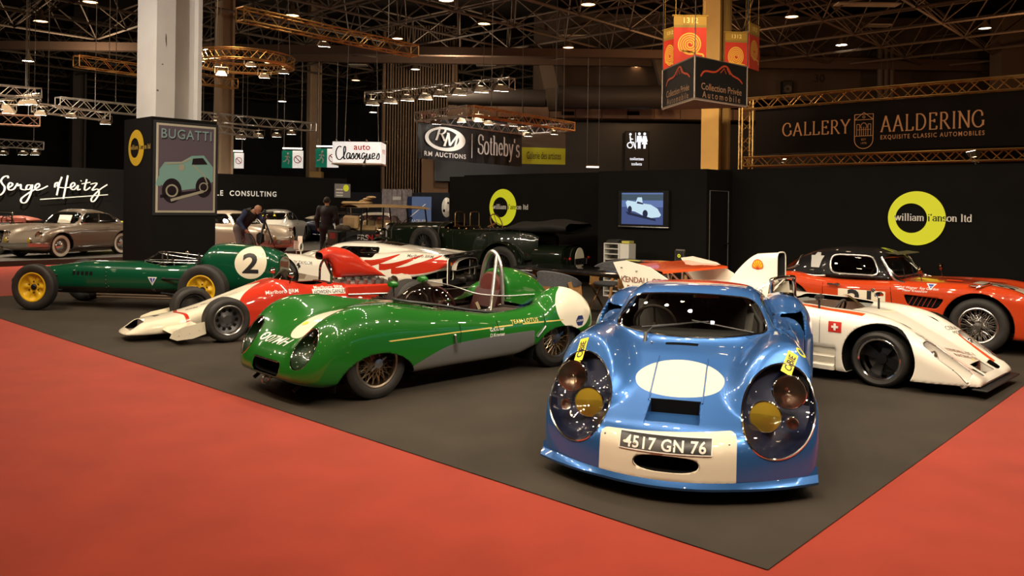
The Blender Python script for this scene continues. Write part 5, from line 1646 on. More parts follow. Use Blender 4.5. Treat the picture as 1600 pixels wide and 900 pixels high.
    # cockpit
    tub = join(box((-1.45, 0, .24), (1.4, 1.1, .03)), box((-2.08, 0, .42), (.03, 1.0, .36)), box((-1.45, .52, .40), (1.25, .03, .30)), box((-1.45, -.52, .40), (1.25, .03, .30)))
    obj('cockpit_tub', tub, mat('cockpit_grey', (.07, .065, .06), .6), car)
    GC = mat('cover_cloth', (.10, .09, .08), .85, bump=(20, .3, .01))
    tcov = grid(lambda u, v: (u, v, .575 + .012 * math.sin(9 * u) * math.sin(7 * v) + .03 * (v - .02)), 14, 8, -2.09, -1.05, .02, .50)
    obj('tonneau_cover', tcov, GC, car)
    REDL = mat('seat_red', (.045, .008, .008), .5)
    seat(car, -1.95, -.26, .28, .40, .46, REDL)
    obj('head_pad', fix(lathe([(.001, .03), (.15, .025), (.175, 0), (.17, -.02)], 30, 'x').sc((1, 1, .85))).mv((-2.11, -.24, .80)), mat('pad_maroon', (.11, .022, .018), .55), car)
    steering(car, (-1.45, -.26, .66), .17, 62, REDL)
    obj('dashboard', box((-1.02, 0, .58), (.06, .95, .14), .03), INNER, car)
    obj('harness_label', on_plane(join(plate([(-.05, -.02), (.05, -.02), (.05, .02), (-.05, .02)])), (-1.80, -.10, .60), (.3, -.2, .8), (-.9, 0, .3)), mat('label_cream', (.5, .45, .3), .6), car)
    # wrap-round screen
    base = [(-2.03, .515, .575), (-1.65, .50, .59), (-1.25, .46, .635), (-.92, .36, .70), (-.74, .17, .725), (-.70, 0, .73)]
    topc = [(-2.06, .50, .76), (-1.70, .43, .76), (-1.42, .34, .79), (-1.22, .24, .86), (-1.10, .12, .90), (-1.07, 0, .905)]
    mir = lambda q: q + [(x, -y, z) for x, y, z in reversed(q[:-1])]
    b_, t_ = sweep(mir(base), 8), sweep(mir(topc), 8)
    rows = [[tuple(p * (1 - k) + q * k + np.array((0, 0, .03 * math.sin(PI * k)))) for p, q in zip(b_, t_)] for k in np.linspace(0, 1, 7)]
    obj('wrap_screen', loft(rows), glass('perspex', (.60, .54, .50), .04), car, 180)
    obj('screen_edge', tube(t_, .005, 6), STEEL, car)
    obj('screen_seal', join(tube([tuple(p + np.array((0, .012 if p[1] > 0 else -.012, .012))) for p in b_], .016, 6)), BLACK, car)
    obj('seal_rivet', join([ball(tuple(b_[i] + np.array((.0, .015 if b_[i][1] > 0 else -.015, 0))), .006, 6, 5) for i in range(2, len(b_) - 1, 4)]), STEEL, car)
    # roll hoop
    TUBE = mat('hoop_silver', (.60, .58, .55), .25, .9)
    hoop = sweep([(-2.08, -.46, .42), (-2.12, -.42, .80), (-2.13, -.36, 1.06), (-2.13, -.24, 1.17), (-2.13, -.12, 1.06), (-2.12, -.06, .80), (-2.1, -.03, .60)], 7)
    obj('roll_hoop', join(tube(hoop, .024, 12), tube([(-2.12, -.16, 1.12), (-1.55, .36, .45)], .02, 10)), TUBE, car)
    # mirrors
    for x, y, z in ((-1.20, -.30, .90), (-1.05, -.62, .83)):
        mm = fix(lathe([(.001, .05), (.05, .04), (.075, .0), (.07, -.02), (.001, -.02)], 18, 'x').sc((1, 1, .55)))
        o = obj('rear_mirror', mm.mv((x, y, z)), G, car)
        obj('mirror_stalk', cyl((x, y, z), (x - .02, y, z - .14), .008, 6), BLACK, o)
    # bonnet catch straps, vent
    obj('bonnet_strap', join(tube([(-.80, .735, .47), (-.81, .745, .40), (-.82, .735, .33)], .011, 6), ball((-.80, .735, .48), .016, 8, 6)), STEEL, car)
    obj('tail_strap', join(tube([(-1.98, .745, .46), (-1.92, .75, .41), (-1.87, .74, .36)], .011, 6)), STEEL, car)
    seam = lambda x0: [(x0 - .03 * t, y, z) for t, y, z in ((0, .735, .40), (.2, .74, .50), (.5, .70, .58), (.8, .62, .62))]
    obj('door_seam', join(tube(seam(-.86), .003, 4), tube([(-1.32, .72, .57), (-1.34, .738, .50), (-1.35, .735, .44)], .003, 4), tube([(-1.96, .73, .60), (-1.97, .745, .5), (-1.97, .74, .44)], .003, 4)), DARK, car)
    obj('cowl_vent', fix(lathe([(.001, .012), (.04, .01), (.05, 0)], 16).sc((1.3, .8, 1))).mv((-.95, .56, .655)), DARK, car)
    obj('under_tray', join(box((-.9, 0, .21), (2.6, 1.2, .03)), box((.0, 0, .38), (.5, .6, .3)), box((-2.3, 0, .42), (.7, .6, .3))), DARK, car)
    arch_liner(car, .03, .12, .40, .29, .44, .70)
    arch_liner(car, -2.24, .14, .40, .30, .44, .71)
    for x, wd_ in ((0, .15), (-2.23, .16)):
        for s in (-1, 1):
            wheel(car, (x, s * .60, .31), .31, wd_, .205, 'wire', s, mat('wire_wheel_warm', (.45, .36, .26), .3, 1.), rnd=.6)
green_racer()

# ------------------------------------------------------------------ single-seaters on the left
RED_P = paint('racing_red', (.50, .030, .012), 0, .3)
YEL_W = mat('wheel_yellow', (.68, .42, .015), .35, coat=.6)
ROD = mat('suspension_black', (.03, .03, .03), .4, .6)
def rods(lst, r=.012):
    return join([cyl(a, b, r, 8) for a, b in lst])
def wedge_single():
    fw = (-.8, -.6)
    car = car_root('single_seater', 'red single-seater with white shovel nose and front winglets', 'car', (-3.872, 10.436), fw)
    zt = P([-2.2, -1.75, -1.60, -1.5, -1.2, -.95, -.85, -.6, -.3, .1, .4, .65, .82, .92, 1.02, 1.12], [.56, .58, .60, .60, .62, .66, .665, .60, .50, .37, .295, .255, .225, .16, .10, .06])
    W = P([-2.3, -2.0, -1.2, -.7, -.3, .1, .5, .8, 1.0, 1.1], [.40, .43, .43, .40, .34, .30, .31, .31, .28, .22])
    def f(x, y, z):
        a = np.abs(y)
        q = np.clip((.2 + x) * 1.5, 0, 1)          # flat nose in front, rounded tub behind
        top = (z - (zt(x) - (1 - q) * 1.2 * np.maximum(a - .12, 0) ** 2 - q * .25 * a * a)) / 1.15
        side = a - W(x) + .35 * np.maximum(z - .3, 0) * (1 - q) * .5
        F = smax(smax(top, side, .10), .08 - z, .03)
        F = smax(F, x - (1.10 - .9 * a * a), .03)
        return smax(F, -2.25 - x, .04)
    m = implicit(f, (-2.4, -.5, .03), (1.2, .5, .75), .02)
    m = relax(m, f, 2)
    m, _ = take(m, lambda x, y, z: np.maximum(smax(np.hypot((x + 1.22) / .36, y / .27) - 1, -1.5 - x, .1), .45 - z))
    m, _ = take(m, lambda x, y, z: np.maximum(smax(smax(np.abs(y) - (.17 + .05 * (1 - x)), .80 - x, .03), x - .955, .03), .09 - z))
    m = mark(m, lambda x, y, z: np.maximum(x + .30 - 1.0 * np.maximum(np.abs(y) * 1.0 - .0, 0) * 1.25 + .38, -z), 1)
    m = mark(m, lambda x, y, z: np.maximum.reduce([np.abs(x - .40 + .25 * np.abs(y)) - .022, .12 - z]), 1)
    m = mark(m, lambda x, y, z: np.maximum.reduce([z - .21 + .06 * (x + 1.6), x + .5, .2 - np.abs(y)]), 0)
    obj('body', m, [CREAM, RED_P], car, 50, .006)
    tree = bvh(m)
    obj('nose_duct', join(grid(lambda u, v: (u, v, .105 - .3 * (u - .9) * 0), 4, 4, .78, .97, -.2, .2), box((.785, 0, .16), (.02, .40, .11))), mat('duct_dim', (.16, .14, .11), .7), car)
    # winglets
    for s in (-1, 1):
        prof = [(.62, .135), (.58, .165), (.40, .185), (.30, .215), (.30, .205), (.40, .165), (.60, .13)]
        wg = fix(loft([[(x, s * .27, z) for x, z in prof], [(x, s * .78, z) for x, z in prof]], True))
        w_ = obj('winglet', wg, CREAM, car)
        ep = plate([(.66, .10), (.62, .175), (.50, .22), (.27, .26), (.25, .12), (.40, .075), (.58, .065)], .016).rot('x', 90).mv((0, s * .79 + .008, 0))
        obj('endplate', ep, CREAM, w_)
        obj('endplate_rivet', join([ball((x, s * .80, z), .006, 6, 5) for x, z in ((.56, .12), (.55, .17), (.44, .14), (.33, .17))]), STEEL, w_)
    # airbox
    prof = P([-1.52, -1.58, -1.70, -1.85, -2.0, -2.2, -2.4, -2.5], [1.00, 1.05, 1.075, 1.05, .98, .84, .70, .60])
    rows = []
    for x in np.linspace(-1.50, -2.46, 24):
        zt_ = float(prof(np.array(x))); zb_ = .90 - .0 * x if x > -1.60 else max(.64, .90 - (-1.60 - x) * 2.2)
        hw = .13 + .05 * min(1, (-1.5 - x) / .3)
        rows.append([(x, hw * math.copysign(abs(math.cos(t)) ** .7, math.cos(t)), (zt_ + zb_) / 2 + (zt_ - zb_) / 2 * math.copysign(abs(math.sin(t)) ** .8, math.sin(t))) for t in np.linspace(0, 2 * PI, 28, endpoint=False)])
    ab = obj('airbox', loft(rows, True), RED_P, car, 180)
    rows2 = [[(x - .004 * k, y * q, .97 + (z - .97) * q) for x, y, z in rows[0]] for k, q in ((0, .92), (20, .85), (22, .02))]
    obj('airbox_throat', loft(rows2, True), DARK, ab)
    # engine, side covers, exhausts
    obj('side_cover', join(*[box((-2.15, s * .37, .49), (.85, .08, .14), .02) for s in (-1, 1)]), RED_P, car)
    eng = [box((-2.15, 0, .42), (.7, .42, .36), .03)] + [cyl((-1.85 - .13 * i, s * .2, .56), (-1.85 - .13 * i, s * .22, .62), .032, 10) for i in range(6) for s in (-1, 1)]
    obj('engine', join(eng), mat('engine_alloy', (.28, .27, .25), .4, .8), car)
    ex = [tube(sweep([(-1.9 - .12 * i, s * .24, .42), (-1.95 - .12 * i, s * .38, .38), (-2.3, s * .40, .30 + .02 * i)], 5), .022, 8) for i in range(5) for s in (-1, 1)]
    obj('exhaust', join(ex + [cyl((-2.3, s * .40, .34), (-3.05, s * .36, .36), .045, 10) for s in (-1, 1)]), mat('exhaust_brown', (.10, .08, .065), .45, .8), car)
    obj('gearbox', box((-2.75, 0, .36), (.5, .26, .26), .04), MATS['engine_alloy'], car)
    obj('oil_cooler', fix(loft([[(-2.52, .30 + .12 * math.cos(t), .60 + .06 * math.sin(t)) for t in np.linspace(0, 2 * PI, 20, endpoint=False)], [(-2.75, .28 + .13 * math.cos(t), .60 + .07 * math.sin(t)) for t in np.linspace(0, 2 * PI, 20, endpoint=False)]], True)), mat('cooler_beige', (.42, .38, .31), .5), car)
    obj('radius_rod', rods([((-1.75, s * .42, .44), (-2.55, s * .58, .44)) for s in (-1, 1)] + [((-1.75, s * .42, .22), (-2.55, s * .58, .22)) for s in (-1, 1)], .014), STEEL, car)
    obj('roll_hoop', tube(sweep([(-1.60, -.2, .58), (-1.60, -.17, .80), (-1.60, 0, .90), (-1.60, .17, .80), (-1.60, .2, .58)], 6), .018, 8), CHROME, car)
    obj('hoop_stay', tube([(-1.60, .06, .88), (-1.62, .2, .62)], .014, 8), CHROME, car)
    # suspension
    obj('front_suspension', rods([((.05, s * .26, .18), (0, s * .60, .17)), ((-.15, s * .28, .18), (0, s * .60, .17)), ((.02, s * .26, .34), (0, s * .60, .34)), ((-.12, s * .28, .36), (0, s * .60, .34))]), ROD, car)
    obj('rear_suspension', rods([((-2.55, s * .15, .32), (-2.55, s * .6, .32)), ((-2.4, s * .2, .45), (-2.55, s * .58, .44))], .022), ROD, car)
    # screen, mirrors, steering wheel, cockpit
    base = [(-1.40, .26, .615), (-1.1, .26, .63), (-.90, .14, .655), (-.86, 0, .66)]
    topc = [(-1.42, .23, .68), (-1.15, .2, .74), (-1.02, .1, .78), (-1.0, 0, .79)]
    mir = lambda q: q + [(x, -y, z) for x, y, z in reversed(q[:-1])]
    b_, t_ = sweep(mir(base), 6), sweep(mir(topc), 6)
    obj('wrap_screen', loft([[tuple(p * (1 - k) + q * k) for p, q in zip(b_, t_)] for k in (0, .5, 1)]), MATS['perspex'], car, 180)
    obj('cockpit_tub', join(box((-1.25, 0, .30), (.75, .5, .04)), box((-1.55, 0, .45), (.05, .5, .3))), INNER, car)
    seat(car, -1.42, 0, .2, .36, .36)
    steering(car, (-1.02, 0, .60), .13, 66)
    for s in (-1, 1):
        o = obj('rear_mirror', fix(lathe([(.001, .05), (.03, .045), (.05, 0), (.045, -.01), (.001, -.005)], 16, 'x')).mv((-.98, s * .34, .74)), CHROME, car)
        obj('mirror_stalk', cyl((-.98, s * .34, .72), (-.96, s * .28, .6), .008, 6), BLACK, o)
    # lettering
    sd = lambda m_, x, z, s=1: decal(m_, (x, s * .42, z), (-s, 0, 0), (0, -s * .35, 1), tree, .004, .05)
    obj('sponsor_lettering', join(sd(serif('Marlboro', .06, .2, .08) if False else txt('Marlboro BRM', .05, 0, 1.05, .01), -.84, .545), sd(txt('Marlboro BRM', .05, 0, 1.05, .01), -1.50, .585)), WHITE_INK, car)
    pl = sd(plate([(-.25, -.035), (.25, -.035), (.25, .045), (-.25, .045)]), -1.50, .505)
    nb_ = obj('name_board', pl, WHITE_INK, car)
    t = txt('HOWDEN GANLEY', .055, 0, 1, .012); t = t.sc((.46 / np.ptp(t.V[:, 0]), 1, 1))
    obj('lettering', Ms(sd(t, -1.50, .51).V + (0, .003, .001), sd(t, -1.50, .51).F), BLACK_INK, nb_)
    dn = lambda m_, x, y=0: decal(m_, (x, y, .8), (-.75, .3, 0), (-.3, -.75, 0), tree, .003, .04)
    obj('nose_lettering', join(dn(txt('BRM', .07, .1, 1, .01), .22, .06), dn(txt('Marlboro', .06, .1, 1, .006), -.02, .06), dn(txt('Firestone', .05, .1, 1, .006), -.25, .04)), mat('lettering_grey', (.10, .095, .09), .5), car)
    ar = [ribbon([(-.19, .02), (.0, .10), (.17, .02)], .05)]
    obj('nose_arrow', decal(join(plate([(-.05, -.04), (.06, -.02), (.03, .05), (-.02, .03)]), ribbon([(-.26, .10), (-.22, .19), (-.16, .24)], .03)), (.62, -.06, .6), (0, 1, 0), (-1, 0, 0), tree, .003, .04), BLACK_INK, car)
    for s in (-1, 1):
        wheel(car, (0, s * .73, .265), .265, .27, .175, 'slot', s, mat('wheel_gunmetal', (.10, .10, .105), .4, .7), plain=True)
        wheel(car, (-2.55, s * .74, .32), .32, .38, .185, 'slot', s, MATS['wheel_gunmetal'])
wedge_single()

def cigar_single():
    fw = (-.99, .12)
    car = car_root('single_seater', 'dark green cigar-shaped single-seater with yellow wheels and number 2', 'car', (-7.168, 13.025), fw)
    GD = paint('dark_green', (.003, .060, .026), 0, .3)
    zt = P([-3.72, -3.66, -3.5, -3.3, -3.0, -2.75, -2.62, -2.52, -2.42, -2.3, -1.9, -1.5, -1.36, -.69, -.14, .34, .6, .76, .85], [.86, .91, .97, 1.01, 1.035, 1.045, 1.02, .93, .80, .745, .735, .74, .74, .735, .675, .595, .53, .46, .38])
    zb = P([-3.72, -3.6, -3.3, -2.9, -2, 0, .5, .8], [.52, .42, .34, .27, .22, .21, .25, .34])
    W = P([-3.72, -3.6, -3.2, -2.8, -2.4, -1.8, -1.0, -.3, .3, .6, .8, .86], [.20, .25, .29, .315, .35, .36, .35, .31, .24, .18, .09, .02])
    def f(x, y, z):
        a = np.abs(y) / W(x)
        c, h = (zt(x) + zb(x)) / 2, (zt(x) - zb(x)) / 2
        b = (z - c) / h
        p = 2.7
        F = (a ** p + np.abs(b) ** p) ** (1 / p) - 1
        F = F * np.minimum(W(x), h) * .9
        return smax(smax(F, x - .84, .02), -3.70 - x, .02)
    m = implicit(f, (-3.8, -.45, .12), (.95, .45, 1.12), .022)
    m = relax(m, f, 2)
    m, _ = take(m, lambda x, y, z: np.maximum(smax(np.hypot((x + 1.95) / .50, y / .26) - 1, -2.36 - x, .08), .5 - z))
    m = mark(m, lambda x, y, z: np.maximum(np.hypot((x + 3.28), (z - .765)) - .245, -y + .02), 1)
    m = mark(m, lambda x, y, z: np.maximum.reduce([z - .335, -2.5 - x, x + .15]), 2)  # brown, smooth, partly metallic band low on the flank
    obj('body', m, [GD, CREAM, mat('belly_brown', (.075, .06, .05), .18, .6)], car, 55, .006)
    tree = bvh(m)
    sd = lambda q, x, z, o=.004: decal(q, (x, .9, z), (-1, 0, 0), (0, 0, 1), tree, o, .05)
    t = txt('2', .30, 0, 1, .025).sc((1.25, 1, 1))
    obj('race_number', sd(t, -3.28, .765), BLACK_INK, car)
    st = obj('triangle_badge', sd(plate([(-.075, .06), (.075, .06), (0, -.07)]), -1.75, .46), WHITE_INK, car)
    obj('badge_stripes', sd(join(plate([(-.05, .045), (0, .045), (-.0, -.045)]), plate([(.015, .045), (.05, .045), (.01, -.03)]).mv((0, 0, .001))), -1.75, .46, .006), mat('badge_blue', (.04, .06, .35), .5), st)
    obj('badge_monogram', sd(txt('VI', .05, 0, 1, .005), -1.75, .32), mat('lettering_dim', (.3, .28, .25), .5), car)
    # screen, cockpit, mirrors
    base = [(-2.40, .25, .74), (-2.0, .255, .74), (-1.65, .2, .745), (-1.46, .08, .75), (-1.44, 0, .75)]
    topc = [(-2.42, .23, .80), (-2.05, .22, .84), (-1.80, .17, .87), (-1.68, .07, .885), (-1.67, 0, .885)]
    mir = lambda q: q + [(x, -y, z) for x, y, z in reversed(q[:-1])]
    b_, t_ = sweep(mir(base), 6), sweep(mir(topc), 6)
    obj('wrap_screen', loft([[tuple(p * (1 - k) + q * k) for p, q in zip(b_, t_)] for k in (0, .5, 1)]), CLEAR, car, 180)
    obj('screen_edge', join(tube(t_, .005, 6), tube(b_, .006, 6)), STEEL, car)
    steering(car, (-1.80, 0, .74), .15, 70)
    seat(car, -2.25, 0, .3, .38, .42)
    obj('rear_mirror', join(*[join(ball((-1.95, s * .30, .86), (.025, .035, .025), 12, 8), cyl((-1.95, s * .30, .84), (-1.95, s * .28, .75), .006, 6)) for s in (-1, 1)]), CHROME, car)
    obj('screen_stud', join([ball(tuple(p + np.array((0, .004, -.012))), .008, 6, 5) for p in b_[2:-2:5]]), STEEL, car)
    # exhaust pipes low on the flank, panel fasteners, front vents
    obj('exhaust', join([cyl((-.85, .37, z), (-2.6, .38, z), .016, 8) for z in (.24, .20)]), mat('pipe_copper', (.30, .22, .16), .3, .9), car)
    obj('nose_vent', decal(join([plate([(i * .075 - .15, -.028), (i * .075 - .10, -.028), (i * .075 - .10, .028), (i * .075 - .15, .028)]) for i in range(5)]), (-.55, .9, .55), (-1, 0, 0), (0, 0, 1), tree, .003, .04), DARK, car)
    rv = [(-.98, .28 + .06 * i) for i in range(7)] + [(-1.02, .36), (-3.1, .52), (-3.35, .50), (-2.9, .47), (-3.5, .64), (-3.45, .9)]
    pts = []
    for x, z in rv:
        h_ = tree.ray_cast(Vector((x, .9, z)), Vector((0, -1, 0)))
        if h_[0]:
            pts.append(ball(tuple(h_[0]), .008, 6, 5))
    obj('fastener', join(pts), STEEL, car)
    obj('panel_seam', tube([tuple(tree.ray_cast(Vector((-.98, .9, z)), Vector((0, -1, 0)))[0]) for z in np.linspace(.30, .68, 12)], .003, 4), DARK, car)
    obj('coil_damper', join(*[join(tube([(-2.5 + .045 * math.cos(t), s * .40 + .045 * math.sin(t), .62 + .22 * t / 44) for t in np.linspace(0, 44, 90)], .008, 6), cyl((-2.5, s * .40, .55), (-2.5, s * .36, .9), .02, 8)) for s in (-1, 1)]), ROD, car)
    obj('front_suspension', rods([((x, s * .22, z), (0, s * .58, z2)) for s in (-1, 1) for x, z, z2 in ((.12, .28, .26), (-.2, .28, .26), (.1, .5, .46), (-.15, .52, .46))], .014), ROD, car)
    obj('rear_suspension', rods([q for s in (-1, 1) for q in (((-2.6, s * .25, .30), (-2.71, s * .6, .28)), ((-2.71, s * .2, .38), (-2.71, s * .6, .37)), ((-1.9, s * .36, .50), (-2.65, s * .58, .50)), ((-1.9, s * .36, .28), (-2.65, s * .58, .25)))], .016), ROD, car)
    obj('fuel_cap', fix(lathe([(.001, .03), (.035, .025), (.045, 0)], 16)).mv((-2.85, 0, 1.03)), CHROME, car)
    for s in (-1, 1):
        wheel(car, (0, s * .61, .35), .35, .16, .215, 'wobbly', s, YEL_W, rnd=.5)
        wheel(car, (-2.71, s * .62, .375), .375, .20, .215, 'wobbly', s, YEL_W, rnd=.45)
cigar_single()

# ------------------------------------------------------------------ white endurance coupe behind the single-seaters
def white_coupe():
    fw = (-.965, .26)
    car = car_root('race_coupe', 'white endurance coupe with sweeping red stripes on its tail', 'car', (-2.917, 15.85), fw)
    zh = P([-2.1, -1.4, -.6, .3, .7, 1.1, 1.5, 1.9, 2.05], [.76, .80, .80, .70, .64, .58, .47, .32, .2])
    zf = P([-2.1, -1.9, -1.3, -.7, -.2, .2, .6, 1.0, 1.3, 1.6, 1.9, 2.1], [.76, .78, .83, .74, .66, .64, .66, .71, .72, .64, .46, .2])
    W = P([-2.1, -1.4, -.6, .1, .8, 1.3, 1.7, 2.05], [.86, .88, .82, .80, .83, .86, .80, .6])
    zr = P([-2.1, -1.4, -.8, -.4, 0, .3, .6, 1.], [.70, .85, .93, .965, .965, .94, .84, .6])
    def f(x, y, z):
        a = np.abs(y)
        top = smin((z - zh(x) + .08 * a * a) / 1.1, (z - (zf(x) - 1.6 * (a - .64) ** 2)) / 1.2, .08)
        side = a - W(x) + .2 * np.maximum(z - .5, 0) ** 2
        F = smax(smax(top, side, .12), .12 - z, .04)
        F = smax(smax(F, x - 2.05 + .25 * a * a, .06), -2.06 - x, .02)
        cab = smax((z - zr(x) + .14 * a * a) / 1.1, (a - .60 + .42 * (z - .66)) / 1.1, .10)
        F = smax(F, np.where(a > .0, P([-2.2, -2.06, -1.9, -1.6, -1.3, -.9], [.62, .60, .50, .41, .35, .10])(x), 0) - z, .05)
        return smin(F, smax(cab, .5 - z, .04), .04)
    m = implicit(f, (-2.2, -.98, .06), (2.15, .98, 1.05), .026)
    m = relax(m, f, 1)
    for cx_, r_ in ((1.22, .35),):
        m, _ = take(m, lambda x, y, z: np.maximum(np.hypot(x - cx_, z - .31) - r_, .5 - np.abs(y)))
    scr_ = lambda x, y, z: np.maximum(smax(smax(.69 - z + .0 * x, (np.abs(y) - .57 + .45 * (z - .66)), .06), smax(z - .915, .28 - x, .06), .06), -1)
    m, sg = take(m, scr_)
    m, wg = take(m, lambda x, y, z: np.maximum(smax(smax(.70 - z, z - .885, .05), smax(x - .28 + .9 * (z - .75), -.62 - x, .06), .06), .3 - np.abs(y)))
    m, ig = take(m, lambda x, y, z: np.maximum(smax(np.abs(y) - .30, smax(-.95 - x, x + .42, .04), .05), .7 - z))
    # red feathered stripes on the flank
    for k, (x0, x1, z0) in enumerate(((-.55, -1.15, .62), (-.85, -1.60, .56), (-1.10, -1.95, .50))):
        def st(x, y, z, x0=x0, x1=x1, z0=z0):
            t = np.clip((x - x0) / (x1 - x0), 0, 1)
            c = z0 + (.80 - z0) * t ** 1.4 - .02
            return np.maximum.reduce([np.abs(z - c) - (.055 * (1 - t) ** .6 + .004), x - x0 - .10, x1 - x, .3 - np.abs(y)])
        m = mark(m, st, 1)
    m = mark(m, lambda x, y, z: np.maximum.reduce([np.hypot((x + 1.66) / .46, (z - .565 - .20 * (-1.66 - x)) / .105) - 1, .3 - np.abs(y)]), 1)
    obj('body', m, [WHITE, RED_P], car, 50, .006)
    tree = bvh(m)
    obj('windscreen', sg, MATS['windscreen_glass'], car, 180)
    obj('side_window', wg, MATS['windscreen_glass'], car, 180)
    obj('engine_window', ig, MATS['windscreen_glass'], car, 180)
    rp = grid(lambda u, v: (u, v, 0), 60, 24, -.86, .86, .22, .74)
    rp, _ = take(rp, lambda x, y, z: -smax(np.abs(x) - .85, np.abs(y - .48) - .255, .10))
    rp, _ = take(rp, lambda x, y, z: smax(np.abs(x) - .42, np.abs(y - .50) - .15, .05))
    rp, _ = take(rp, lambda x, y, z: smax(np.abs(np.abs(x) - .64) - .095, np.abs(y - .42) - .085, .05))
    rpv = Ms(np.stack([np.full(len(rp.V), -2.07), rp.V[:, 0], rp.V[:, 1]], 1), rp.F)
    obj('rear_panel', rpv, WHITE, car, 180, .02)
    obj('rear_duct', box((-1.85, 0, .42), (.02, 1.5, .5)), DARK, car)
    obj('rear_sill', fix(loft([[(x, y, z) for y, z in ((-.8, z0), (-.84, z0 + .12), (.84, z0 + .12), (.8, z0))] for x, z0 in ((-.75, .12), (-1.5, .2), (-1.98, .24))], True)), WHITE, car)
    obj('tail_lamp', join(*[ball((-2.085, q * .64 - .045, .62), (.02, .04, .04), 12, 8) for q in (-1, 1)]), REDLENS, car)
    obj('turn_lamp', join(*[ball((-2.085, s * .64 + .045, .62), (.02, .04, .04), 12, 8) for s in (-1, 1)]), ORLENS, car)
    sp = fix(loft([[(x, y, z) for x, z in ((-2.0, .765), (-2.2, .80), (-2.2, .82), (-2.0, .79))] for y in (-.84, .84)], True))
    s_ = obj('tail_spoiler', sp, mat('spoiler_grey', (.12, .11, .10), .35, .5), car)
    obj('spoiler_post', join([box((-2.09, y, .775), (.06, .02, .06)) for y in (-.7, 0, .7)]), STEEL, s_)
    sd = lambda q, x, z: decal(q, (x, .82, z), (-1, 0, 0), (0, -.5, 1), tree, .004, .05)
    obj('lettering', join(sd(txt('SIDNEY TAYLOR', .055, 0, 1, .004), .88, .57), sd(join(*[plate(circle(.025, 12, c=c)) for c in ((-.022, 0), (.022, 0), (0, .03))], ribbon([(0, 0), (.01, -.05)], .012)), .88, .49)), BLACK_INK, car)
    obj('sponsor_lettering', sd(txt('Marlboro BRM', .06, 0, 1, .006), -1.55, .76), mat('lettering_grey', (.10, .095, .09), .5), car)
    obj('cabin_tub', join(box((-.3, 0, .30), (1.3, 1.1, .05)), box((-.70, 0, .55), (.05, 1.0, .5)), box((.52, 0, .50), (.25, 1.0, .25), .04)), INNER, car)
    steering(car, (.25, -.25, .66), .15, 65)
    seat(car, -.35, .25, .25, .42, .5); seat(car, -.35, -.25, .25, .42, .5)
    mr = obj('rear_mirror', join(tube([(1.02 + .0 * a, .50 + .065 * math.cos(a), .84 + .075 * math.sin(a)) for a in np.linspace(0, 2 * PI, 24, endpoint=False)], .016, 8, True), cyl((1.02, .50, .68), (1.02, .50, .77), .012, 8)), WHITE, car)
    obj('mirror_glass', ball((1.02, .5, .84), (.008, .055, .065), 16, 8), STEEL, mr)
    obj('floor_pan', box((0, 0, .15), (3.9, 1.2, .04)), DARK, car)
    obj('exhaust_outlet', join([tube([(-2.0, y, .33), (-2.2, y, .33)], .05, 12, cap=False) for y in (.2, -.2)]), STEEL, car)
    for x in (1.22, -1.05):
        for s in (-1, 1):
            wheel(car, (x, s * (.70 if x > 0 else .62), .30), .30, .26, .20, 'star', s, ALLOY)
white_coupe()

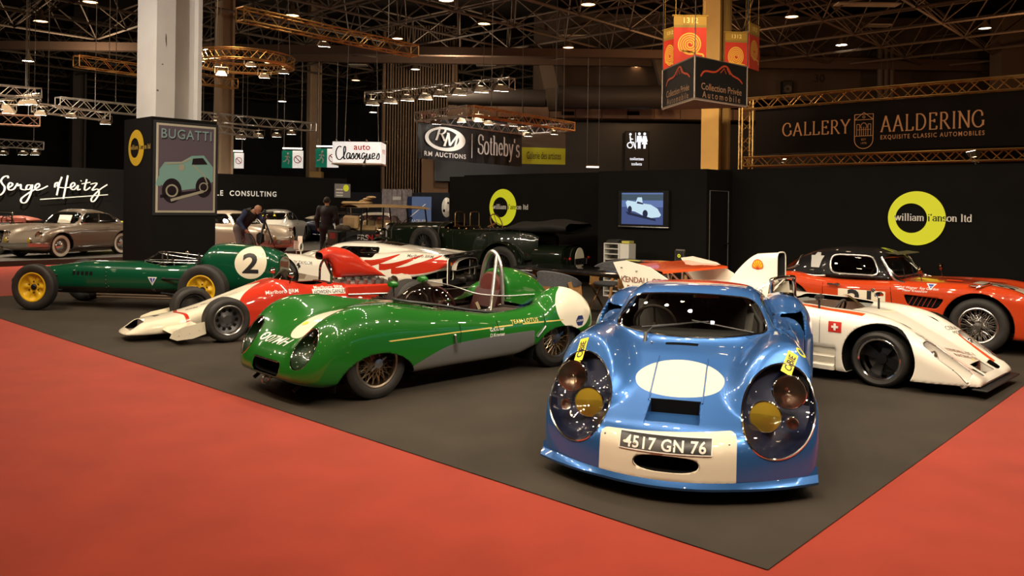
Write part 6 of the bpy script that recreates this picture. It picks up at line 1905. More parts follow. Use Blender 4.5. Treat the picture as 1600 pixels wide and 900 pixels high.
# ------------------------------------------------------------------ white open prototype with high airbox and red wing
def white_proto():
    fw = (.716, -.698)
    car = car_root('sports_racer', 'white open prototype with tall airbox, chrome roll hoop and red rear wing', 'car', (4.013, 8.294), fw)
    zh = P([-3.1, -2.6, -1.8, -1.2, -.7, -.35, -.2, 0, .2, .4, .55, .7, .80, .86], [.66, .72, .74, .70, .68, .66, .64, .575, .48, .37, .285, .205, .155, .12])
    zf = P([-3.1, -2.8, -2.45, -2.1, -1.6, -1.1, -.8, -.5, -.25, 0, .2, .35, .5, .65, .78, .86], [.62, .72, .78, .74, .70, .70, .70, .675, .67, .64, .56, .47, .37, .275, .19, .12])
    W = P([-3.1, -2.5, -2.0, -1.3, -.5, -.2, .1, .4, .6, .84], [.80, .88, .84, .76, .755, .76, .765, .72, .65, .545])
    def f(x, y, z):
        a = np.abs(y)
        top = smin((z - zh(x) + .05 * a * a) / 1.15, (z - (zf(x) - 1.3 * (a - .52) ** 2)) / 1.25, .08)
        side = a - W(x) + .12 * np.maximum(z - .45, 0) ** 2
        F = smax(smax(top, side, .09), .105 - z, .02)
        F = smax(smax(F, x - .835 - .0 * a, .02), -3.0 - x, .03)
        # waist below the doors
        step = np.maximum.reduce([z - .33 + .10 * (a - .7), .64 - a, x + .40, -1.75 - x])
        return smax(F, -step, .02)
    m = implicit(f, (-3.1, -.98, .05), (.95, .98, .9), .022)
    m = relax(m, f, 1)
    m, _ = take(m, lambda x, y, z: np.maximum(np.hypot(x, z - .27) - .335, .45 - np.abs(y)))
    m, _ = take(m, lambda x, y, z: np.maximum(np.hypot(x + 2.35, z - .30) - .38, .5 - np.abs(y)))
    m, _ = take(m, lambda x, y, z: np.maximum(smax(smax(-1.25 - x, x + .42 + .3 * y * y, .10), np.abs(y) - .50, .10), .45 - z))
    covg = lambda x, y, z: np.maximum.reduce([smax(smax((np.abs(np.abs(y) - .535)) - (.12 - .26 * np.maximum(x - .50, 0)), .36 - x, .08), x - .76, .04), .12 - z])
    m, covm = take(m, covg)
    m, _ = take(m, lambda x, y, z: np.maximum.reduce([np.minimum(smax(np.abs(y - .02) - .165, np.abs(x - .70) - .065, .01), smax(np.abs(np.abs(y - .02) - .27) - .055, np.abs(x - .73) - .05, .03)), .12 - z]))
    m = mark(m, lambda x, y, z: np.maximum.reduce([np.abs(np.abs(y) - (.40 - .16 * (x - .45))) - .018 - .03 * np.clip(x - .4, 0, .3), .38 - x, x - .72, .15 - z]), 1)
    m = mark(m, lambda x, y, z: np.maximum.reduce([.56 - np.abs(y) - .0, np.abs(y) - .655, x + .18, -1.3 - x, .55 - z, (np.abs(y) - .60) - .06 - .05 * (x + .18)]), 1)
    obj('body', m, [WHITE, paint('orange_red', (.60, .075, .015)), paint('maroon', (.16, .02, .02))], car, 45, .006)
    tree = bvh(join(m, covm))
    for s in (-1, 1):
        g = covm.keep((covm.V[covm.F].mean(1)[:, 1] * s) > 0)
        c_ = obj('headlamp_cover', g, MATS['cover_glass'], car, 180)
        obj('cover_trim', trim_of(g, .004), STEEL, c_)
        loop = resample(boundary_loops(g)[0], .03)
        ctr = loop.mean(0) + (.0, 0, -.02)
        obj('lamp_bucket', loft([[tuple(ctr * t + p * (1 - t) + np.array((0, 0, dz))) for p in loop] for t, dz in ((0, -.004), (.05, -.05), (.2, -.09), (.6, -.10), (.99, -.10))], True), WHITE, c_)
        lamp(car, (.46, s * .56, .335), .055, (1, 0, .25), depth=.05)
        obj('cover_screw', join([ball(tuple(p), .006, 6, 5) for p in loop[::max(1, len(loop) // 7)]]), BLACK, c_)
    obj('nose_duct', join(box((.62, .02, .13), (.02, .9, .10)), box((.70, .02, .125), (.18, .34, .01)), *[box((.73, .02 + s * .27, .125), (.12, .1, .01)) for s in (-1, 1)]), mat('duct_brown', (.06, .045, .035), .7), car)
    obj('duct_rib', join([fix(plate([(.63, .12), (.63, .235), (.77, .165), (.77, .12)], .012).rot('x', 90)).mv((0, .02 + s * .185, 0)) for s in (-1, 1)]), WHITE, car)
    obj('front_lip', box((.83, 0, .085), (.13, 1.16, .02), .008), BLACK, car)
    # door sills with fins
    for s in (-1, 1):
        sl = fix(loft([[(x, s * y, z) for y, z in ((.60, .34), (.74, .335), (.70, .25), (.76, .235), (.72, .17), (.78, .15), (.78, .11), (.60, .10))] for x in (-.42, -1.75)], True))
        obj('sill', sl, WHITE, car, 20)
        obj('sill_cap', plate([(.60, .10), (.78, .11), (.78, .15), (.72, .17), (.76, .235), (.70, .25), (.74, .335), (.60, .34)], .01).rot('x', 90).rot('z', 90).mv((-.42, 0, 0)).sc((1, s, 1)), WHITE, car, 20)
    # flag, lettering
    sd = lambda q, x, z, o=.004: decal(q, (x, -1.2, z), (1, 0, 0), (0, 0, 1), tree, o, .05)
    fl = obj('flag_sticker', sd(plate([(-.065, -.052), (.065, -.052), (.065, .052), (-.065, .052)]), -.405, .535), mat('flag_red', (.50, .02, .01), .45), car)
    obj('cross', sd(join(plate([(-.034, -.011), (.034, -.011), (.034, .011), (-.034, .011)]), plate([(-.011, -.034), (.011, -.034), (.011, .034), (-.011, .034)]).mv((0, 0, .0005))), -.405, .535, .007), WHITE_INK, fl)
    GREYI = mat('lettering_grey', (.10, .095, .09), .5)
    obj('side_lettering', sd(txt('ZEPPELIN', .035, 0, 1.1, .004), -.80, .645), GREYI, car)
    dn = lambda q, x, y: decal(q, (x, y, 1.0), (.35, .94, 0), (-.94, .35, 0), tree, .003, .04)
    obj('nose_lettering', join(dn(join(txt('CERA', .05, .1, 1, -.0).mv((0, .03, 0)), txt('MOT', .045, .1, 1).mv((.02, -.03, 0))), .33, -.45), dn(join(txt('CERA', .05, .1, 1).mv((0, .03, 0)), txt('MOT', .045, .1, 1).mv((.02, -.03, 0))), .33, .42)), GREYI, car)
    obj('oil_lettering', dn(join(txt('KENDALL GT-1', .045, 0, 1, .004).mv((0, .035, 0)), txt('RACING OIL', .045, 0, 1, .004).mv((0, -.035, 0))), .53, .04), mat('lettering_brown', (.20, .06, .03), .5), car)
    obj('nose_dot', dn(plate(circle(.015, 12)), .61, .06), MATS['sticker_yellow'], car)
    ds = tree.ray_cast
    seam = [ds(Vector((-.56, -1.2, z)), Vector((0, 1, 0)))[0] for z in np.linspace(.36, .62, 8)]
    obj('door_seam', tube([tuple(p) for p in seam if p], .003, 4), GREYI, car)
    # cockpit
    obj('cockpit_tub', join(box((-.8, 0, .2), (.9, 1.0, .03)), box((-1.25, 0, .42), (.03, 1.0, .5)), *[box((-.8, s * .5, .45), (.9, .03, .42)) for s in (-1, 1)]), mat('tub_grey', (.30, .31, .29), .5), car)
    seat(car, -1.05, -.22, .25, .4, .42)
    steering(car, (-.60, -.22, .62), .14, 66)
    scr_ = grid(lambda u, v: (-.44 + .30 * v * 0 - .16 * v - .25 * (u * u), u * .52, .655 + .10 * v - .02 * u * u), 20, 4, -1, 1, 0, 1)
    obj('wrap_screen', scr_, glass('perspex_brown', (.50, .32, .26), .05), car, 180)
    for x, y, z in ((-.62, -.63, .80), (-.30, .10, .80)):
        o = obj('rear_mirror', box((x, y, z), (.06, .14, .06), .02), BLACK if y < -.2 else CHROME, car)
        obj('mirror_stalk', cyl((x, y, z - .02), (x, y, .60), .011, 8), BLACK, o)
    hoop = lambda x, y0, y1, zt_: tube(sweep([(x, y0, .62), (x - .01, y0 + .01, zt_ - .06), (x - .01, y0 + .05, zt_), (x - .01, y1 - .05, zt_), (x - .01, y1 - .01, zt_ - .06), (x, y1, .62)], 5), .022, 10)
    obj('roll_hoop', join(hoop(-1.20, -.50, .06, .93), tube([(-1.2, -.18, .93), (-1.45, -.14, .70)], .018, 8), tube([(-1.2, -.45, .90), (-1.62, -.52, .68)], .014, 8)), CHROME, car)
    # airbox
    rows = []
    for t in np.linspace(0, 1, 14):
        x = -1.34 - .55 * t
        zt_ = 1.20 - .05 * t - .62 * max(0, t - .45) ** 1.5
        zb_ = .86 - .22 * t
        hw = .105 + .05 * t
        rows.append([(x - .03 * (b > .5), hw * math.copysign(abs(math.cos(q)) ** .45, math.cos(q)), (zt_ + zb_) / 2 + (zt_ - zb_) / 2 * math.copysign(abs(math.sin(q)) ** .45, math.sin(q))) for q in np.linspace(0, 2 * PI, 36, endpoint=False) for b in (0,)])
    ab = obj('airbox', loft(rows, True), WHITE, car, 60)
    obj('airbox_throat', loft([[(x - dx, y * k, 1.03 + (z - 1.03) * k) for x, y, z in rows[0]] for dx, k in ((0, .93), (.1, .88), (.25, .6), (.26, .01))], True), INNER, ab)
    obj('airbox_lip', tube(rows[0], .008, 6, True), WHITE, ab)
    abt = bvh(loft(rows, True))
    sh = [(0, -.055)] + [(.062 * math.sin(a), -.02 + .075 * math.cos(a) * (1 if abs(a) < 1.3 else .8)) for a in np.linspace(-1.9, 1.9, 17)]
    e_ = obj('scallop_emblem', decal(plate(sh), (-1.56, -1, 1.055), (1, 0, 0), (0, 0, 1), abt, .004, .04), mat('emblem_yellow', (.80, .50, .01), .45), ab)
    obj('emblem_lines', decal(join(*[ribbon([(0, -.055), (.055 * math.sin(a), -.02 + .068 * math.cos(a))], .006) for a in np.linspace(-1.6, 1.6, 7)], ribbon(sh + [sh[0]], .009)), (-1.56, -1, 1.055), (1, 0, 0), (0, 0, 1), abt, .007, .04), mat('emblem_red', (.50, .05, .01), .5), e_)
    deck = fix(loft([[(x, y, z) for y, z in ((-.30, .60), (-.24, zc), (.24, zc), (.30, .60))] for x, zc in ((-1.36, .86), (-1.75, .84), (-2.2, .76))], True))
    obj('engine_cover', deck, WHITE, car)
    obj('engine_lettering', on_plane(txt('FORD V8', .075, 0, 1.05, .006), (-1.62, -.29, .75), (1, 0, .02), (0, .25, 1), .014), GREYI, car)
    # rear wing with end plates
    prof = [(-2.42, .92), (-2.44, .945), (-2.6, .965), (-2.8, .965), (-3.02, .99), (-3.02, .98), (-2.8, .945), (-2.6, .925), (-2.45, .915)]
    wg = fix(loft([[(x, y, z) for x, z in prof] for y in np.linspace(-.74, .74, 3)], True))
    w_ = obj('rear_wing', wg, paint('orange_red', (.60, .075, .015)), car)
    for s in (-1, 1):
        ep = plate([(-3.13, 1.015), (-2.95, 1.045), (-2.60, .985), (-2.35, .86), (-2.28, .72), (-2.75, .64), (-2.92, .66)], .022).rot('x', 90).mv((0, s * .75 + .011, 0))
        e_ = obj('wing_endplate', ep, WHITE, w_)
        if s < 0:
            obj('lettering', on_plane(join(txt('KENDALL GT-1', .07, 0, 1, .008).mv((0, .05, 0)), txt('RACING OIL', .07, 0, 1, .008).mv((.03, -.05, 0))), (-2.68, -.765, .775), (1, 0, 0), (0, 0, 1), .003), MATS['lettering_brown'], e_)
            obj('endplate_bolt', join([ball((x, -.766, z), .012, 8, 6) for x, z in ((-3.0, .96), (-2.78, .93), (-2.95, .86))]), STEEL, e_)
    obj('wing_strut', rods([((-2.75, y, .94), (-2.6 + d, y * .7, .70)) for y in (-.18, .18) for d in (-.12, .12)], .012), WHITE, w_)
    obj('floor_pan', box((-1.1, 0, .12), (3.4, 1.2, .03)), DARK, car)
    obj('wheel_well', join([box((x, s * .40, .24), (.62, .03, .26)) for x in (0, -2.35) for s in (-1, 1)]), DARK, car)
    for s in (-1, 1):
        if s > 0:
            arch_liner(car, 0, .27, .335, .335, .40, .73)
        wheel(car, (0, s * .60, .265), .265, .26, .195, 'star', s, CHROME)
        wheel(car, (-2.35, s * .66, .30), .30, .36, .195, 'star', s, CHROME)
white_proto()

# ------------------------------------------------------------------ orange-red roadster with black hard top
def red_roadster():
    fw = (.75, -.66)
    car = car_root('roadster', 'orange-red roadster with black hard top and wire wheels', 'car', (6.07, 10.305), fw)
    OR = paint('roadster_red', (.50, .050, .010), 0, .3)
    zh = P([-3.3, -3.0, -2.6, -2.2, -1.6, -1.1, -.95, -.5, 0, .3, .5, .65, .8], [.55, .66, .74, .77, .78, .80, .81, .81, .785, .73, .66, .54, .3])
    zf = P([-3.3, -3.0, -2.7, -2.34, -2.0, -1.6, -1.1, -.7, -.3, 0, .25, .45, .6, .75], [.5, .66, .78, .83, .79, .75, .77, .79, .81, .815, .79, .73, .62, .3])
    W = P([-3.3, -2.9, -2.34, -1.7, -1.1, -.6, 0, .4, .65, .8], [.60, .68, .76, .735, .74, .75, .765, .74, .66, .5])
    zr = P([-2.65, -2.5, -2.3, -2.0, -1.7, -1.4, -1.15, -.95], [.80, .93, 1.07, 1.17, 1.20, 1.19, 1.13, .98])
    def f(x, y, z):
        a = np.abs(y)
        top = smin((z - zh(x) + .10 * a * a) / 1.1, (z - (zf(x) - 1.5 * (a - .58) ** 2)) / 1.2, .06)
        side = a - W(x) + .35 * np.maximum(.45 - z, 0) ** 2 + .3 * np.maximum(z - .6, 0) ** 2
        F = smax(smax(top, side, .10), .19 - z, .05)
        F = smax(smax(F, x - .72 + .25 * a * a, .10), -3.25 - x + .2 * a * a, .10)
        return F
    m = implicit(f, (-3.4, -.9, .1), (.85, .9, .95), .024)
    m = relax(m, f, 1)
    m, _ = take(m, lambda x, y, z: np.maximum(np.hypot((x - .0), (z - .33)) - .385, .45 - np.abs(y)))
    m, _ = take(m, lambda x, y, z: np.maximum(np.hypot((x + 2.36), (z - .36)) - .36, .45 - np.abs(y)))
    m, _ = take(m, lambda x, y, z: np.maximum(smax(smax(-2.3 - x, x + 1.12, .1), np.abs(y) - .56, .1), .6 - z))
    vent = lambda x, y, z: np.maximum(smax(smax(-.80 - x - .4 * (z - .55), x + .40 - 1.3 * (z - .55) * .5, .04), np.abs(z - .56 + .05 * (x + .6)) - .065, .04), .4 - np.abs(y))
    m, _ = take(m, vent)
    plt_ = lambda x, y, z: np.maximum.reduce([np.abs(x + 1.35) - .30, np.abs(z - .48) - .17, y + .4])
    m = mark(m, plt_, 1)
    m = mark(m, lambda x, y, z: np.maximum.reduce([smax(np.abs(x - .12) - .28, np.abs(y) - .30, .03), .6 - z]), 1)
    m = mark(m, lambda x, y, z: np.maximum.reduce([np.abs(x + .78) - .06 - .1 * y, np.abs(y + .1) - .33, .6 - z]), 2)
    obj('body', m, [OR, CREAM, paint('stripe_amber', (.62, .25, .02))], car, 50, .006)
    tree = bvh(m)
    def ft(x, y, z):
        a = np.abs(y)
        c = smax((z - zr(x) + .22 * a * a + .9 * a ** 4) / 1.1, (a - .625 + .30 * np.maximum(z - .80, 0) + .20 * np.maximum(-1.9 - x, 0)) / 1.05, .12)
        c = smax(c, (x + .93 + .55 * (z - .80)) / 1.1 + .12 * a * a, .03)
        return smax(c, .79 - z, .01)
    h = implicit(ft, (-2.8, -.75, .72), (-.8, .75, 1.25), .024)
    h = relax(h, ft, 1)
    h = h.keep(h.V[h.F].mean(1)[:, 2] > .80)
    h, wn = take(h, lambda x, y, z: np.maximum(smax(smax(.84 - z, z - 1.085, .04), smax(x + 1.13 + .55 * (z - .8), -1.80 - x - .12 * (z - .85), .05), .05), .3 - np.abs(y)))
    h, ws = take(h, lambda x, y, z: np.maximum(smax(smax(.835 - z, z - 1.075, .04), np.abs(y) - .56 + .25 * (z - .8), .05), -1.18 - x))
    h, rw = take(h, lambda x, y, z: np.maximum(smax(smax(.84 - z, z - 1.03, .05), np.abs(y) - .50, .06), x + 2.30))
    ht = obj('hard_top', h, paint('top_black', (.008, .008, .009)), car, 60, .006)
    MATS_T = glass('dark_pane', (.40, .40, .38), .06)
    obj('windscreen', ws, glass('clear_screen', (.85, .87, .83), .05), car, 180)
    obj('side_window', wn, MATS_T, car, 180)
    obj('rear_window', rw, MATS['clear_screen'], car, 180)
    obj('window_frame', join(trim_of(wn, .014, .05), trim_of(ws, .012, .05), trim_of(rw, .012, .05)), STEEL, car)
    ledge = [(-2.55, -.45, .80), (-2.3, -.60, .80), (-2.0, -.63, .79), (-1.85, -.64, .80)]
    obj('top_seal', join(*[tube(sweep([(x, s * -y, z) for x, y, z in ledge], 5), .014, 6) for s in (1, -1)]), STEEL, car)
    obj('sun_visor', fix(loft([[(-1.14, y, 1.135), (-1.0, y * .98, 1.125), (-.98, y * .98, 1.115), (-1.13, y, 1.12)] for y in np.linspace(-.52, .52, 9)], True)), mat('visor_brown', (.05, .04, .03), .4), car)
    obj('windscreen_pillar', join(*[tube(sweep([(-1.16, s * .57, 1.08), (-1.03, s * .61, .88), (-.95, s * .64, .80), (-.84, s * .66, .775)], 4), .02, 8) for s in (-1, 1)]), CHROME, car)
    obj('vent_grille', join([box((-.62, s * .70, .56), (.5, .01, .2)) for s in (-1, 1)]), DARK, car)
    obj('vent_slat', join([cyl((x, s * .725, .50), (x + .06, s * .725, .62), .006, 6) for x in np.arange(-.78, -.45, .055) for s in (-1, 1)]), mat('vent_red', (.20, .02, .01), .5), car)
    sd = lambda q, x, z, o=.004: decal(q, (x, -.74, z), (1, 0, 0), (0, .3, 1), tree, o, .05)
    obj('race_number', sd(txt('31', .26, 0, 1, .02).sc((1.1, 1, 1)), -1.35, .515), BLACK_INK, car)
    obj('bonnet_number', decal(txt('31', .30, 0, 1, .02), (.12, 0, 1.2), (0, 1, 0), (-1, 0, 0), tree, .004, .05), BLACK_INK, car)
    obj('driver_lettering', join(sd(txt('Phil Wagner  Ray Gordon', .032, .15, 1, .004), -.66, .73), sd(txt('Peter Kneeshaw', .032, .15, 1, .004), -.70, .69)), WHITE_INK, car)
    tb = obj('triangle_badge', sd(plate([(-.06, .04), (.06, .04), (0, -.05)]), -.52, .765), WHITE_INK, car)
    obj('badge_blue', sd(plate([(-.035, .027), (.035, .027), (0, -.03)]), -.52, .765, .007), mat('badge_blue', (.04, .06, .35), .5), tb)
    obj('door_handle', join(cyl((-1.78, -.76, .70), (-1.66, -.77, .70), .013, 8), ball((-1.65, -.755, .70), (.03, .02, .022), 10, 8)), CHROME, car)
    obj('fuel_lock', ball((-1.2, -.745, .66), (.025, .012, .025), 12, 8), CHROME, car)
    obj('bonnet_strap', join(tube([(-.02, -.76, .78), (.05, -.72, .81), (.10, -.62, .83)], .014, 6), ball((-.04, -.72, .80), (.07, .02, .012), 10, 6)), CHROME, car)
    dseam = lambda x0, dx: [tuple(p) for p in (tree.ray_cast(Vector((x0 + dx * k, -1.2, z)), Vector((0, 1, 0)))[0] for k, z in zip(np.linspace(0, 1, 10), np.linspace(.76, .25, 10))) if p]
    obj('door_seam', join(tube(dseam(-1.86, .02), .004, 4), tube(dseam(-1.0, .06), .004, 4)), DARK, car)
    mk = decal(join(plate([(-.06, -.09), (.06, -.09), (.08, .02), (.10, .07), (-.10, .07), (-.08, .02)]), plate([(-.045, .07), (-.03, .11), (.03, .11), (.045, .07)])), (-2.02, -1.2, .99), (1, 0, 0), (0, 0, 1), bvh(h), .006, .05)
    obj('crest_sticker', mk, mat('sticker_silver', (.42, .42, .40), .4), ht)
    for x, y in ((-.62, -.45), (-.62, .55)):
        o = obj('rear_mirror', ball((x - .1, y, .93), (.03, .05, .045), 12, 8), MATS['mirror_bronze'], car)
        obj('mirror_stalk', cyl((x - .1, y, .92), (x - .08, y, .80), .007, 6), CHROME, o)
    obj('windscreen_wiper', join(*[tube([(-.90, y, .815), (-.95, y + .1, .86), (-1.0, y + .22, .93)], .006, 6) for y in (-.4, 0)]), BLACK, car)
    obj('bonnet_louvre', join([box((-.35 + .0 * i, -.30 + .0 * i, .818), (.18, .05, .015), .006), box((.0, .32, .80), (.2, .05, .015), .006)]), OR, car)
    obj('dashboard', box((-1.12, 0, .70), (.1, 1.1, .16), .03), INNER, car)
    steering(car, (-1.32, -.30, .82), .18, 66)
    seat(car, -1.75, -.3, .38, .45, .5, LEATHER); seat(car, -1.75, .3, .38, .45, .5, LEATHER)
    obj('cabin_tub', join(box((-1.7, 0, .28), (1.3, 1.2, .03)), box((-2.3, 0, .5), (.03, 1.2, .5))), INNER, car)
    for s in (-1, 1):
        lamp(car, (.60, s * .52, .60), .085, (1, s * .1, .05), depth=.06)
        lamp(car, (.68, s * .50, .42), .05, (1, 0, 0), AMBER, .05, 'side_lamp')
    obj('grille', join(plate(circle(.30, 30, .12), .02).rot('x', 90).rot('z', 90).mv((.70, 0, .45))), STEEL, car)
    obj('exhaust', cyl((-.9, -.68, .20), (-2.0, -.70, .20), .04, 12), STEEL, car)
    obj('floor_pan', box((-1.3, 0, .24), (3.4, 1.2, .03)), DARK, car)
    arch_liner(car, 0, .33, .385, .385, .42, .735, .2)
    arch_liner(car, -2.36, .36, .36, .36, .42, .725, .2)
    for x in (0, -2.36):
        for s in (-1, 1):
            wheel(car, (x, s * .64, .325), .325, .18, .205, 'wire', s, mat('wire_wheel', (.62, .60, .57), .25, 1.), rnd=.5)
red_roadster()

# ------------------------------------------------------------------ vintage green tourer under the wall emblem
def tourer():
    fw = (-.835, .55)
    car = car_root('vintage_tourer', 'dark green vintage tourer with black cloth cover over its rear seats', 'car', (.185, 17.585), fw)
    G = paint('tourer_green', (.006, .010, .005), 0, .3)
    sec = lambda x, hw, z0, z1, top: [(x, y, z) for y, z in [(-hw, z0), (-hw * 1.02, z1 - .08), (-hw * .93, z1)] + [(-hw * .6, z1 + top * .8), (0, z1 + top), (hw * .6, z1 + top * .8)] + [(hw * .93, z1), (hw * 1.02, z1 - .08), (hw, z0)]]
    rows = [sec(x, hw, z0, z1, 0.0) for x, hw, z0, z1 in ((-.72, .42, .70, 1.05), (-.6, .52, .58, 1.12), (-.3, .58, .52, 1.16), (.3, .62, .48, 1.17), (1.0, .62, .46, 1.16), (1.55, .58, .46, 1.16), (1.72, .52, .48, 1.17))]
    obj('tub', loft(rows), G, car)
    rows = [sec(x, hw, .52, z1, .10) for x, hw, z1 in ((1.70, .48, 1.20), (2.3, .45, 1.20), (3.0, .40, 1.17), (3.50, .34, 1.13))]
    b_ = obj('bonnet', loft(rows), G, car)
    obj('bonnet_straps', join(*[tube([(x, y, z + .01) for _, y, z in sec(x, hw + .005, .7, z1, .10)], .014, 6) for x, hw, z1 in ((1.85, .475, 1.20), (3.35, .36, 1.14))]), LEATHER, b_)
    obj('bonnet_louvres', join([box((x, s * (.49 - .13 * (x - 1.7) / 1.7), .84), (.02, .02, .26)) for x in np.arange(2.0, 3.25, .07) for s in (-1, 1)]), BLACK, b_)
    obj('radiator', join(box((3.56, 0, .85), (.12, .68, .78), .06)), STEEL, car)
    for s in (-1, 1):
        lamp(car, (3.62, s * .46, .98), .15, (1, 0, 0), depth=.12)
    # wings and running gear
    def wing(x0, s, r, a0, a1):
        rows = []
        for t in np.linspace(a0, a1, 20):
            c, n = math.cos(R(t)), math.sin(R(t))
            rows.append([(x0 + (r - d) * c, s * (.70 + w_), .42 + (r - d) * n) for w_, d in ((-.13, .04), (-.06, 0), (.06, 0), (.13, .04))])
        return loft(rows)
    for s in (-1, 1):
        obj('rear_wing', wing(0, s, .53, 5, 175), G, car)
        obj('front_wing', wing(3.3, s, .52, 20, 185), G, car)
    obj('running_board', join(*[box((1.45, s * .74, .40), (2.0, .22, .04), .01) for s in (-1, 1)]), BLACK, car)
    obj('chassis_rail', join(*[box((1.2, s * .40, .48), (4.6, .08, .14)) for s in (-1, 1)]), BLACK, car)
    tank = fix(loft([[(x, .52 * math.copysign(abs(math.cos(t)) ** .6, math.cos(t)), .62 + .27 * math.copysign(abs(math.sin(t)) ** .7, math.sin(t))) for t in np.linspace(0, 2 * PI, 32, endpoint=False)] for x in (-.62, -.75, -1.1, -1.28, -1.33)], True))
    obj('fuel_tank', tank, G, car)
    obj('tank_end', plate([(.48 * math.copysign(abs(math.cos(t)) ** .6, math.cos(t)), .62 + .25 * math.copysign(abs(math.sin(t)) ** .7, math.sin(t))) for t in np.linspace(0, 2 * PI, 32, endpoint=False)], .03).rot('x', 90).rot('z', 90).mv((-1.345, 0, 0)), G, car)
    disc = obj('number_disc', plate(circle(.19, 32, .24), .01).rot('x', 90).rot('z', -90).mv((-1.40, -.10, .60)), CREAM, car)
    pl = obj('number_plate', box((-1.425, -.10, .56), (.02, .50, .11), .008), BLACK, car)
    obj('lettering', on_plane(txt('YU 5902', .075, 0, 1.1, .008), (-1.438, -.10, .56), (0, -1, 0), (0, 0, 1), .002), STEEL, pl)
    obj('plate_edge', tube([(-1.436, -.10 + y, .56 + z) for y, z in ((-.25, -.055), (.25, -.055), (.25, .055), (-.25, .055))], .006, 5, True), STEEL, pl)
    obj('tail_lamp', join(ball((-1.40, .30, .62), (.03, .035, .035)), ball((-1.40, -.5, .62), (.03, .035, .035))), REDLENS, car)
    # cloth cover: flat tonneau and rolled hood behind it
    CL = mat('tonneau_black', (.012, .011, .010), .8, bump=(9, .5, .02))
    cov = grid(lambda u, v: (u, v * (.62 - .08 * max(0, -.1 - u)), 1.185 + .012 * math.sin(14 * v + 5 * u) - .02 * v * v + .05 * max(0, -u)), 24, 10, -.5, .78, -1, 1)
    obj('tonneau_cover', cov, CL, car)
    rows = []
    for t in np.linspace(0, 1, 22):
        x = .05 - 1.50 * t
        r_ = .05 + .085 * math.sin(min(1, t * 3) * PI / 2) * (1 - .5 * max(0, t - .9) * 10)
        c = 1.19 + .07 * min(1, t * 2.2) + .012 * math.sin(11 * t)
        rows.append([(x, .58 * math.copysign(abs(math.cos(q)) ** .5, math.cos(q)), c + r_ * math.sin(q) * (1 + .12 * math.sin(5 * q + 9 * t))) for q in np.linspace(0, 2 * PI, 26, endpoint=False)])
    obj('hood_bag', loft(rows, True), CL, car)
    obj('cover_stud', join([ball((u, s * .63, 1.165), .012, 6, 5) for u in np.arange(-.4, .75, .19) for s in (-1, 1)]), CHROME, car)
    # driving compartment
    obj('screen_frame', join(*[tube(sweep([(1.42, y - .17, 1.20), (1.42, y - .17, 1.46), (1.42, y - .12, 1.53), (1.42, y + .12, 1.53), (1.42, y + .17, 1.46), (1.42, y + .17, 1.20)], 4), .010, 6) for y in (-.28, .28)], cyl((1.42, -.5, 1.215), (1.42, .5, 1.215), .014, 8)), mat('brass', (.45, .28, .12), .3, 1.), car)
    obj('screen_pane', join(*[plate([(y - .16, 1.22), (y + .16, 1.22), (y + .16, 1.5), (y - .16, 1.5)], 0).rot('x', 90).rot('z', 90).mv((1.42, 0, 0)) for y in (-.28, .28)]), CLEAR, car)
    steering(car, (.80, -.26, 1.30), .21, 68, mat('wood_rim', (.22, .10, .04), .4))
    obj('dashboard', join(box((1.30, 0, 1.05), (.04, 1.05, .22), .01), *[lathe([(.001, .01), (.04, .01), (.045, 0)], 14).rot('y', -90).mv((1.27, y, 1.08)) for y in np.arange(-.45, .5, .15)]), mat('brass_dial', (.30, .20, .10), .3, .8), car)
    obj('cockpit_well', box((.95, 0, 1.12), (.9, 1.0, .05)), DARK, car)
    obj('fly_bolts', join([ball((x, s * .6, 1.18), .02, 8, 6) for x in (.6, .8, 1.0, 1.2, 1.5) for s in (-1, 1)]), MATS['brass'], car)
    obj('door_seam', join(*[tube([(x, .637, .55), (x + .02, .640, 1.0), (x, .63, 1.14)], .006, 5) for x in (.25, .42, 1.32)]), BLACK, car)
    obj('exhaust', cyl((1.8, .62, .36), (-1.4, .62, .36), .035, 10), STEEL, car)
    wr = mat('wheel_black', (.02, .02, .02), .4, .3)
    for x in (0, 3.3):
        for s in (-1, 1):
            wheel(car, (x, s * .70, .42), .42, .14, .27, 'wire', s, wr, rnd=.6)
    wheel(car, (1.98, .80, .80), .41, .15, .26, 'wire', 1, wr, rnd=.6).name = 'spare_wheel'
tourer()

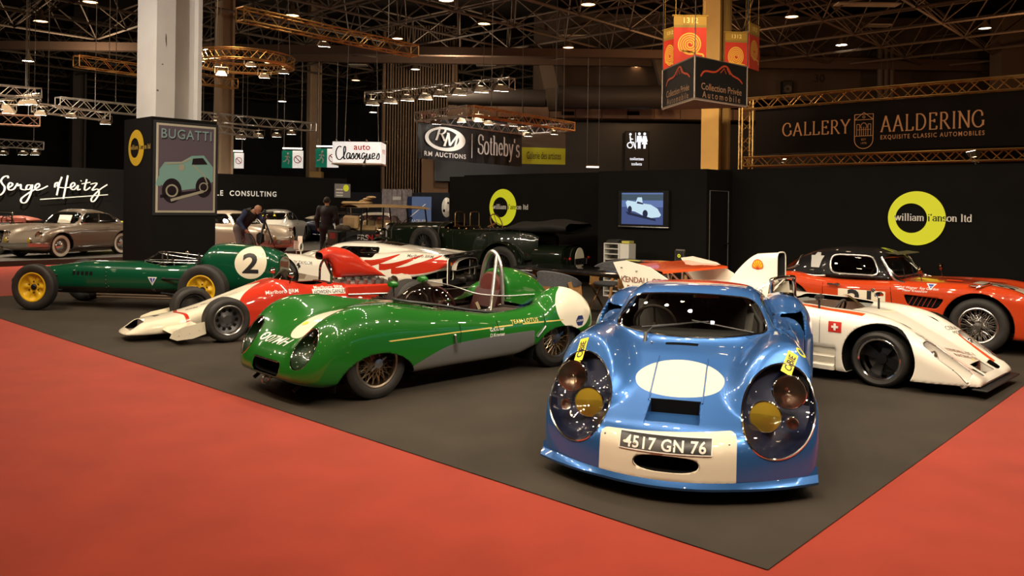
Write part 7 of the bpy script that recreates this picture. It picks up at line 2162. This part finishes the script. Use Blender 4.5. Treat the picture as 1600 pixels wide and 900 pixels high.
# ------------------------------------------------------------------ veteran car with a canopy, far behind the white coupe
def veteran():
    o_ = at_depth(600, 340, 21.5)
    fw = (.88, .47)
    car = car_root('veteran_car', 'dark veteran car with tan canopy roof on thin posts', 'car', (o_.x, o_.y), fw)
    DK = paint('veteran_black', (.010, .011, .010), 0, .3)
    TAN = mat('canopy_tan', (.50, .32, .14), .7)
    obj('body', join(box((-.75, 0, .80), (1.2, 1.2, .42), .04), box((.55, 0, .78), (1.0, .80, .36), .06), box((-.1, 0, .58), (2.6, .9, .10), .02)), DK, car)
    rows = []
    for x in np.linspace(-.95, 1.0, 12):
        t = (x + .18) / 1.2
        rows.append([(x, y, 1.63 - .03 * t * t * 1.5 + .05 * (1 - (y / .72) ** 2)) for y in np.linspace(-.72, .72, 9)] + [(x, y, 1.60 - .03 * t * t * 1.5) for y in np.linspace(.72, -.72, 9)])
    obj('canopy', fix(loft(rows, True)), TAN, car)
    obj('canopy_post', join(*[cyl((x, s * .62, .9), (x + dx, s * .68, 1.60), .022, 8) for x, dx in ((-.82, 0), (-.25, 0), (.45, -.06), (1.0, -.12)) for s in (-1, 1)]), DK, car)
    obj('bench_seat', join(box((-.62, 0, 1.05), (.5, 1.1, .16), .05), box((-.88, 0, 1.20), (.14, 1.1, .36), .05)), mat('bench_tan', (.45, .30, .14), .6), car)
    obj('bench_front', join(box((.15, 0, 1.0), (.4, 1.0, .14), .05), box((-.02, 0, 1.12), (.12, 1.0, .3), .05)), MATS['bench_tan'], car)
    steering(car, (.55, -.2, 1.22), .19, 40)
    obj('wing', join(*[loft([[(x0 + .50 * math.cos(R(t)), s * (.62 + w_), .40 + .50 * math.sin(R(t))) for w_ in (-.12, 0, .12)] for t in np.linspace(10, 170, 14)]) for x0 in (-.95, 1.0) for s in (-1, 1)]), DK, car)
    sg = obj('trunk_sign', box((-1.37, -.05, .82), (.03, .9, .34), .01), BLACK, car)
    obj('lettering', on_plane(txt('ERSIN', .15, 0, 1, .02), (-1.39, -.1, .86), (0, -1, 0), (0, 0, 1), .003), MATS['sign_red'] if 'sign_red' in MATS else RED_P, sg)
    sd_ = obj('side_sign', on_plane(plate([(-.45, -.17), (.45, -.17), (.45, .17), (-.45, .17)], .02), (-.75, -.615, .82), (1, 0, 0), (0, 0, 1)), BLACK, car)
    obj('lettering', on_plane(join(txt('ERS', .14, 0, 1, .02)), (-.78, -.64, .84), (1, 0, 0), (0, 0, 1), .003), WHITE_INK, sd_)
    obj('lettering_red', on_plane(join(txt('N', .14, 0, 1, .03)), (-.58, -.64, .84), (1, 0, 0), (0, 0, 1), .003), MATS['sign_red'], sd_)
    obj('brass_lamp', join(*[fix(lathe([(.001, -.1), (.07, -.06), (.11, .0), (.10, .02), (.001, .01)], 16, 'x')).mv((1.2, s * .45, .95)) for s in (-1, 1)]), MATS['brass'], car)
    obj('seat_goods', join(*[ball((x, y, 1.05), (.12, .16, .09), 10, 8) for x, y in ((-1.1, -.3), (-1.15, .1), (-1.05, .35), (-1.2, -.1))]), mat('goods_brown', (.08, .06, .045), .7), car)
    for x in (-.95, 1.0):
        for s in (-1, 1):
            wheel(car, (x, s * .62, .40), .40, .10, .30, 'wire', s, MATS['wheel_black'], rnd=.7)
veteran()

# ------------------------------------------------------------------ cars on the neighbouring stand
def small_car(label, origin, fw, col, kind, z0=.13, metal=.4, detail=True, pane=None, whitewall=False, inner=None, wheelmat=None, name='coupe'):
    car = car_root(name, label, 'car', origin, fw)
    car.location.z = z0
    PT = paint('paint_' + '_'.join(str(int(c * 1000)) for c in col), col, metal, .3)
    old = kind in ('old_coupe', 'old_open')
    if old:
        zh = P([-2.95, -2.8, -2.4, -1.8, -.9, -.5, 0, .4, .6, .72], [.45, .60, .78, .86, .86, .83, .76, .65, .52, .35])
        zf = P([-2.95, -2.8, -2.4, -2.1, -1.6, -.9, -.5, -.1, .2, .45, .6, .70], [.45, .62, .78, .82, .84, .84, .84, .82, .77, .67, .54, .35])
        zr = P([-2.7, -2.3, -1.9, -1.5, -1.2, -.9, -.6], [.78, 1.02, 1.20, 1.29, 1.30, 1.22, .9])
    else:
        zh = P([-3.05, -2.9, -2.6, -1.8, -.8, -.4, 0, .4, .65, .75], [.60, .70, .80, .90, .88, .84, .76, .66, .54, .40])
        zf = P([-3.05, -2.9, -2.5, -2.2, -1.6, -.8, -.4, 0, .3, .5, .62, .72], [.55, .66, .80, .86, .86, .86, .88, .87, .84, .78, .66, .40])
        zr = P([-3.0, -2.7, -2.2, -1.8, -1.4, -1.0, -.7, -.4], [.68, .86, 1.12, 1.26, 1.31, 1.27, 1.12, .8])
    W = P([-3.05, -2.9, -2.5, -2.2, -1.5, -.6, 0, .4, .65, .75], [.50, .66, .78, .82, .80, .80, .82, .78, .66, .50])
    xl, xr = -3.0, .74
    def f(x, y, z):
        a = np.abs(y)
        top = smin((z - zh(x) + .12 * a * a) / 1.1, (z - (zf(x) - 1.7 * (a - .60) ** 2)) / 1.2, .08)
        side = a - W(x) + .5 * np.maximum(.45 - z, 0) ** 2 + .4 * np.maximum(z - .62, 0) ** 2
        F = smax(smax(top, side, .16), .20 - z, .08)
        F = smax(smax(F, x - xr + .28 * a * a + .5 * np.maximum(z - .45, 0) ** 2, .14), xl - x + .25 * a * a, .14)
        if kind != 'old_open':
            c = smax(smax((z - zr(x) + .16 * a * a) / 1.15, (a - .66 + .42 * np.maximum(z - .84, 0) + .16 * np.maximum(-1.9 - x, 0)) / 1.08, .14), (x + .48 + 1.0 * (z - .86) + .3 * a * a) / 1.45, .07)
            F = smin(F, c, .04)
        return F
    m = implicit(f, (-3.2, -.95, .1), (.9, .95, 1.4), .034)
    m = relax(m, f, 1)
    for cx_ in (0, -2.12):
        m, _ = take(m, lambda x, y, z: np.maximum(np.hypot(x - cx_, z - .32) - .36, .5 - np.abs(y)))
    if kind != 'old_open':
        m, ws = take(m, lambda x, y, z: np.maximum(smax(smax(.90 - z, z - 1.21, .06), np.abs(y) - .60 + .36 * (z - .84), .08), -.92 - x))
        m, sw = take(m, lambda x, y, z: np.maximum(smax(smax(.91 - z, z - 1.19 + .10 * np.maximum(-1.6 - x, 0), .05), smax(x + .68 + 1.0 * (z - .86), -2.15 - x + .5 * (z - .9), .10), .06), .3 - np.abs(y)))
        m, rw = take(m, lambda x, y, z: np.maximum(smax(smax(.93 - z, z - 1.17, .05), np.abs(y) - .50, .08), x + 1.85))
    obj('body', m, [PT], car, 60, .01)
    pane = pane or MATS['windscreen_glass']
    if kind != 'old_open':
        for nm, g in (('windscreen', ws), ('side_window', sw), ('rear_window', rw)):
            if len(g.F) == 0:
                continue
            p_ = obj(nm, g, pane, car, 180)
            obj('window_trim', trim_of(g, .012, .06), CHROME, p_)
        obj('window_pillar', join(*[box((-1.42, s * .585, 1.04), (.035, .03, .30)) for s in (-1, 1)]), CHROME, car)
    else:
        m2 = [(-.72, -.60, .86), (-.74, -.58, 1.10), (-.76, -.50, 1.18), (-.76, .50, 1.18), (-.74, .58, 1.10), (-.72, .60, .86)]
        fr = obj('windscreen_frame', tube(sweep(m2, 4), .02, 8), CHROME, car)
        obj('windscreen', plate([(-.57, .87), (.57, .87), (.56, 1.12), (.48, 1.17), (-.48, 1.17), (-.56, 1.12)]).rot('x', 90).rot('z', 90).mv((-.745, 0, 0)), CLEAR, fr)
        obj('folded_hood', fix(loft([[(x, .56 * math.cos(q), .93 + h * math.sin(q)) for q in np.linspace(0, 2 * PI, 24, endpoint=False)] for x, h in ((-1.55, .01), (-1.6, .10), (-1.9, .13), (-2.1, .09), (-2.2, .01))], True)), inner or LEATHER, car)
        obj('cockpit', join(grid(lambda u, v: (u, v, .885), 6, 6, -1.6, -.8, -.5, .5)), inner or LEATHER, car)
    st = inner or LEATHER
    obj('seat', join(*[box((-1.45, s * .3, .80), (.16, .42, .5), .05) for s in (-1, 1)]), st, car)
    steering(car, (-.98, .30, .90), .18, 65)
    obj('cabin_floor', join(box((-1.3, 0, .45), (1.9, 1.2, .03)), box((-.72, 0, .80), (.1, 1.1, .14), .03)), INNER, car)
    if old:
        bz = .36
    else:
        bz = .40
    bump = [(.42, .80), (.62, .70), (.76, .45), (.82, 0)]
    def bumper(pts, s):
        pl = [(x * 1, y, bz) for x, y in pts] + [(x, -y, bz) for x, y in reversed(pts[:-1])]
        q = sweep(pl, 6)
        return join(loft([[(p[0] + dx, p[1], p[2] + dz) for p in q] for dx, dz in ((-.02, -.055), (.02, -.045), (.025, .045), (-.02, .055), (-.02, -.055))]))
    obj('front_bumper', bumper(bump, 1), CHROME, car)
    obj('rear_bumper', bumper([(-2.75 - .0, .80), (-2.95, .66), (-3.03, .4), (-3.07, 0)], -1), CHROME, car)
    for s in (-1, 1):
        lamp(car, (.54 if old else .55, s * .56, .62 if old else .70), .095, (1, s * .1, .25), depth=.07)
        lamp(car, (.69 if old else .72, s * .40, .47 if old else .50), .06, (1, 0, 0), AMBER, .05, 'fog_lamp')
    obj('tail_lamp', join(*[ball((-2.83, s * .58, .58), (.05, .07, .06), 12, 8) for s in (-1, 1)]), REDLENS, car)
    obj('door_handle', join(*[cyl((-1.62, s * .80, .76), (-1.48, s * .805, .76), .014, 8) for s in (-1, 1)]), CHROME, car)
    obj('side_trim', join(*[tube([(x, s * (float(W(np.array(x))) + .003 - .5 * .17 ** 2), .28) for x in np.linspace(-1.7, -.4, 12)], .014, 6) for s in (-1, 1)]), CHROME, car)
    obj('floor_pan', box((-1.1, 0, .23), (3.2, 1.2, .03)), DARK, car)
    for x in (0, -2.12):
        arch_liner(car, x, .32, .36, .36, .46, .77, .22)
        for s in (-1, 1):
            wheel(car, (x, s * .67, .315), .315, .165, .205, 'hubcap', s, wheelmat or mat('rim_taupe', (.20, .17, .14), .3, .6), whitewall=whitewall, rnd=.5)
    return car
TAUPE = (.17, .135, .10)
PL = .13
c_ = small_car('brown-grey vintage coupe with whitewall tyres on the neighbour stand', (-12.75, 22.05), (-.31, -.95), TAUPE, 'old_coupe', whitewall=True)
obj('price_board', on_plane(plate([(-.22, -.14), (.22, -.14), (.22, .14), (-.22, .14)], .01), (-.70, .12, 1.0), (0, 1, 0), (-.35, 0, .9)), mat('card_cream', (.75, .66, .55), .6), c_)
small_car('brown-grey open roadster cut by the left edge of the photo', (-14.9, 22.6), (-.05, -1), TAUPE, 'old_open', inner=mat('leather_red', (.22, .06, .04), .55), name='roadster')
small_car('beige silver coupe standing behind the bending photographer', (-7.45, 24.6), (.92, -.39), (.36, .29, .22), 'coupe')
c_ = small_car('white coupe seen from behind, parked past the beige silver coupe', (-9.0, 32.5), (-.04, 1.), (.62, .60, .52), 'coupe', metal=0.)
obj('window_sticker', join(*[plate([(y - .05, -.04), (y + .05, -.04), (y, .05)]).rot('x', 90).rot('z', -90).mv((-2.45, y * .2, 1.10)) for y in (.2, -.3)]), MATS['sticker_yellow'], c_)
small_car('navy blue roadster with pale folded hood, left of the standing man', (-6.3, 33.7), (.97, -.25), (.003, .004, .020), 'old_open', metal=0., inner=mat('hood_beige', (.45, .38, .28), .8), name='roadster', wheelmat=CHROME)
small_car('cream white coupe with tan seats, behind the veteran car', (-4.3, 24.1), (-.10, -.995), (.50, .46, .38), 'old_coupe', metal=.2, inner=mat('seat_tan', (.45, .33, .16), .6), pane=CLEAR)
small_car('pale silver roadster right of the standing man, cut by the veteran car', (-5.75, 28.7), (.05, -1.), (.50, .45, .37), 'old_open', metal=.3, name='roadster')
# lime counter glimpsed behind the brown-grey coupe
p_ = at_depth(173, 346, 26.5)
o = root('counter', 'lime yellow counter glimpsed behind the brown-grey coupe', 'counter', (p_.x, p_.y, PL))
obj('counter_body', box((0, 0, .42), (.9, .5, .84), .02), mat('counter_lime', (.60, .62, .03), .5), o)
obj('counter_top', box((0, 0, .86), (.96, .56, .04), .01), MATS['counter_lime'], o)
# small price stands on the floor
for px, py, Y, lb in ((432 + 31, 398, 23.2, 'small white price stand before the white coupe'), (469, 378, 26.5, 'small white price stand beside the wheel of the navy roadster')):
    p_ = at_depth(px, py, Y)
    o = root('price_stand', lb, 'sign', (p_.x, p_.y, PL), group='price stands on the floor')
    obj('post', join(cyl((0, 0, 0), (0, 0, .30), .012, 8), box((0, 0, .008), (.18, .14, .016))), WHITE_INK, o)
    obj('card', box((0, -.01, .36), (.15, .012, .24)), MATS['card_cream'], o)
# tan folded canopy of another veteran behind the notice
p_ = at_depth(558, 316, 35)
o = root('folded_canopy', 'tan folded canopy frame seen above the cream coupe', 'car roof', (p_.x, p_.y, 0))
obj('cloth_roll', join(box((0, 0, 1.72), (1.2, .8, .13), .05), *[ball((.3 + .15 * i, 0, 1.80 + .08 * i), (.22, .3, .07), 12, 8) for i in range(3)]), MATS['canopy_tan'], o)
obj('frame_leg', join(*[tube([(x, 0, .0), (x * .6, 0, .9), (x + .12, 0, 1.68)], .025, 6) for x in (-.4, .42)]), mat('frame_brown', (.25, .15, .07), .5), o)
# white mask-like fairing on the wall behind the tourer
p_ = at_depth(698, 324, 37)
o = root('wall_fairing', 'white rounded fairing shell hanging on the dark rear wall', 'display piece', tuple(p_))
obj('shell', fix(lathe([(.001, -.22), (.16, -.20), (.28, -.05), (.24, .1), (.1, .16), (.001, .17)], 24, 'y').sc((.8, 1, 1.6))), WHITE, o)
obj('opening', join(ball((-.10, -.25, -.15), (.05, .02, .07), 10, 8), ball((.08, -.26, .2), (.04, .02, .05), 10, 8)), DARK, o)

# ------------------------------------------------------------------ people
SKIN = mat('skin', (.48, .25, .15), .55)
def rcone(p, a, b, ra, rb):
    a, b = np.asarray(a, float), np.asarray(b, float)
    d = b - a
    q = [p[i] - a[i] for i in range(3)]
    h = np.clip(sum(q[i] * d[i] for i in range(3)) / (d @ d), 0, 1)
    return np.sqrt(sum((q[i] - h * d[i]) ** 2 for i in range(3)) + 1e-12) - (ra + (rb - ra) * h)
def blob(bones, k=.03, infl=0.):
    def f(x, y, z):
        F = None
        for a, b, ra, rb in bones:
            d = rcone((x, y, z), a, b, ra + infl, rb + infl)
            F = d if F is None else smin(F, d, k)
        return F
    return f
def person(label, origin, rz, J, clothes, hair=None):
    """J: joints in metres in the person's own frame (x forward, y left)"""
    o = root('person', label, 'person', origin, R(rz))
    bones = []
    def B_(a, b, ra, rb):
        bones.append((J[a], J[b], ra, rb))
    B_('pelvis', 'belly', .135, .13); B_('belly', 'chest', .13, .15); B_('chest', 'neck', .13, .06); B_('neck', 'skull', .055, .06)
    for s in 'lr':
        B_('chest', 'sh' + s, .10, .07); B_('sh' + s, 'el' + s, .055, .042); B_('el' + s, 'wr' + s, .042, .028)
        B_('pelvis', 'hip' + s, .12, .095); B_('hip' + s, 'kn' + s, .088, .058); B_('kn' + s, 'an' + s, .055, .040); B_('an' + s, 'to' + s, .042, .032)
        w_, h_ = np.array(J['wr' + s]), np.array(J['hd' + s])
        d = (h_ - w_) / np.linalg.norm(h_ - w_)
        sd = np.cross(d, np.array(J['pl' + s], float)); sd /= np.linalg.norm(sd)
        nn = np.cross(sd, d)
        for q in (-.022, .022):
            bones.append((w_, h_ + sd * q, .022, .017))
        for q, L in ((-.032, .058), (-.011, .072), (.011, .068), (.032, .050)):
            kb = h_ + sd * q
            m_ = kb + d * L * .55 + nn * .008
            bones.append((kb, m_, .0095, .009)); bones.append((m_, m_ + d * L * .45 + nn * .022, .009, .008))
        th = w_ + d * .02 + sd * -.03
        bones.append((w_ + d * .015, th + d * .025 + nn * .015, .014, .011)); bones.append((th + d * .025 + nn * .015, th + d * .06 + nn * .03, .011, .009))
    hd, fc, upv = np.array(J['skull'], float), np.array(J['face'], float), np.array(J['crown'], float)
    fc /= np.linalg.norm(fc); upv = upv - fc * (upv @ fc); upv /= np.linalg.norm(upv)
    sdv = np.cross(upv, fc)
    bones += [(hd + upv * .03 - fc * .015, hd + upv * .045 + fc * .01, .088, .082), (hd + fc * .02, hd - upv * .065 + fc * .045, .068, .042), (hd + upv * .005 + fc * .085, hd - upv * .022 + fc * .104, .010, .014)]
    for s in (-1, 1):
        bones.append((hd + sdv * s * .076 - upv * .02 - fc * .005, hd + sdv * s * .084 + upv * .02 - fc * .012, .012, .015))
    P_ = np.array([p for b in bones for p in b[:2]])
    lo, hi = P_.min(0) - .2, P_.max(0) + .2
    f = blob(bones, .022)
    m = implicit(f, lo, hi, .016, 4)
    obj('body', m, SKIN, o, 180)
    for nm, mt, sel, infl in clothes:
        bs = [b for i, b in enumerate(bones) if i in sel['bones']]
        g = blob(bs, .05, infl)
        mm = implicit(g, lo - .05, hi + .05, .022, 4)
        for n_, d_ in sel['cuts']:
            mm, _ = take(mm, lambda x, y, z, n_=n_, d_=d_: n_[0] * x + n_[1] * y + n_[2] * z - d_)
        obj(nm, mm, mt, o, 180)
    if hair:
        g = blob([(hd + upv * .035 - fc * .022, hd + upv * .05 + fc * .0, .094, .088)], .02)
        mm = implicit(g, hd - .2, hd + .2, .014, 3)
        n_ = fc * .75 - upv * .62
        mm, _ = take(mm, lambda x, y, z: -(n_[0] * (x - hd[0]) + n_[1] * (y - hd[1]) + n_[2] * (z - hd[2]) - .012))
        obj('hair', mm, hair, o, 180)
    eye = [ball(tuple(hd + sdv * s * .032 + upv * .012 + fc * .083), .012, 8, 6) for s in (-1, 1)]
    obj('eyes', join(eye), mat('eye_dark', (.05, .03, .02), .2), o)
    obj('mouth', ball(tuple(hd - upv * .052 + fc * .088), (.012, .022, .006), 8, 6), mat('lips', (.35, .12, .09), .5), o)
    return o
# bones: 0-3 trunk and neck; per side 3 + limb bones, hands after
def limb(side):      # index of the first bone of a side
    return 4 if side == 'l' else 4 + 7 + 2 + 8 + 2
ARM = [limb(s) + k for s in 'lr' for k in (0, 1, 2)]
LEG = [limb(s) + k for s in 'lr' for k in (3, 4, 5)]
SHOE = [limb(s) + 6 for s in 'lr']
stand = {'pelvis': (0, 0, .92), 'belly': (0, 0, 1.08), 'chest': (0, 0, 1.30), 'neck': (0, 0, 1.47), 'skull': (.02, .02, 1.60), 'face': (.9, .35, -.15), 'crown': (0, 0, 1),
         'shl': (0, .20, 1.40), 'shr': (0, -.20, 1.40), 'ell': (-.02, .29, 1.13), 'elr': (-.02, -.29, 1.13), 'wrl': (.07, .30, .90), 'wrr': (.07, -.30, .90), 'hdl': (.10, .29, .82), 'hdr': (.10, -.29, .82), 'pll': (0, -1, 0), 'plr': (0, 1, 0),
         'hipl': (0, .10, .86), 'hipr': (0, -.10, .86), 'knl': (.02, .12, .48), 'knr': (.02, -.12, .48), 'anl': (-.02, .13, .08), 'anr': (-.02, -.13, .08), 'tol': (.14, .15, .035), 'tor': (.14, -.15, .035)}
NAVY = mat('jacket_dark', (.016, .012, .013), .75)
p_ = at_depth(510, 400, 22.8)
person('standing man in dark jacket and dark trousers, back turned, looking at the cars', (p_.x, p_.y, PL), 80, stand,
       [('jacket', NAVY, {'bones': [0, 1, 2] + ARM, 'cuts': [((0, 0, 1), .80), ((0, 0, -1), -1.49)]}, .028),
        ('trousers', mat('trousers_black', (.012, .010, .010), .8), {'bones': [0] + LEG, 'cuts': [((0, 0, -1), -1.0), ((0, 0, 1), .07)]}, .018),
        ('shoes', BLACK, {'bones': SHOE, 'cuts': [((0, 0, 1), .0)]}, .012)], mat('hair_dark', (.025, .018, .012), .7))
bend = {'pelvis': (-.10, 0, .90), 'belly': (.02, 0, 1.05), 'chest': (.20, 0, 1.22), 'neck': (.33, 0, 1.32), 'skull': (.44, 0, 1.36), 'face': (.85, -.05, -.5), 'crown': (.5, 0, .85),
        'shl': (.22, .20, 1.28), 'shr': (.22, -.20, 1.28), 'ell': (.42, .27, 1.06), 'elr': (.10, -.32, 1.06), 'wrl': (.60, .10, 1.14), 'wrr': (.26, -.30, .86), 'hdl': (.66, .06, 1.17), 'hdr': (.32, -.27, .80), 'pll': (0, -1, 0), 'plr': (0, 1, 0),
        'hipl': (-.10, .11, .84), 'hipr': (-.10, -.11, .84), 'knl': (.08, .17, .47), 'knr': (.0, -.16, .47), 'anl': (-.02, .20, .08), 'anr': (-.10, -.19, .08), 'tol': (.14, .22, .035), 'tor': (.06, -.21, .035)}
pp_ = at_depth(380, 400, 21.6)
person('bald photographer in dark vest and blue sleeves bending to a camera', (pp_.x, pp_.y, PL), -20, bend,
       [('sleeves', mat('sleeve_blue', (.03, .045, .11), .75), {'bones': ARM, 'cuts': []}, .018),
        ('vest', mat('vest_dark', (.016, .013, .011), .8), {'bones': [0, 1, 2, 4, limb('r')], 'cuts': [((.6, 0, .8), .665), ((-.8, 0, -.6), -1.05), ((0, 1, 0), -.26), ((0, -1, 0), -.26)]}, .034),
        ('trousers', mat('trousers_greybrown', (.13, .10, .095), .8), {'bones': [0] + LEG, 'cuts': [((-.5, 0, -.85), -.85), ((0, 0, 1), .07)]}, .02),
        ('shoes', BLACK, {'bones': SHOE, 'cuts': [((0, 0, 1), .0)]}, .012)])
# camera on a tripod in front of the photographer
ang = R(-20)
tx, ty = pp_.x + .66 * math.cos(ang), pp_.y + .66 * math.sin(ang)
o = root('tripod_camera', 'black camera on a tripod before the bending photographer', 'camera', (tx, ty, PL), ang)
for k in range(3):
    a = R(40 + 120 * k)
    l_ = obj('leg', join(cyl((.02 * math.cos(a), .02 * math.sin(a), 1.05), (.22 * math.cos(a), .22 * math.sin(a), .5), .018, 8), cyl((.22 * math.cos(a), .22 * math.sin(a), .52), (.40 * math.cos(a), .40 * math.sin(a), .0), .012, 8)), BLACK, o)
obj('centre_column', join(cyl((0, 0, .85), (0, 0, 1.20), .02, 10), ball((0, 0, 1.20), .035, 10, 8)), BLACK, o)
obj('camera_body', join(box((0, 0, 1.28), (.08, .15, .11), .02), box((0, 0, 1.35), (.06, .06, .05), .015)), BLACK, o)
obj('camera_lens', fix(lathe([(.001, .0), (.04, .0), (.042, .10), (.048, .12), (.045, .22), (.04, .21), (.001, .19)], 20, 'x')).mv((.03, 0, 1.28)), BLACK, o)
obj('shoulder_bag', box((-.05, -.1, .62), (.16, .22, .30), .05), BLACK, o)

# ------------------------------------------------------------------ meeting table, chairs, desk, leaflets
WOOD = mat('oak', (.33, .17, .06), .5, noise=(14, .25))
TT = mat('table_black', (.010, .010, .011), .12, coat=.6)
FELT = mat('chair_felt', (.062, .064, .07), .9, noise=(40, .2))
tc_ = np.array((0.07, 12.63)); te_ = -EU
tp_ = tc_ + te_ * 1.1 + EV * .48
o = root('meeting_table', 'long black table on slanted oak legs behind the green racer', 'table', (tp_[0], tp_[1], 0), math.atan2(te_[1], te_[0]))
obj('table_top', box((0, 0, .735), (2.3, .96, .03), .006), TT, o)
for sx_ in (-1, 1):
    for sy_ in (-1, 1):
        obj('leg', tube([(sx_ * .85, sy_ * .30, .72), (sx_ * 1.0, sy_ * .40, 0)], .034, 8), WOOD, o)
obj('stretcher', join(tube([(-.85, -.3, .68), (.85, .3, .68)], .02, 6), tube([(-.85, .3, .68), (.85, -.3, .68)], .02, 6), box((0, -.30, .70), (1.8, .03, .04)), box((0, .30, .70), (1.8, .03, .04))), WOOD, o)
def chair(pos, rz, label):
    o = root('dining_chair', label, 'chair', (pos[0], pos[1], 0), R(rz), 'felt chairs around the meeting table')
    obj('seat', fix(loft([[(r_ * math.cos(t) * .24, r_ * math.sin(t) * .25, z) for t in np.linspace(0, 2 * PI, 28, endpoint=False)] for r_, z in ((.01, .42), (.95, .42), (1.0, .45), (.95, .475), (.5, .485), (.01, .485))], True)), FELT, o)
    bk = []
    for t in np.linspace(-112, 112, 25):
        a = R(180 + t)
        hz = .80 - .16 * (abs(t) / 112) ** 2
        lz = .60 + .0 * t
        bk.append([(.26 * math.cos(a), .28 * math.sin(a), lz), (.285 * math.cos(a), .305 * math.sin(a), lz), (.305 * math.cos(a), .325 * math.sin(a), hz), (.285 * math.cos(a), .305 * math.sin(a), hz + .012), (.265 * math.cos(a), .285 * math.sin(a), hz)])
    obj('backrest', fix(loft(bk, True)), FELT, o)
    for s in (-1, 1):
        sh_ = plate([(-.17, .30), (.14, .42), (.10, .66), (-.02, .70), (-.17, .66), (-.10, .5)], .018).rot('x', 90)
        obj('side_frame', sh_.mv((0, s * .275, 0)), WOOD, o)
        for k in (-1, 1):
            obj('leg', tube([(-k * .16, s * .25, .44), (k * .20, s * .24, 0)], .016, 8), WOOD, o)
    return o
rzv = math.degrees(math.atan2(EV[1], EV[0]))
cp = tc_ + te_ * 1.38 - EV * .62
chair(tuple(cp), rzv, 'grey felt chair, back towards the camera, just right of the green racer tail')
cp = tc_ + te_ * .60 - EV * .62
chair(tuple(cp), rzv, 'grey felt chair, back towards the camera, half behind the green racer fairing')
cp = tc_ + te_ * 1.55 + EV * 1.42
chair(tuple(cp), rzv + 180, 'grey felt chair on the far side of the table, seen between its oak legs')
cp = tc_ + te_ * .75 + EV * 1.42
chair(tuple(cp), rzv + 180, 'grey felt chair on the far side of the table, below the covered tourer')
dk = BP(6.03, 8.5)
o = root('desk', 'dark brown desk with brochures in front of the store room', 'desk', (dk[0], dk[1], 0), math.atan2(te_[1], te_[0]))
DW = mat('desk_dark', (.022, .015, .012), .4)
obj('desk_top', box((0, 0, .735), (1.7, .62, .03), .006), DW, o)
obj('apron', box((0, 0, .66), (1.6, .54, .12)), DW, o)
for sx_ in (-1, 1):
    for sy_ in (-1, 1):
        obj('leg', tube([(sx_ * .72, sy_ * .22, .62), (sx_ * .78, sy_ * .26, 0)], .028, 8), WOOD, o)
for i, (dx, dy, rz_, c, lb) in enumerate(((-.35, -.1, 10, (.62, .58, .12), 'yellow-green brochure at the left of the desk brochures'), (-.18, -.05, -12, (.12, .12, .11), 'dark brochure between the yellow-green and the orange ones'), (.0, -.12, 20, (.45, .10, .05), 'red brochure in the middle of the desk'), (.16, -.05, -6, (.65, .32, .08), 'orange brochure at the right of the desk brochures'))):
    b0 = BP(6.03 - dx, 8.5 + dy)
    b_ = root('brochure', lb, 'brochure', (b0[0], b0[1], .751), R(rz_ + 40), 'brochures on the desk')
    obj('cover', box((0, 0, .006 + .002 * i), (.21, .28, .012 + .004 * i), .002), mat('brochure_%d' % i, c, .35), b_)
    obj('pages', box((.004, 0, .006 + .002 * i), (.208, .272, .009 + .004 * i)), WHITE_INK, b_)
b0 = BP(5.62, 8.6)
o = root('leaflet_holder', 'small black leaflet holder with lime logo standing on the desk', 'leaflet holder', (b0[0], b0[1], .75), math.atan2(te_[1], te_[0]))
obj('holder', join(box((0, 0, .11), (.17, .02, .20)), box((0, -.03, .012), (.17, .10, .012)), box((0, .03, .12), (.18, .012, .22))), STEEL, o)
obj('leaflet', box((0, -.013, .12), (.15, .008, .18)), BLACK, o)
obj('leaflet_logo', on_plane(ring2d(.03, .014, n=24), (0, -.019, .12), (1, 0, 0), (0, 0, 1)), LIME, o)
b0 = at_depth(965, 400, 15.5)
o = root('drawer_unit', 'white leaflet rack with slotted front left of the brochure desk', 'rack', (b0.x, b0.y, 0), math.atan2(te_[1], te_[0]) + R(8))
RW = mat('rack_white', (.62, .61, .57), .45)
obj('carcass', join(box((-.20, 0, .5), (.015, .34, 1.0)), box((.10, .0, .5), (.015, .34, 1.0)), box((-.05, .165, .5), (.30, .015, 1.0)), box((-.05, 0, .01), (.30, .34, .02)), box((-.05, 0, 1.0), (.31, .34, .015)), box((.20, .02, .5), (.19, .30, 1.0), .005)), RW, o)
for i in range(9):
    obj('shelf', box((-.05, 0, .10 + .10 * i), (.29, .33, .012)), RW, o)
obj('top_magazines', join(box((-.05, 0, 1.03), (.24, .28, .05), .004), box((-.03, .01, 1.065), (.22, .26, .02), .003)), mat('magazine_dark', (.03, .03, .028), .3), o)
obj('magazine_lime', box((.2, .02, 1.03), (.16, .2, .05), .004), mat('magazine_lime', (.45, .42, .08), .4), o)
